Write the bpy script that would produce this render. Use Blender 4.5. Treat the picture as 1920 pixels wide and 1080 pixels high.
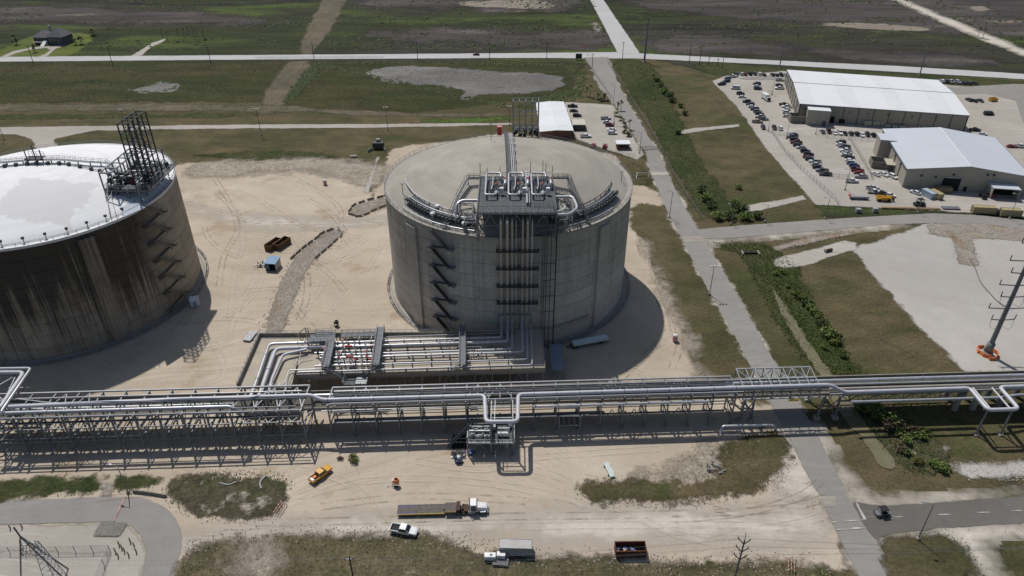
import bpy, math, random
import numpy as np
from mathutils import Vector

for o in list(bpy.data.objects):
    bpy.data.objects.remove(o)
sc = bpy.context.scene
COL = sc.collection
R = math.radians
rnd = random.Random(7)

# ------------------------------------------------------------------ camera
FPX, PITCH, CAMH = 1340.0, R(32.4), 133.0
cd = bpy.data.cameras.new('camera')
cam = bpy.data.objects.new('camera', cd)
COL.objects.link(cam)
cam.location = (0, 0, CAMH)
cam.rotation_euler = (R(90) - PITCH, 0, 0)
cd.sensor_width = 36.0
cd.lens = FPX / 1920 * 36
cd.clip_start = 1.0
cd.clip_end = 20000
sc.camera = cam
# ------------------------------------------------------------------ sky, sun, exposure
SUN_EL, SUN_DX, SUN_DY = R(59), 0.466, -0.885       # direction the light travels over the ground
w = bpy.data.worlds.new('World')
sc.world = w
w.use_nodes = True
nt = w.node_tree
bg = nt.nodes['Background']
sky = nt.nodes.new('ShaderNodeTexSky')
sky.sky_type = 'NISHITA'
sky.sun_disc = False
sky.sun_elevation = SUN_EL
sky.sun_rotation = math.atan2(-SUN_DX, -SUN_DY)
sky.air_density = 1.0
sky.dust_density = 1.5
nt.links.new(sky.outputs[0], bg.inputs[0])
bg.inputs[1].default_value = 0.062
sl = bpy.data.lights.new('sun', 'SUN')
sl.energy = 3.3
sl.angle = R(0.53)
sl.color = (1.0, 0.955, 0.89)
so = bpy.data.objects.new('sun', sl)
COL.objects.link(so)
so.rotation_euler = Vector((SUN_DX * math.cos(SUN_EL), SUN_DY * math.cos(SUN_EL), -math.sin(SUN_EL))).to_track_quat('-Z', 'Y').to_euler()
so.location = (-60, 120, 200)
sc.view_settings.view_transform = 'Standard'
sc.view_settings.look = 'None'
sc.view_settings.gamma = 1
sc.view_settings.use_curve_mapping = False
sc.view_settings.exposure = 0.06

# ------------------------------------------------------------------ measuring: photograph pixel + height -> place
CP, SP = math.cos(PITCH), math.sin(PITCH)
def at(px, py, z=0.0):
    x = (px - 960) / FPX
    y = -(py - 540) / FPX
    dx, dy, dz = x, CP + y * SP, -SP + y * CP
    t = (z - CAMH) / dz
    return Vector((dx * t, dy * t, z))
def height_of(px, py, top_y):
    b = at(px, py)
    lo, hi = 0.0, 90.0
    for _ in range(40):
        m = (lo + hi) / 2
        zz = m - CAMH
        d = b.y * CP - zz * SP
        u = b.y * SP + zz * CP
        if 540 - FPX * u / d > top_y:
            lo = m
        else:
            hi = m
    return lo

# ------------------------------------------------------------------ mesh building
class MB:
    def __init__(s):
        s.v, s.f, s.sm = [], [], []
    def add(s, V, F, smooth=False):
        b = len(s.v)
        s.v += [tuple(q) for q in V]
        s.f += [tuple(i + b for i in q) for q in F]
        s.sm += [smooth] * len(F)
        return s
    def box(s, c, d, rz=0.0):
        x, y, z = d[0] / 2, d[1] / 2, d[2] / 2
        ca, sa = math.cos(rz), math.sin(rz)
        V = []
        for k in (-z, z):
            for (i, j) in ((-x, -y), (x, -y), (x, y), (-x, y)):
                V.append((c[0] + i * ca - j * sa, c[1] + i * sa + j * ca, c[2] + k))
        return s.add(V, [(0, 3, 2, 1), (4, 5, 6, 7), (0, 1, 5, 4), (1, 2, 6, 5), (2, 3, 7, 6), (3, 0, 4, 7)])
    def bb(s, x0, x1, y0, y1, z0, z1):
        return s.box(((x0 + x1) / 2, (y0 + y1) / 2, (z0 + z1) / 2), (abs(x1 - x0), abs(y1 - y0), abs(z1 - z0)))
    def beam(s, a, b, w, h=None):
        h = h or w
        a, b = Vector(a), Vector(b)
        d = (b - a)
        if d.length < 1e-6:
            return s
        d.normalize()
        up = Vector((0, 0, 1)) if abs(d.z) < 0.95 else Vector((0, 1, 0))
        r = d.cross(up).normalized()
        u = r.cross(d).normalized()
        V = []
        for p in (a, b):
            for (i, j) in ((-1, -1), (1, -1), (1, 1), (-1, 1)):
                V.append(p + r * (i * w / 2) + u * (j * h / 2))
        return s.add(V, [(0, 1, 2, 3), (7, 6, 5, 4), (0, 4, 5, 1), (1, 5, 6, 2), (2, 6, 7, 3), (3, 7, 4, 0)])
    def tube(s, pts, r, n=8, r2=None):
        pts = [Vector(p) for p in pts]
        m = len(pts)
        V, F = [], []
        prev = None
        for i, p in enumerate(pts):
            t = (pts[min(i + 1, m - 1)] - pts[max(i - 1, 0)]).normalized()
            if prev is None:
                up = Vector((0, 0, 1)) if abs(t.z) < 0.9 else Vector((0, 1, 0))
                a = t.cross(up).normalized()
            else:
                a = (prev - t * prev.dot(t)).normalized()
            prev = a
            b = t.cross(a)
            rr = r if r2 is None else r + (r2 - r) * i / (m - 1)
            for k in range(n):
                q = 2 * math.pi * k / n
                V.append(p + a * (rr * math.cos(q)) + b * (rr * math.sin(q)))
        for i in range(m - 1):
            for k in range(n):
                F.append((i * n + k, i * n + (k + 1) % n, (i + 1) * n + (k + 1) % n, (i + 1) * n + k))
        s.add(V, F, True)
        s.add(V[:n], [tuple(range(n))[::-1]])
        s.add(V[-n:], [tuple(range(n))])
        return s
    def lathe(s, prof, n=24, c=(0, 0, 0), a0=0.0, a1=2 * math.pi, smooth=True):
        full = abs(a1 - a0 - 2 * math.pi) < 1e-6
        m = n if full else n + 1
        V, F = [], []
        for (r, z) in prof:
            for k in range(m):
                a = a0 + (a1 - a0) * k / n
                V.append((c[0] + r * math.cos(a), c[1] + r * math.sin(a), c[2] + z))
        for i in range(len(prof) - 1):
            for k in range(n):
                k2 = (k + 1) % m
                F.append((i * m + k, i * m + k2, (i + 1) * m + k2, (i + 1) * m + k))
        return s.add(V, F, smooth)
    def prism(s, poly, z0, z1):
        n = len(poly)
        V = [(p[0], p[1], z0) for p in poly] + [(p[0], p[1], z1) for p in poly]
        F = [tuple(range(n))[::-1], tuple(range(n, 2 * n))]
        for i in range(n):
            j = (i + 1) % n
            F.append((i, j, n + j, n + i))
        return s.add(V, F)

def fillet(pts, r, seg=5):
    pts = [Vector(p) for p in pts]
    out = [pts[0]]
    for i in range(1, len(pts) - 1):
        a, b, c = pts[i - 1], pts[i], pts[i + 1]
        d1, d2 = (a - b), (c - b)
        rr = min(r, d1.length * 0.45, d2.length * 0.45)
        p1, p2 = b + d1.normalized() * rr, b + d2.normalized() * rr
        for k in range(seg + 1):
            t = k / seg
            out.append(p1 * (1 - t) ** 2 + b * (2 * t * (1 - t)) + p2 * t * t)
    out.append(pts[-1])
    return out

MESHES = {}
def mesh(name, mb, mat):
    me = bpy.data.meshes.new(name)
    me.from_pydata([tuple(q) for q in mb.v], [], mb.f)
    me.polygons.foreach_set('use_smooth', mb.sm)
    me.materials.append(mat)
    me.update()
    return me
ROOT = {}
def part(name, mb, mat, parent=None, label=None, world=True):
    """one mesh object; world=True: mb is in world coordinates, shifted to the root's base point"""
    if parent is not None and world:
        off = ROOT.get(parent.name)
        if off is not None:
            mb.v = [(q[0] - off[0], q[1] - off[1], q[2] - off[2]) for q in mb.v]
    o = bpy.data.objects.new(name, mesh(name, mb, mat))
    COL.objects.link(o)
    if parent is not None:
        o.parent = parent
        if parent.name in ROOT:
            ROOT[o.name] = ROOT[parent.name]
    if label:
        o['label'] = label
    return o
def child(name, me, parent, loc=(0, 0, 0), rot=(0, 0, 0), scale=None):
    o = bpy.data.objects.new(name, me)
    COL.objects.link(o)
    o.parent = parent
    o.location = loc
    o.rotation_euler = rot
    if scale:
        o.scale = scale
    return o
def tag(o, label, cat, group=None, kind=None):
    if label:
        o['label'] = label
    if cat:
        o['category'] = cat
    if group:
        o['group'] = group
    if kind:
        o['kind'] = kind
    return o
def thing(name, label, cat, loc=(0, 0, 0), rz=0.0, group=None):
    o = bpy.data.objects.new(name, None)
    o.empty_display_size = 0.5
    COL.objects.link(o)
    o.location = loc
    o.rotation_euler = (0, 0, rz)
    tag(o, label, cat, group)
    ROOT[o.name] = Vector(loc)
    return o
def solo(name, mb, mat, label, cat, group=None, kind=None):
    """a thing that is one mesh, origin at its base centre"""
    V = np.array([tuple(q) for q in mb.v])
    c = (V.min(0) + V.max(0)) / 2
    c[2] = V[:, 2].min()
    mb.v = [tuple(q) for q in (V - c)]
    o = bpy.data.objects.new(name, mesh(name, mb, mat))
    COL.objects.link(o)
    o.location = c
    return tag(o, label, cat, group, kind)
def copy_tree(o, parent=None):
    c = o.copy()
    COL.objects.link(c)
    c.parent = parent
    for ch in o.children:
        copy_tree(ch, c)
    return c

# ------------------------------------------------------------------ materials
MATS = {}
def nodes(m):
    m.use_nodes = True
    t = m.node_tree
    return t, t.nodes, t.links, t.nodes['Principled BSDF']
def ramp(N, stops):
    r = N.new('ShaderNodeValToRGB')
    e = r.color_ramp.elements
    while len(e) < len(stops):
        e.new(0.5)
    for q, (p, c) in zip(e, stops):
        q.position = p
        q.color = (c[0], c[1], c[2], 1) if len(c) == 3 else c
    return r
def noise(N, L, vec, scale, detail=4, rough=0.55, dist=0.0):
    n = N.new('ShaderNodeTexNoise')
    n.inputs['Scale'].default_value = scale
    n.inputs['Detail'].default_value = detail
    n.inputs['Roughness'].default_value = rough
    n.inputs['Distortion'].default_value = dist
    L.new(vec, n.inputs['Vector'])
    return n
def mapping(N, L, vec, scale=(1, 1, 1), rot=(0, 0, 0), loc=(0, 0, 0)):
    m = N.new('ShaderNodeMapping')
    m.inputs['Scale'].default_value = scale
    m.inputs['Rotation'].default_value = rot
    m.inputs['Location'].default_value = loc
    L.new(vec, m.inputs['Vector'])
    return m.outputs[0]
def mixc(N, L, fac, a, b, mode='MIX'):
    m = N.new('ShaderNodeMix')
    m.data_type = 'RGBA'
    m.blend_type = mode
    for s, q in ((m.inputs[0], fac), (m.inputs[6], a), (m.inputs[7], b)):
        if isinstance(q, (int, float)):
            s.default_value = q
        elif isinstance(q, tuple):
            s.default_value = (q[0], q[1], q[2], 1)
        else:
            L.new(q, s)
    return m.outputs[2]
def mth(N, L, op, a, b=None, clamp=False):
    m = N.new('ShaderNodeMath')
    m.operation = op
    m.use_clamp = clamp
    for s, q in ((m.inputs[0], a), (m.inputs[1], b)):
        if q is None:
            continue
        if isinstance(q, (int, float)):
            s.default_value = q
        else:
            L.new(q, s)
    return m.outputs[0]
def pos(N):
    return N.new('ShaderNodeNewGeometry').outputs['Position']
def simple(name, col, rough=0.6, metal=0.0, var=0.12, scale=1.2, spec=0.4, dirt=None):
    """plain paint / steel / plastic with faint procedural wear"""
    if name in MATS:
        return MATS[name]
    m = bpy.data.materials.new(name)
    t, N, L, B = nodes(m)
    p = N.new('ShaderNodeTexCoord').outputs['Object'] if False else pos(N)
    n = noise(N, L, p, scale, 5, 0.6)
    lo = tuple(c * (1 - var) for c in col)
    hi = tuple(min(1, c * (1 + var)) for c in col)
    r = ramp(N, [(0.3, lo), (0.7, hi)])
    L.new(n.outputs[0], r.inputs[0])
    c = r.outputs[0]
    if dirt:
        n2 = noise(N, L, p, scale * 0.35, 6, 0.65)
        r2 = ramp(N, [(0.5, (0, 0, 0)), (0.72, (1, 1, 1))])
        L.new(n2.outputs[0], r2.inputs[0])
        c = mixc(N, L, mth(N, L, 'MULTIPLY', r2.outputs[0], 0.6), c, dirt)
    L.new(c, B.inputs['Base Color'])
    B.inputs['Roughness'].default_value = rough
    B.inputs['Metallic'].default_value = metal
    B.inputs['Specular IOR Level'].default_value = spec
    MATS[name] = m
    return m

# ------------------------------------------------------------------ ground materials
def ground_mat(name, stops, s1=0.02, stretch=(1, 1, 1), rot=0.0, mid=(0.8, 1.2), s2=0.15, fine=(0.7, 1.3), s3=1.6, amp=1.0, soft=0.25,
               ns=0.25, edge=True, tracks=None, patches=None, rough=0.95, bump=0.25, mow=None):
    m = bpy.data.materials.new(name)
    t, N, L, B = nodes(m)
    p = pos(N)
    pm = mapping(N, L, p, stretch, (0, 0, rot))
    n1 = noise(N, L, pm, s1, 6, 0.6, 0.4)
    r1 = ramp(N, stops)
    L.new(n1.outputs[0], r1.inputs[0])
    c = r1.outputs[0]
    for pt in (patches or []):            # (colour, scale, threshold, width, stretch, location)
        q = noise(N, L, mapping(N, L, p, pt[4], (0, 0, rot), (pt[5], pt[5] * 0.7, 0)), pt[1], 7, 0.68, 0.3)
        rr = ramp(N, [(pt[2], (0, 0, 0)), (min(0.99, pt[2] + pt[3]), (1, 1, 1))])
        L.new(q.outputs[0], rr.inputs[0])
        c = mixc(N, L, rr.outputs[0], c, pt[0])
    if tracks:
        wn = noise(N, L, p, 0.018, 1, 0.4)
        vm = N.new('ShaderNodeVectorMath')
        vm.operation = 'MULTIPLY_ADD'
        vm.inputs[1].default_value = (45, 45, 0)
        L.new(wn.outputs['Color'], vm.inputs[0])
        L.new(p, vm.inputs[2])
        pw = vm.outputs[0]
    for tr in (tracks or []):             # (colour, rotation, strength, location)
        q = noise(N, L, mapping(N, L, pw, (0.02, 0.6, 1), (0, 0, tr[1]), (tr[3], tr[3], 0)), 1.0, 3, 0.6, 0.6)
        rr = ramp(N, [(0.52, (0, 0, 0)), (0.62, (1, 1, 1)), (0.72, (0, 0, 0))])
        L.new(q.outputs[0], rr.inputs[0])
        big = noise(N, L, p, 0.02, 2, 0.5)
        rb = ramp(N, [(0.42, (0, 0, 0)), (0.6, (1, 1, 1))])
        L.new(big.outputs[0], rb.inputs[0])
        fac = mth(N, L, 'MULTIPLY', mth(N, L, 'MULTIPLY', rr.outputs[0], rb.outputs[0]), tr[2])
        c = mixc(N, L, fac, c, tr[0])
    if mow:                               # (direction, width, amount): mower stripes
        wv = N.new('ShaderNodeTexWave')
        wv.inputs['Scale'].default_value = mow[1]
        wv.inputs['Distortion'].default_value = 3.0
        wv.inputs['Detail'].default_value = 3
        wv.inputs['Detail Scale'].default_value = 0.6
        L.new(mapping(N, L, p, (1, 1, 1), (0, 0, mow[0])), wv.inputs['Vector'])
        rw = ramp(N, [(0.2, (1 - mow[2],) * 3), (0.8, (1 + mow[2],) * 3)])
        L.new(wv.outputs[0], rw.inputs[0])
        c = mixc(N, L, 1.0, c, rw.outputs[0], 'MULTIPLY')
    n2 = noise(N, L, pm, s2, 5, 0.65)
    r2 = ramp(N, [(0.28, (mid[0],) * 3), (0.72, (mid[1],) * 3)])
    L.new(n2.outputs[0], r2.inputs[0])
    c = mixc(N, L, 1.0, c, r2.outputs[0], 'MULTIPLY')
    n3 = noise(N, L, p, s3, 4, 0.75)
    r3 = ramp(N, [(0.3, (fine[0],) * 3), (0.7, (fine[1],) * 3)])
    L.new(n3.outputs[0], r3.inputs[0])
    c = mixc(N, L, 1.0, c, r3.outputs[0], 'MULTIPLY')
    L.new(c, B.inputs['Base Color'])
    B.inputs['Roughness'].default_value = rough
    B.inputs['Specular IOR Level'].default_value = 0.15
    if bump:
        bp = N.new('ShaderNodeBump')
        bp.inputs['Strength'].default_value = bump
        bp.inputs['Distance'].default_value = 0.35
        L.new(n3.outputs[0], bp.inputs['Height'])
        L.new(bp.outputs[0], B.inputs['Normal'])
    if edge:
        a = N.new('ShaderNodeAttribute')
        a.attribute_name = 'sd'
        nn = noise(N, L, p, ns, 6, 0.7)
        d = mth(N, L, 'MULTIPLY', mth(N, L, 'SUBTRACT', nn.outputs[0], 0.5), 5.0 * amp)
        d = mth(N, L, 'ADD', a.outputs['Fac'], d)
        n5 = noise(N, L, p, ns * 0.22, 3, 0.6)
        d = mth(N, L, 'ADD', d, mth(N, L, 'MULTIPLY', mth(N, L, 'SUBTRACT', n5.outputs[0], 0.5), 7.0 * amp))
        mr = N.new('ShaderNodeMapRange')
        mr.inputs['From Min'].default_value = soft
        mr.inputs['From Max'].default_value = -soft
        L.new(d, mr.inputs['Value'])
        L.new(mr.outputs[0], B.inputs['Alpha'])
    return m

def sdist(P, poly):
    poly = np.asarray(poly)
    A = poly
    Bq = np.roll(poly, -1, 0)
    d = np.full(len(P), 1e9)
    ins = np.zeros(len(P), bool)
    for a, b in zip(A, Bq):
        e = b - a
        w_ = P - a
        t = np.clip((w_ @ e) / max(e @ e, 1e-9), 0, 1)
        d = np.minimum(d, np.hypot(*(w_ - t[:, None] * e).T))
        c = ((a[1] > P[:, 1]) != (b[1] > P[:, 1]))
        with np.errstate(divide='ignore', invalid='ignore'):
            xx = (b[0] - a[0]) * (P[:, 1] - a[1]) / (b[1] - a[1]) + a[0]
        ins ^= c & (P[:, 0] < xx)
    return np.where(ins, -d, d)

def smooth_poly(P, it=2):
    P = [np.array(q, float) for q in P]
    for _ in range(it):
        Q = []
        for i in range(len(P)):
            a, b = P[i], P[(i + 1) % len(P)]
            Q += [a * .75 + b * .25, a * .25 + b * .75]
        P = Q
    return np.array(P)
LAYER = [0]
POLY = {}
def zone(name, pix, mat, z, cell=1.5, margin=1.5, round_=1, world=False, kind='structure', label=None, cat=None, group=None, grow=0.0):
    poly = np.array([(q[0], q[1]) if world else tuple(at(*q))[:2] for q in pix])
    if round_:
        poly = smooth_poly(poly, round_)
    POLY[name] = poly
    lo, hi = poly.min(0) - margin, poly.max(0) + margin
    nx, ny = [max(2, int(math.ceil((hi[k] - lo[k]) / cell)) + 1) for k in (0, 1)]
    X, Y = np.meshgrid(lo[0] + np.arange(nx) * cell, lo[1] + np.arange(ny) * cell)
    P = np.stack([X.ravel(), Y.ravel()], 1)
    sd = sdist(P, poly) - grow
    keep = (sd < margin + cell * 0.2).reshape(ny, nx)
    q = keep[:-1, :-1] | keep[1:, :-1] | keep[:-1, 1:] | keep[1:, 1:]
    jj, ii = np.nonzero(q)
    i0 = jj * nx + ii
    F = np.stack([i0, i0 + 1, i0 + nx + 1, i0 + nx], 1)
    used = np.unique(F)
    remap = np.full(nx * ny, -1)
    remap[used] = np.arange(len(used))
    LAYER[0] += 1
    V = np.concatenate([P[used], np.full((len(used), 1), z * 2.5 + LAYER[0] * 0.0006)], 1)
    me = bpy.data.meshes.new(name)
    me.from_pydata(V.tolist(), [], remap[F].tolist())
    at_ = me.attributes.new('sd', 'FLOAT', 'POINT')
    at_.data.foreach_set('value', sd[used].astype(np.float32))
    me.materials.append(mat)
    o = bpy.data.objects.new(name, me)
    COL.objects.link(o)
    return tag(o, label, cat, group, kind)

# ---- colours
SANDC = [(0.28, (.37, .31, .24)), (0.5, (.44, .38, .305)), (0.72, (.52, .465, .395))]
BROWN = [(0.25, (.045, .048, .020)), (0.42, (.074, .067, .033)), (0.58, (.104, .086, .048)), (0.78, (.064, .063, .027))]
GREEN = [(0.25, (.024, .033, .012)), (0.42, (.038, .050, .018)), (0.58, (.062, .064, .028)), (0.75, (.048, .060, .020))]
M_land = ground_mat('marsh_vegetation', [(0.3, (.022, .027, .013)), (0.44, (.034, .042, .017)), (0.53, (.037, .037, .025)), (0.62, (.046, .042, .036)), (0.75, (.070, .063, .056))],
    s1=0.009, stretch=(0.33, 1.4, 1), rot=R(4), mid=(0.6, 1.35), s2=0.06, fine=(0.45, 1.6), s3=0.55, edge=False, bump=0.5,
    patches=[((.058, .080, .021), 0.011, 0.53, 0.09, (0.5, 1.3, 1), 40.0), ((.020, .020, .017), 0.012, 0.57, 0.07, (0.3, 1.5, 1), 90.0)])
M_brown = ground_mat('mown_dry_grass', BROWN, s1=0.03, stretch=(0.7, 1.2, 1), mid=(0.72, 1.25), s2=0.12, fine=(0.6, 1.42), s3=1.3, amp=1.5, soft=1.1, ns=0.4,
    mow=(R(62), 0.16, 0.03), patches=[((.050, .064, .020), 0.028, 0.53, 0.14, (1, 1, 1), 12.0), ((.118, .094, .046), 0.035, 0.57, 0.14, (.7, 1.2, 1), 44.0), ((.062, .052, .032), 0.06, 0.58, 0.1, (1, 1, 1), 71.0)])
M_green = ground_mat('green_grass', GREEN, s1=0.03, mid=(0.7, 1.3), s2=0.2, fine=(0.5, 1.5), s3=1.1, amp=1.6, soft=0.9, ns=0.2, bump=0.5)
M_field = ground_mat('wet_meadow', [(0.28, (.026, .034, .012)), (0.45, (.038, .045, .016)), (0.6, (.056, .051, .023)), (0.75, (.036, .043, .015))],
    s1=0.02, stretch=(0.5, 1.2, 1), mid=(0.7, 1.3), s2=0.08, fine=(0.55, 1.45), s3=0.7, amp=1.2, soft=0.8, ns=0.12, bump=0.4)
M_sand = ground_mat('crushed_shell_sand', SANDC, s1=0.022, mid=(0.93, 1.06), s2=0.12, fine=(0.9, 1.09), s3=1.8, amp=1.3, soft=0.8, ns=0.25, bump=0.12,
    tracks=[((.53, .46, .37), R(8), 0.45, 3.0), ((.36, .29, .22), R(-25), 0.4, 11.0), ((.53, .46, .37), R(70), 0.4, 23.0), ((.35, .285, .215), R(120), 0.4, 31.0), ((.53, .46, .37), R(-60), 0.4, 53.0)],
    patches=[((.33, .255, .175), 0.05, 0.57, 0.12, (1, 1, 1), 5.0)])
M_pale = ground_mat('pale_shell_road', [(0.3, (.47, .425, .365)), (0.7, (.56, .52, .46))], s1=0.03, stretch=(0.3, 1.4, 1), mid=(0.92, 1.07), s2=0.2, fine=(0.92, 1.07), s3=1.6,
    amp=2.2, soft=4.0, ns=0.2, bump=0.08, tracks=[((.62, .58, .52), R(2), 0.7, 3.0), ((.42, .36, .29), R(-3), 0.5, 17.0)])
M_edge = ground_mat('dusty_road_edge', [(0.3, (.40, .36, .31)), (0.7, (.47, .43, .37))], s1=0.1, fine=(.85, 1.12), amp=1.0, soft=.8, ns=.4, bump=0.08)
M_gravel = ground_mat('white_gravel', [(0.3, (.37, .35, .32)), (0.55, (.43, .41, .38)), (0.75, (.48, .46, .43))], s1=0.016, mid=(0.94, 1.05), s2=0.15, fine=(0.93, 1.06), s3=2.2,
    amp=1.0, soft=0.7, ns=0.3, bump=0.08, patches=[((.36, .355, .36), 0.018, 0.56, 0.2, (1, 1, 1), 33.0)])
M_lot = ground_mat('concrete_yard', [(0.3, (.335, .31, .275)), (0.7, (.405, .38, .345))], s1=0.02, mid=(0.92, 1.07), s2=0.15, fine=(0.93, 1.06), s3=1.5, amp=0.5, soft=0.4, bump=0.05,
    tracks=[((.50, .47, .43), R(50), 0.6, 3.0)])
M_asph = ground_mat('worn_asphalt', [(0.3, (.235, .225, .212)), (0.7, (.285, .275, .26))], s1=0.03, mid=(0.93, 1.06), s2=0.3, fine=(0.94, 1.06), s3=3.0, amp=0.16, soft=0.12, ns=0.6, bump=0.04,
    tracks=[((.345, .33, .305), R(-60), 0.3, 3.0), ((.20, .192, .182), R(-58), 0.25, 41.0)])
M_asphd = ground_mat('dark_asphalt', [(0.3, (.125, .116, .106)), (0.7, (.155, .145, .133))], s1=0.03, mid=(0.93, 1.06), s2=0.3, fine=(0.94, 1.06), s3=3.0, amp=0.16, soft=0.12, ns=0.6, bump=0.04,
    tracks=[((.19, .185, .18), R(3), 0.6, 9.0)])
M_hwy = ground_mat('highway_paving', [(0.3, (.41, .41, .41)), (0.7, (.48, .48, .48))], s1=0.02, mid=(0.95, 1.05), s2=0.2, fine=(0.95, 1.05), s3=1.0, amp=0.25, soft=0.3, bump=0)
M_dirt = ground_mat('dirt_track', [(0.3, (.088, .078, .053)), (0.7, (.14, .12, .085))], s1=0.03, stretch=(1.3, .5, 1), rot=R(10), mid=(0.8, 1.2), s2=0.2, fine=(0.75, 1.25), s3=0.9, amp=1.5, soft=1.2, ns=0.15,
    tracks=[((.20, .165, .12), R(75), 0.8, 3.0)])
M_mud = ground_mat('grey_mud_flat', [(0.3, (.095, .090, .083)), (0.55, (.135, .128, .117)), (0.72, (.21, .20, .18))], s1=0.02, stretch=(0.4, 1.4, 1), mid=(0.85, 1.15), s2=0.1, fine=(0.9, 1.1), s3=0.6, amp=4.5, soft=0.7, ns=0.07, rough=0.6, bump=0.05, patches=[((.27, .255, .23), 0.03, 0.6, 0.08, (.5, 1.4, 1), 15.0), ((.05, .055, .025), 0.08, 0.62, 0.05, (.6, 1.2, 1), 35.0)])
M_bare = ground_mat('bare_weedy_ground', [(0.3, (.27, .235, .185)), (0.6, (.36, .32, .265)), (0.75, (.17, .15, .105))], s1=0.06, mid=(0.75, 1.2), s2=0.3, fine=(0.7, 1.25), s3=1.2, amp=2.4, soft=3.0, ns=0.25)
M_rip = ground_mat('rip_rap_bed', [(0.3, (.24, .215, .185)), (0.7, (.32, .29, .25))], s1=0.1, mid=(0.8, 1.2), s2=0.4, fine=(0.55, 1.4), s3=1.1, amp=0.4, soft=0.4, ns=0.5, bump=0.6,
    patches=[((.23, .165, .10), 0.1, 0.50, 0.12, (1, .4, 1), 3.0)])
M_weed = ground_mat('weedy_dark_ground', [(0.3, (.042, .044, .022)), (0.5, (.085, .074, .05)), (0.7, (.05, .056, .022))], s1=0.12, mid=(0.6, 1.35), s2=0.35, fine=(0.5, 1.5), s3=1.2, amp=1.4, soft=0.8, ns=0.3, bump=0.5,
    patches=[((.30, .27, .23), 0.12, 0.58, 0.08, (1, 1, 1), 8.0)])
M_bank = ground_mat('stony_dry_bank', [(0.28, (.070, .064, .034)), (0.5, (.115, .098, .058)), (0.7, (.085, .080, .042))], s1=0.08, mid=(0.7, 1.3), s2=0.3, fine=(0.6, 1.45), s3=1.3, amp=1.4, soft=1.6, ns=0.3, bump=0.4,
    patches=[((.30, .265, .22), 0.10, 0.60, 0.12, (1, 1, 1), 8.0), ((.055, .068, .022), 0.06, 0.58, 0.1, (1, 1, 1), 28.0)])
M_purple = ground_mat('dry_marsh_stubble', [(0.3, (.040, .036, .035)), (0.55, (.074, .065, .063)), (0.75, (.135, .118, .108))], s1=0.02, stretch=(0.3, 1.3, 1), mid=(0.7, 1.3), s2=0.08, fine=(0.55, 1.45), s3=0.5, amp=14, soft=9, ns=0.03,
    patches=[((.21, .175, .135), 0.02, 0.60, 0.06, (.3, 1.6, 1), 20.0), ((.040, .05, .018), 0.02, 0.58, 0.08, (.4, 1.3, 1), 60.0)])
M_tidal = ground_mat('pale_tidal_sand', [(0.3, (.19, .165, .135)), (0.7, (.27, .24, .20))], s1=0.03, stretch=(0.3, 1.4, 1), amp=4, soft=1.5, ns=0.05, fine=(.85, 1.15), s3=.6)
def water_mat(name, col):
    m = bpy.data.materials.new(name)
    t, N, L, B = nodes(m)
    p = pos(N)
    n = noise(N, L, p, 0.3, 4, 0.6)
    r = ramp(N, [(0.3, tuple(c * .85 for c in col)), (0.7, tuple(c * 1.12 for c in col))])
    L.new(n.outputs[0], r.inputs[0])
    L.new(r.outputs[0], B.inputs['Base Color'])
    B.inputs['Roughness'].default_value = 0.12
    B.inputs['Specular IOR Level'].default_value = 0.35
    bp = N.new('ShaderNodeBump')
    bp.inputs['Strength'].default_value = 0.06
    n2 = noise(N, L, p, 2.0, 3)
    L.new(n2.outputs[0], bp.inputs['Height'])
    L.new(bp.outputs[0], B.inputs['Normal'])
    a = N.new('ShaderNodeAttribute')
    a.attribute_name = 'sd'
    nn = noise(N, L, p, 0.3, 5, 0.7)
    d = mth(N, L, 'MULTIPLY', mth(N, L, 'SUBTRACT', nn.outputs[0], 0.5), 3.0)
    d = mth(N, L, 'ADD', a.outputs['Fac'], d)
    mr = N.new('ShaderNodeMapRange')
    mr.inputs['From Min'].default_value = 0.1
    mr.inputs['From Max'].default_value = -0.1
    L.new(d, mr.inputs['Value'])
    L.new(mr.outputs[0], B.inputs['Alpha'])
    return m
M_water = water_mat('ditch_water', (.17, .155, .095))

# ------------------------------------------------------------------ the ground and what is laid on it
g = MB()
ring = [0, 150, 300, 600, 1200, 2500, 5000, 9000]
g.add([(x, y, 0) for y in (-9000, -2000, 0, 400, 900, 2000, 9000) for x in (-9000, -2000, -500, 0, 500, 2000, 9000)],
      [(j * 7 + i, j * 7 + i + 1, j * 7 + i + 8, j * 7 + i + 7) for j in range(6) for i in range(6)])
tag(part('ground', g, M_land), 'dark green coastal marshland spreading to the horizon', 'ground', kind='structure')

Z1, Z2, Z3, Z4, Z5, Z6 = 0.02, 0.04, 0.06, 0.08, 0.10, 0.12
# far marsh
zone('dry_marsh', [(700, -60), (1100, -60), (1080, 4), (1060, 16), (960, 22), (820, 14), (660, 8)], M_purple, Z1, 6, 8)
zone('dry_marsh', [(1170, 2), (1330, -10), (1920, -30), (2300, -30), (2300, 70), (1900, 62), (1790, 64), (1640, 50), (1500, 44), (1300, 28), (1200, 18)], M_purple, Z1, 6, 8)
zone('dry_marsh', [(1200, 80), (1330, 66), (1480, 84), (1700, 98), (1860, 112), (1780, 122), (1560, 112), (1440, 108), (1280, 100)], M_purple, Z1, 5, 8)
zone('dry_marsh', [(-200, 16), (120, 14), (290, 20), (480, 30), (480, 48), (300, 50), (180, 40), (-200, 34)], M_purple, Z1, 6, 8)
zone('dry_marsh', [(690, 50), (960, 56), (1130, 62), (1150, 82), (1050, 92), (860, 84), (640, 72)], M_purple, Z1, 5, 8)
zone('tidal_sand', [(850, 8), (920, 0), (1000, -4), (1060, 10), (1010, 19), (920, 14)], M_tidal, Z2, 5, 5)
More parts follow.
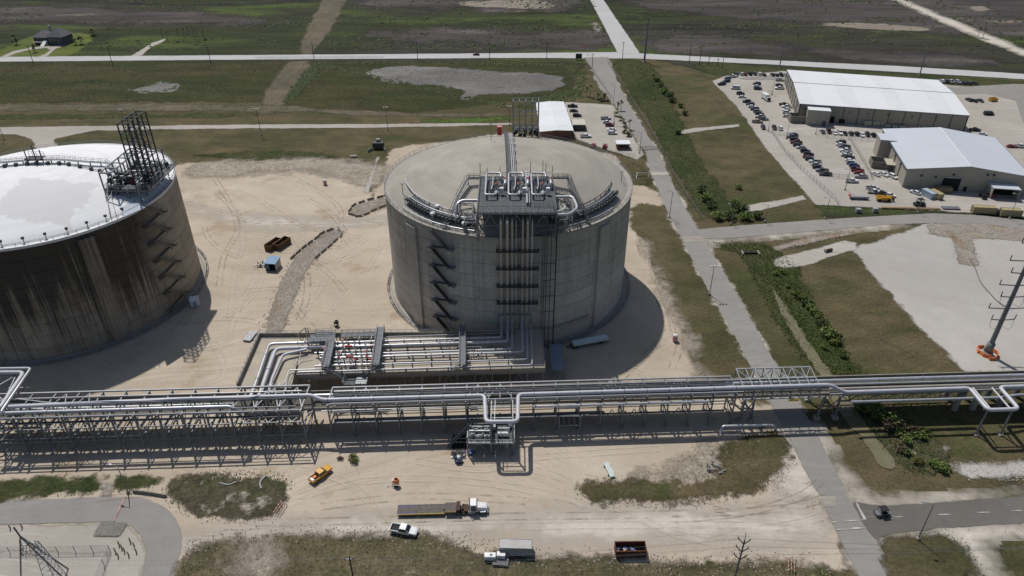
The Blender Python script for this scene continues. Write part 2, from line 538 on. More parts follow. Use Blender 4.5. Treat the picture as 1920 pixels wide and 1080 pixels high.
zone('tidal_sand', [(1810, 14), (1850, 9), (1862, 18), (1835, 22)], M_tidal, Z2, 4, 4)
zone('tidal_sand', [(1500, 42), (1640, 44), (1750, 54), (1700, 58), (1560, 50)], M_tidal, Z2, 5, 5)
zone('tidal_sand', [(1110, 43), (1122, 40), (1128, 58), (1116, 60)], M_tidal, Z2, 3, 3)
# meadows between the highway and the plant
zone('wet_meadow', [(-260, 118), (520, 117), (1080, 114), (1092, 140), (1085, 190), (960, 205), (700, 215), (-260, 200)], M_field, Z1, 4, 4)
zone('lawn', [(-30, 112), (0, 92), (70, 62), (140, 60), (180, 68), (150, 95), (120, 107)], ground_mat('mown_lawn', [(.3, (.07, .095, .022)), (.7, (.115, .135, .035))], s1=.03, amp=1.5, soft=1.2), Z1, 2, 3)
zone('mud_flat', [(690, 133), (740, 124), (850, 127), (960, 136), (1030, 138), (1062, 150), (1052, 166), (1000, 174), (920, 178), (862, 190), (845, 170), (790, 160), (735, 152)], M_mud, Z2, 3, 5)
zone('mud_flat', [(235, 172), (290, 158), (306, 151), (332, 160), (326, 168), (280, 173)], M_mud, Z2, 2, 4)
# mown dry grass of the plant
zone('dry_grass', [(-700, 196), (480, 191), (760, 213), (870, 202), (960, 190), (1065, 185), (1088, 130), (1100, 112), (1145, 108), (1230, 112), (1340, 140), (1440, 128), (2400, 170), (2400, 300), (1500, 330), (1560, 420), (2400, 430), (2400, 1500), (-900, 1500), (-900, 300)], M_brown, Z1, 5, 4, 0)
zone('green_verge', [(1190, 108), (1230, 130), (1262, 190), (1300, 280), (1342, 345), (1380, 390), (1420, 408), (1330, 412), (1290, 370), (1260, 300), (1220, 230), (1175, 165), (1145, 115)], M_green, Z2, 1.5, 3)
zone('green_verge', [(1440, 128), (1350, 116), (1290, 120), (1345, 145), (1400, 138), (1480, 133), (1700, 150), (1920, 168), (2200, 190), (2200, 168), (1900, 152), (1700, 138)], M_green, Z2, 2.5, 3)
zone('green_verge', [(-300, 219), (480, 213), (500, 219), (200, 223), (-300, 226)], M_green, Z2, 3, 3)
zone('green_verge', [(600, 286), (480, 283), (330, 292), (420, 300), (640, 297)], M_green, Z3, 2, 3)
zone('green_verge', [(770, 226), (850, 223), (960, 216), (970, 226), (860, 231)], ground_mat('fresh_grass', [(.3, (.06, .10, .02)), (.7, (.095, .13, .035))], s1=.03, amp=2, soft=1.5), Z2, 2, 3)
zone('dirt_track', [(626, -40), (672, -40), (596, 104), (548, 104)], M_dirt, Z2, 4, 4)
zone('dirt_track', [(530, 116), (590, 116), (560, 150), (522, 212), (478, 212)], M_dirt, Z2, 3, 4)
zone('dirt_track', [(-400, 200), (480, 194), (760, 214), (960, 214), (960, 219), (700, 218), (480, 206), (-400, 210)], M_dirt, Z2, 3, 3)
# roads
zone('highway', [(-900, 112), (0, 107), (480, 103.5), (960, 100), (1160, 98), (1190, 100), (1440, 113), (1680, 124), (1920, 139), (2500, 178), (2500, 192), (1920, 149), (1680, 135), (1440, 121), (1190, 110), (960, 109), (480, 112), (0, 116), (-900, 122)], M_hwy, Z3, 3, 1.5, 0)
zone('side_lane', [(1104, -5), (1128, -5), (1162, 45), (1200, 101), (1158, 100), (1130, 45)], M_hwy, Z4, 2.5, 1.5, 0)
zone('farm_road', [(1664, -6), (1682, -6), (1790, 40), (1990, 122), (1990, 134), (1780, 48)], M_pale, Z2, 3, 2, 0)
zone('driveway', [(0, 108), (22, 97), (60, 89), (95, 87), (105, 92), (88, 106), (62, 109), (82, 103), (95, 94), (88, 90), (60, 93), (28, 101), (12, 109)], M_lot, Z3, 1, 1, 0)
zone('driveway', [(95, 88), (124, 79), (128, 70), (137, 72), (135, 80), (104, 92)], M_lot, Z3, 1, 1, 0)
zone('farm_track', [(246, 105), (288, 80), (310, 73), (306, 78), (285, 88), (264, 105)], M_lot, Z3, 1.5, 1.5, 0)
zone('perimeter_road', [(-500, 246), (0, 239), (480, 234), (700, 233), (960, 231), (960, 234.5), (700, 240), (480, 241), (180, 245), (100, 262), (125, 295), (80, 300), (60, 262), (30, 252), (-500, 258)], M_lot, Z3, 2, 1.5, 0)
# sand yard of the tanks, front yard
zone('sand_yard', [(-700, 330), (100, 320), (340, 306), (470, 303), (600, 298), (650, 298), (680, 330), (690, 360), (700, 372), (735, 280), (760, 275), (960, 250), (1150, 290), (1175, 330), (1212, 352), (1236, 362), (1240, 385), (1200, 380), (1184, 392),
    (1186, 430), (1215, 472), (1240, 530), (1257, 570), (1277, 600), (1292, 655), (1310, 695), (1345, 740), (1470, 770), (1484, 825), (1500, 872), (1532, 925), (1560, 980), (1600, 1070), (1560, 1076), (1450, 1058), (1250, 1062), (1080, 1052), (1000, 1042), (900, 1030), (860, 1022), (760, 1012), (640, 1007), (500, 1011), (400, 1018), (345, 1038), (300, 1200), (-700, 1200), (-700, 882), (0, 882), (-700, 600)], M_sand, Z2, 2.0, 4, 0)
zone('yard_road', [(330, 1006), (420, 992), (560, 978), (760, 970), (960, 962), (1200, 958), (1420, 952), (1540, 940), (1580, 1010), (1500, 1035), (1300, 1020), (1100, 1016), (960, 1012), (760, 1005), (560, 1000), (430, 1008), (345, 1030)], M_pale, Z3, 1.5, 3)
zone('yard_road', [(350, 378), (420, 400), (560, 412), (740, 408), (740, 425), (560, 432), (440, 424), (350, 392)], M_pale, Z3, 1.5, 7)
# plant road (asphalt) and its branches
zone('plant_road', [(1096, 108), (1140, 108), (1160, 160), (1182, 200), (1214, 255), (1237, 290), (1252, 325), (1268, 360), (1294, 407), (1320, 450), (1338, 480), (1374, 540), (1408, 600), (1444, 668), (1500, 760), (1526, 803), (1545, 842), (1580, 908), (1606, 955), (1645, 1020), (1700, 1110), (1624, 1110), (1590, 1042), (1560, 980), (1532, 925), (1502, 872), (1482, 825), (1462, 788), (1405, 684), (1361, 600), (1328, 545), (1294, 480), (1281, 455), (1256, 407), (1237, 362), (1220, 325), (1211, 287), (1190, 255), (1160, 205), (1122, 160), (1108, 126)], M_asph, Z4, 0.8, 0.6, 0)
zone('road_shoulder', POLY['plant_road'], M_edge, Z3, 1.0, 1.8, 0, world=True, grow=.15)
zone('road_shoulder', [(1467, 800), (1525, 800), (1560, 862), (1600, 930), (1640, 950), (1760, 946), (1760, 940), (1640, 936), (1608, 915), (1560, 850), (1530, 798), (1462, 790), (1478, 850), (1460, 910), (1490, 930), (1535, 930)], M_pale, Z3, 1.0, 2, 0)
zone('branch_road', [(1300, 432), (1350, 427), (1440, 420), (1565, 411), (1690, 404), (1750, 401), (1830, 404), (1920, 414), (2300, 440), (2300, 470), (1920, 434), (1830, 423), (1750, 419), (1665, 422), (1565, 431), (1440, 441), (1345, 449), (1315, 447)], M_asph, Z5, 0.8, 0.6, 0)
zone('road_shoulder', [(1310, 446), (1345, 449), (1440, 441), (1565, 431), (1665, 422), (1720, 420), (1665, 427), (1565, 437), (1440, 448), (1360, 456), (1330, 462)], M_pale, Z4, 1, 1.5, 0)
zone('entrance_road', [(1596, 942), (1650, 950), (1740, 945), (1830, 938), (1920, 931), (2400, 900), (2400, 965), (1920, 982), (1760, 992), (1680, 1001), (1640, 1012), (1620, 985)], M_asphd, Z5, 0.7, 0.6, 0)
zone('road_shoulder', [(1600, 938), (1650, 946), (1740, 941), (1920, 926), (2400, 895), (2400, 890), (1920, 921), (1740, 935), (1650, 940), (1610, 925)], M_pale, Z4, 1, 1.2, 0)
zone('road_shoulder', [(1640, 1016), (1680, 1003), (1760, 994), (1920, 984), (2400, 965), (2400, 1000), (1960, 1000), (1850, 1000), (1840, 1020), (1880, 1090), (1845, 1090), (1800, 1030), (1760, 1004), (1690, 1010), (1650, 1028)], M_pale, Z4, 1, 2, 0)
zone('loop_road', [(-500, 944), (0, 940), (120, 936), (250, 931), (292, 941), (320, 960), (338, 988), (343, 1015), (335, 1050), (318, 1110), (255, 1110), (270, 1060), (275, 1040), (271, 1018), (258, 998), (240, 983), (190, 979), (0, 985), (-500, 990)], M_asph, Z4, 0.8, 0.6, 1)
zone('substation_yard', [(-300, 990), (0, 987), (190, 981), (240, 985), (262, 1008), (272, 1030), (268, 1060), (256, 1110), (-300, 1110)], M_lot, Z2, 1.0, 1.5, 1)
zone('substation_pad', [(-300, 1040), (205, 1036), (190, 1110), (-300, 1110)], M_lot, Z3, 1.2, 1, 0)
# lots on the right
zone('parking_lot', [(1335, 152), (1362, 143), (1470, 134), (1640, 146), (1760, 158), (1920, 172), (2300, 200), (2300, 428), (1920, 407), (1800, 398), (1700, 393), (1530, 384), (1480, 330), (1430, 270), (1385, 205)], M_lot, Z3, 1.6, 1.5, 0)
zone('parking_lot', [(1058, 192), (1150, 197), (1190, 262), (1208, 290), (1195, 300), (1150, 285), (1080, 262)], M_lot, Z3, 1.2, 1.5, 0)
zone('asphalt_apron', [(1640, 158), (1790, 164), (1900, 158), (1990, 160), (1990, 240), (1920, 235), (1905, 190), (1850, 176), (1790, 178)], M_asph, Z4, 1.4, 1, 0)
zone('asphalt_apron', [(1382, 147), (1470, 140), (1476, 150), (1400, 151)], M_asph, Z4, 1.4, 1, 0)
zone('gravel_lot', [(1598, 468), (1706, 430), (1736, 419), (1830, 424), (1940, 440), (2300, 470), (2300, 760), (1808, 694), (1760, 650), (1720, 610), (1650, 530)], M_gravel, Z3, 1.5, 1.5, 0)
zone('concrete_spillway', [(1448, 487), (1508, 473), (1583, 452), (1604, 456), (1604, 468), (1525, 495), (1470, 504), (1450, 500)], M_lot, Z4, 0.8, 0.6, 0)
zone('concrete_spillway', [(1274, 246), (1300, 241), (1384, 234), (1386, 238), (1305, 248), (1278, 252)], M_lot, Z4, 0.6, 0.4, 0)
zone('concrete_spillway', [(1390, 388), (1440, 380), (1505, 368), (1510, 374), (1440, 392), (1394, 400)], M_lot, Z4, 0.6, 0.4, 0)
zone('rip_rap_bed', [(1738, 424), (1760, 419), (1840, 421), (1930, 432), (1930, 452), (1840, 448), (1780, 446), (1745, 440)], M_rip, Z5, 0.8, 1, 0)
zone('rip_rap_bed', [(1786, 447), (1822, 450), (1834, 500), (1798, 496)], M_rip, Z5, 0.8, 1, 0)
zone('rip_rap_bed', [(1448, 464), (1520, 446), (1600, 434), (1602, 439), (1530, 454), (1455, 471)], M_rip, Z5, 0.8, 1, 0)
zone('rip_rap_bed', [(1785, 872), (1920, 868), (2100, 866), (2100, 893), (1920, 896), (1820, 898), (1800, 890)], M_gravel, Z5, 0.8, 1, 0)
# riprap channel in the yard
zone('rip_rap_channel', [(495, 628), (512, 570), (530, 525), (545, 495), (575, 465), (610, 437), (640, 430), (648, 436), (600, 478), (578, 500), (560, 540), (542, 585), (528, 630)], M_rip, Z4, 0.7, 1.0, 1)
zone('rip_rap_channel', [(655, 400), (665, 388), (690, 378), (728, 370), (728, 388), (690, 400), (670, 407)], M_rip, Z4, 0.7, 0.8, 1)
zone('drain_chute', [(706, 295), (712, 295), (690, 362), (684, 360)], M_lot, Z4, 0.5, 0.3, 0)
# vegetation patches on the sand
zone('weedy_mound', [(316, 925), (330, 905), (380, 893), (430, 890), (520, 896), (535, 905), (528, 940), (515, 960), (470, 970), (400, 966), (345, 950)], M_weed, Z5, 0.7, 2)
zone('green_verge', [(-200, 902), (0, 902), (150, 898), (190, 900), (192, 925), (120, 930), (0, 934), (-200, 936)], M_green, Z4, 1, 2)
zone('green_verge', [(215, 900), (270, 899), (300, 907), (262, 918), (214, 920)], M_green, Z4, 0.8, 1.5)
zone('weedy_bank', [(345, 1040), (400, 1018), (500, 1009), (640, 1005), (760, 1010), (860, 1018), (960, 1044), (1080, 1055), (1250, 1064), (1450, 1058), (1570, 1080), (1620, 1130), (320, 1130)], M_bank, Z4, 0.9, 2.5)
zone('dry_grass_island', [(1088, 920), (1100, 908), (1200, 905), (1330, 900), (1360, 880), (1350, 850), (1390, 822), (1440, 808), (1468, 815), (1476, 845), (1462, 890), (1420, 925), (1320, 938), (1200, 946), (1110, 938)], M_brown, Z5, 0.8, 2)
zone('bare_weeds', [(1300, 842), (1310, 826), (1360, 822), (1400, 815), (1440, 808), (1420, 840), (1370, 870), (1340, 895), (1280, 900), (1220, 895), (1180, 893), (1260, 880)], M_bare, Z4, 0.8, 2)
zone('bare_weeds', [(340, 310), (480, 300), (640, 298), (720, 305), (722, 345), (690, 350), (640, 330), (560, 322), (420, 330), (350, 335)], M_bare, Z3, 1.5, 4)
zone('dry_grass_island', [(1172, 310), (1195, 308), (1205, 322), (1220, 335), (1215, 345), (1190, 350), (1165, 330)], M_brown, Z4, 0.8, 1)
zone('bare_weeds', [(1200, 450), (1216, 462), (1250, 540), (1275, 590), (1290, 625), (1330, 720), (1312, 720), (1288, 655), (1272, 600), (1244, 555), (1222, 500)], M_bare, Z3, 1.2, 2.5)
zone('dry_grass_island', [(1646, 1010), (1700, 1002), (1770, 1004), (1810, 1025), (1840, 1085), (1690, 1110), (1658, 1050)], M_brown, Z6, 0.7, 1.5)
zone('bare_weeds', [(432, 1042), (470, 1029), (528, 1040), (520, 1090), (425, 1090)], M_bare, Z5, 1, 3)
# ditch on the right
zone('ditch_bank', [(1335, 452), (1420, 452), (1480, 480), (1520, 560), (1560, 620), (1600, 690), (1640, 760), (1640, 700), (1520, 700), (1455, 600), (1420, 530), (1395, 480), (1340, 460)], M_green, Z2, 1, 3)
zone('ditch_water', [(1447, 536), (1458, 552), (1480, 585), (1500, 615), (1522, 650), (1552, 690), (1600, 760), (1640, 820), (1690, 880), (1650, 880), (1625, 830), (1580, 790), (1535, 700), (1510, 665), (1488, 630), (1470, 600), (1456, 570)], M_water, Z4, 0.7, 0.8, 1)
zone('ditch_water', [(1393, 478), (1424, 478), (1440, 500), (1450, 520), (1440, 525), (1410, 500)], M_green, Z3, 0.7, 0.8, 1)
zone('ditch_bank', [(1600, 770), (1660, 770), (1720, 800), (1760, 830), (1780, 880), (1740, 890), (1690, 880), (1640, 820)], M_weed, Z3, 0.8, 2)

ORD = ['first', 'second', 'third', 'fourth', 'fifth', 'sixth', 'seventh', 'eighth', 'ninth', 'tenth', 'eleventh', 'twelfth', 'thirteenth', 'fourteenth', 'fifteenth', 'sixteenth', 'seventeenth', 'eighteenth', 'nineteenth', 'twentieth', '21st', '22nd', '23rd', '24th', '25th', '26th', '27th', '28th', '29th', '30th']
# ------------------------------------------------------------------ common materials
STEEL = simple('galvanised_steel', (.195, .208, .228), 0.5, 0.35, 0.15, 0.6)
STEELD = simple('dark_steel', (.06, .064, .072), 0.6, 0.3, 0.2, 0.8)
STEELL = simple('light_grey_steel', (.33, .345, .365), 0.5, 0.2, 0.12, 0.7)
PIPE = simple('aluminium_pipe_cladding', (.55, .56, .585), 0.38, 0.45, 0.08, 0.5, dirt=(.40, .40, .40))
PIPEL = simple('pale_pipe_cladding', (.50, .505, .55), 0.5, 0.1, 0.06, 0.5)
PIPET = simple('tan_pipe_cladding', (.50, .42, .33), 0.55, 0.0, 0.08, 0.5)
GRATE = simple('deck_grating', (.075, .082, .092), 0.7, 0.2, 0.25, 1.5)
REDP = simple('red_paint', (.42, .035, .03), 0.45)
WHITEP = simple('white_paint', (.72, .73, .74), 0.4)
BLACKP = simple('black_paint', (.018, .018, .02), 0.5)
YELLP = simple('yellow_paint', (.60, .33, .03), 0.45, dirt=(.30, .17, .05))
CONC = simple('grey_concrete', (.33, .31, .275), 0.9, 0, 0.14, 0.35, dirt=(.24, .225, .20))
CONCD = simple('weathered_concrete', (.24, .225, .195), 0.9, 0, 0.2, 0.3, dirt=(.13, .12, .105))

def tank_concrete(name, base, dark, stain, cover, tan, clean=False):
    m = bpy.data.materials.new(name)
    t, N, L, B = nodes(m)
    tc = N.new('ShaderNodeTexCoord').outputs['Object']
    sx = N.new('ShaderNodeSeparateXYZ')
    L.new(tc, sx.inputs[0])
    ang = mth(N, L, 'ARCTAN2', sx.outputs[1], sx.outputs[0])
    u = mth(N, L, 'MULTIPLY', ang, 40.0)
    cb = N.new('ShaderNodeCombineXYZ')
    L.new(u, cb.inputs[0])
    L.new(sx.outputs[2], cb.inputs[2])
    v = cb.outputs[0]
    c1 = noise(N, L, mapping(N, L, v, (0.05, 1, 0.10)), 1.0, 5, 0.6)
    r1 = ramp(N, [(0.3, tuple(q * .85 for q in base)), (0.55, base), (0.75, tan)])
    L.new(c1.outputs[0], r1.inputs[0])
    c = r1.outputs[0]
    # pour lifts: each lift a slightly different tone
    fl = mth(N, L, 'FLOOR', mth(N, L, 'DIVIDE', sx.outputs[2], 4.167))
    fu = mth(N, L, 'FLOOR', mth(N, L, 'DIVIDE', u, 9.0))
    cc = N.new('ShaderNodeCombineXYZ')
    L.new(fl, cc.inputs[2])
    L.new(fu, cc.inputs[0])
    wn = N.new('ShaderNodeTexWhiteNoise')
    L.new(cc.outputs[0], wn.inputs['Vector'])
    rl = ramp(N, [(0, (.90,) * 3), (1, (1.08,) * 3)])
    L.new(wn.outputs['Value'], rl.inputs[0])
    c = mixc(N, L, 1.0, c, rl.outputs[0], 'MULTIPLY')
    # run-down streaks
    s1 = noise(N, L, mapping(N, L, v, (1.1, 1, 0.02)), 1.0, 6, 0.75)
    s2 = noise(N, L, mapping(N, L, v, (0.10, 1, 0.035), (0, 0, 0), (7, 0, 3)), 1.0, 4, 0.6)
    hz = mth(N, L, 'MULTIPLY', mth(N, L, 'SUBTRACT', sx.outputs[2], 12.0), 0.006)
    tot = mth(N, L, 'ADD', mth(N, L, 'ADD', mth(N, L, 'MULTIPLY', s1.outputs[0], 0.62), mth(N, L, 'MULTIPLY', s2.outputs[0], 0.38)), hz)
    rs = ramp(N, [(cover, (0, 0, 0)), (cover + 0.14, (1, 1, 1))])
    L.new(tot, rs.inputs[0])
    sf = mth(N, L, 'MULTIPLY', rs.outputs[0], stain)
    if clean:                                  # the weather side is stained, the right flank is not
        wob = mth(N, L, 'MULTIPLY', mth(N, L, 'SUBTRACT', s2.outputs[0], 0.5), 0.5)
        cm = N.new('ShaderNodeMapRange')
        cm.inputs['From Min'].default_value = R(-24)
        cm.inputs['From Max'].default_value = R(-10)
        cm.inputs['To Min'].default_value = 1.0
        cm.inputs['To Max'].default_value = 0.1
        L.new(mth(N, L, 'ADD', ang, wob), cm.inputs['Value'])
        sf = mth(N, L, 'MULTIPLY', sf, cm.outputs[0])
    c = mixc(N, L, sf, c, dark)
    n3 = noise(N, L, tc, 0.9, 5, 0.7)
    r3 = ramp(N, [(0.3, (.86,) * 3), (0.7, (1.12,) * 3)])
    L.new(n3.outputs[0], r3.inputs[0])
    c = mixc(N, L, 1.0, c, r3.outputs[0], 'MULTIPLY')
    L.new(c, B.inputs['Base Color'])
    B.inputs['Roughness'].default_value = 0.9
    B.inputs['Specular IOR Level'].default_value = 0.2
    return m
def dome_mat(name, col, col2, patch=None):
    m = bpy.data.materials.new(name)
    t, N, L, B = nodes(m)
    tc = N.new('ShaderNodeTexCoord').outputs['Object']
    n1 = noise(N, L, tc, 0.045, 6, 0.62)
    r1 = ramp(N, [(0.3, col2), (0.55, col), (0.78, tuple(min(.85, q * 1.12) for q in col))])
    L.new(n1.outputs[0], r1.inputs[0])
    c = r1.outputs[0]
    # trowelled rings
    le = N.new('ShaderNodeVectorMath')
    le.operation = 'LENGTH'
    sp = N.new('ShaderNodeSeparateXYZ')
    L.new(tc, sp.inputs[0])
    cb = N.new('ShaderNodeCombineXYZ')
    L.new(sp.outputs[0], cb.inputs[0])
    L.new(sp.outputs[1], cb.inputs[1])
    L.new(cb.outputs[0], le.inputs[0])
    ang = mth(N, L, 'ARCTAN2', sp.outputs[1], sp.outputs[0])
    cv = N.new('ShaderNodeCombineXYZ')
    L.new(le.outputs['Value'], cv.inputs[0])
    L.new(mth(N, L, 'MULTIPLY', ang, 1.2), cv.inputs[1])
    n2 = noise(N, L, mapping(N, L, cv.outputs[0], (0.35, 1, 1)), 1.0, 4, 0.6)
    r2 = ramp(N, [(0.3, (.93,) * 3), (0.7, (1.06,) * 3)])
    L.new(n2.outputs[0], r2.inputs[0])
    c = mixc(N, L, 1.0, c, r2.outputs[0], 'MULTIPLY')
    cq = N.new('ShaderNodeCombineXYZ')         # pour strips: rings cut into sectors, each a shade apart
    L.new(mth(N, L, 'FLOOR', mth(N, L, 'DIVIDE', le.outputs['Value'], 6.6)), cq.inputs[0])
    L.new(mth(N, L, 'FLOOR', mth(N, L, 'MULTIPLY', ang, 2.4)), cq.inputs[1])
    wq = N.new('ShaderNodeTexWhiteNoise')
    L.new(cq.outputs[0], wq.inputs['Vector'])
    rq = ramp(N, [(0, (.93,) * 3), (1, (1.06,) * 3)])
    L.new(wq.outputs['Value'], rq.inputs[0])
    c = mixc(N, L, 1.0 if patch is None else 0.3, c, rq.outputs[0], 'MULTIPLY')
    if patch:                                  # an area where the coating has worn to grey
        cx, cy, sx_, sy_, rz, pc = patch
        mp = mapping(N, L, tc, (1 / sx_, 1 / sy_, 0), (0, 0, 0), (-cx / sx_, -cy / sy_, 0))
        ab = N.new('ShaderNodeVectorMath')
        ab.operation = 'ABSOLUTE'
        L.new(mp, ab.inputs[0])
        s3 = N.new('ShaderNodeSeparateXYZ')
        L.new(ab.outputs[0], s3.inputs[0])
        mx = mth(N, L, 'MAXIMUM', s3.outputs[0], s3.outputs[1])
        sn = N.new('ShaderNodeVectorMath')
        sn.operation = 'SNAP'
        sn.inputs[1].default_value = (1.8, 1.3, 99)
        L.new(tc, sn.inputs[0])
        nn = noise(N, L, sn.outputs[0], 0.16, 6, 0.72)
        mx = mth(N, L, 'ADD', mx, mth(N, L, 'MULTIPLY', mth(N, L, 'SUBTRACT', nn.outputs[0], 0.5), 1.1))
        rr = ramp(N, [(0.9, (1, 1, 1)), (1.0, (0, 0, 0))])
        L.new(mx, rr.inputs[0])
        c = mixc(N, L, mth(N, L, 'MULTIPLY', rr.outputs[0], 0.75), c, pc)
    L.new(c, B.inputs['Base Color'])
    B.inputs['Roughness'].default_value = 0.75
    B.inputs['Specular IOR Level'].default_value = 0.25
    return m

TR, TH, DR = 40.0, 37.5, 7.6
SPH = (TR * TR + DR * DR) / (2 * DR)
def dome_z(r):
    return TH + 0.2 + math.sqrt(max(0, SPH * SPH - r * r)) - (SPH - DR)
TC = Vector((-1.2, 216, 0))
TL = Vector((-150, 208, 0))
def pol(c, ang, r, z):
    """ang in degrees from the side facing the camera, positive to the right"""
    a = R(ang - 90)
    return Vector((c.x + r * math.cos(a), c.y + r * math.sin(a), z))
def rail_path(mb, pts, h=1.1, step=None, w=0.07, mid=True):
    """handrail: posts at the points, two rails"""
    pts = [Vector(p) for p in pts]
    for a, b in zip(pts[:-1], pts[1:]):
        n = max(1, int((b - a).length / (step or 2.0)))
        for k in range(n):
            p = a.lerp(b, k / n)
            mb.beam(p, p + Vector((0, 0, h)), w)
        mb.beam(a + Vector((0, 0, h)), b + Vector((0, 0, h)), w)
        if mid:
            mb.beam(a + Vector((0, 0, h * .5)), b + Vector((0, 0, h * .5)), w * .8)
    mb.beam(pts[-1], pts[-1] + Vector((0, 0, h)), w)
    return mb
def make_tank(c, label, wall_m, dome_m, rimm, butt_m=None):
    t = thing('storage_tank', label, 'tank', tuple(c))
    n = 9
    lh = TH / n
    me = None
    for k in range(n):
        z0 = k * lh
        mb = MB().lathe([(TR, z0 + .12), (TR, z0 + lh)], 160)
        mb.lathe([(TR - .02, z0 + lh), (TR - .12, z0 + lh)], 160, smooth=False).lathe([(TR - .12, z0), (TR - .12, z0 + .12)], 160).lathe([(TR - .12, z0 + .12), (TR, z0 + .12)], 160, smooth=False)
        part('wall_lift', mb, wall_m, t, world=False)
    for a in (45, 135, 225, 315):
        q = R(a - 90)
        mb = MB()
        wd = 0.055
        mb.lathe([(TR - .2, 0), (TR + .75, 0), (TR + .75, TH - 1.6), (TR - .2, TH - 1.6)], 4, (0, 0, 0), q - wd, q + wd, False)
        for s_ in (-wd, wd):
            V = [(r * math.cos(q + s_), r * math.sin(q + s_), z) for r, z in ((TR - .2, 0), (TR + .75, 0), (TR + .75, TH - 1.6), (TR - .2, TH - 1.6))]
            mb.add(V, [(0, 1, 2, 3)])
        part('buttress', mb, butt_m or wall_m, t, world=False)
    prof = []
    for k in range(25):
        r = (TR - 1.2) * (1 - k / 24)
        prof.append((max(r, .01), dome_z(r) if k else TH + .3))
    part('dome', MB().lathe(prof, 96), dome_m, t, world=False)
    part('rim', MB().lathe([(TR - 2.4, TH + .25), (TR - 2.4, TH + .62), (TR - 1.6, TH + .62), (TR - 1.6, TH + .42), (TR + .25, TH + .42), (TR + .25, TH - .35), (TR - .1, TH - .35)], 120, smooth=False), rimm, t, world=False)
    part('footing', MB().lathe([(TR - .1, .5), (TR + 1.0, .5), (TR + 1.3, .0)], 120, smooth=False), CONC, t, world=False)
    mb = MB()
    N_ = 84
    pts = [pol(Vector((0, 0, 0)), 360 * k / N_, TR + .05, TH + .42) for k in range(N_ + 1)]
    rail_path(mb, pts, 1.15, 3.1, 0.08)
    part('rim_railing', mb, STEEL, t, world=False)
    mb = MB()
    mb.tube([pol(Vector((0, 0, 0)), 360 * k / 96, TR + 1.9, .85) for k in range(97)], .16, 6)
    mb.tube([pol(Vector((0, 0, 0)), 360 * k / 96, TR + 2.5, .6) for k in range(97)], .12, 6)
    for k in range(60):
        p = pol(Vector((0, 0, 0)), 6 * k, TR + 2.1, 0)
        mb.beam(p, p + Vector((0, 0, 1.0)), .22)
    part('ring_pipe', mb, STEEL, t, world=False)
    return t
W1 = tank_concrete('tank_wall_concrete', (.52, .485, .43), (.23, .21, .185), 0.5, 0.50, (.58, .535, .465))
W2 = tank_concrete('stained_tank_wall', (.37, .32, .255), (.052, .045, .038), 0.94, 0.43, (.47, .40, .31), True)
D1 = dome_mat('dome_concrete', (.34, .32, .275), (.275, .262, .235))
D2 = dome_mat('white_dome_coating', (.76, .77, .79), (.70, .71, .73), (13.0, -17.0, 11.5, 10.5, 0, (.58, .58, .59)))
tank_c = make_tank(TC, 'grey concrete storage tank with bare grey dome in the centre', W1, D1, CONC)
tank_l = make_tank(TL, 'dark stained concrete storage tank with white domed roof', W2, D2, simple('white_rim_coating', (.66, .67, .68), .7), tank_concrete('streaked_buttress', (.34, .30, .24), (.07, .06, .05), 0.75, 0.46, (.40, .345, .27)))

# curved ledge low on the centre tank
mb = MB()
for k in range(12):
    a0, a1 = 11 + 27 * k / 12, 11 + 27 * (k + 1) / 12
    V = [pol(TC, a, r, z) for a in (a0, a1) for r, z in ((TR - .02, 5.6), (TR + .9, 5.6), (TR + .9, 6.3), (TR - .02, 6.3))]
    mb.add(V, [(0, 1, 5, 4), (1, 2, 6, 5), (2, 3, 7, 6)] + ([(0, 3, 2, 1)] if k == 0 else []) + ([(4, 5, 6, 7)] if k == 11 else []))
part('drip_ledge', mb, CONC, tank_c)

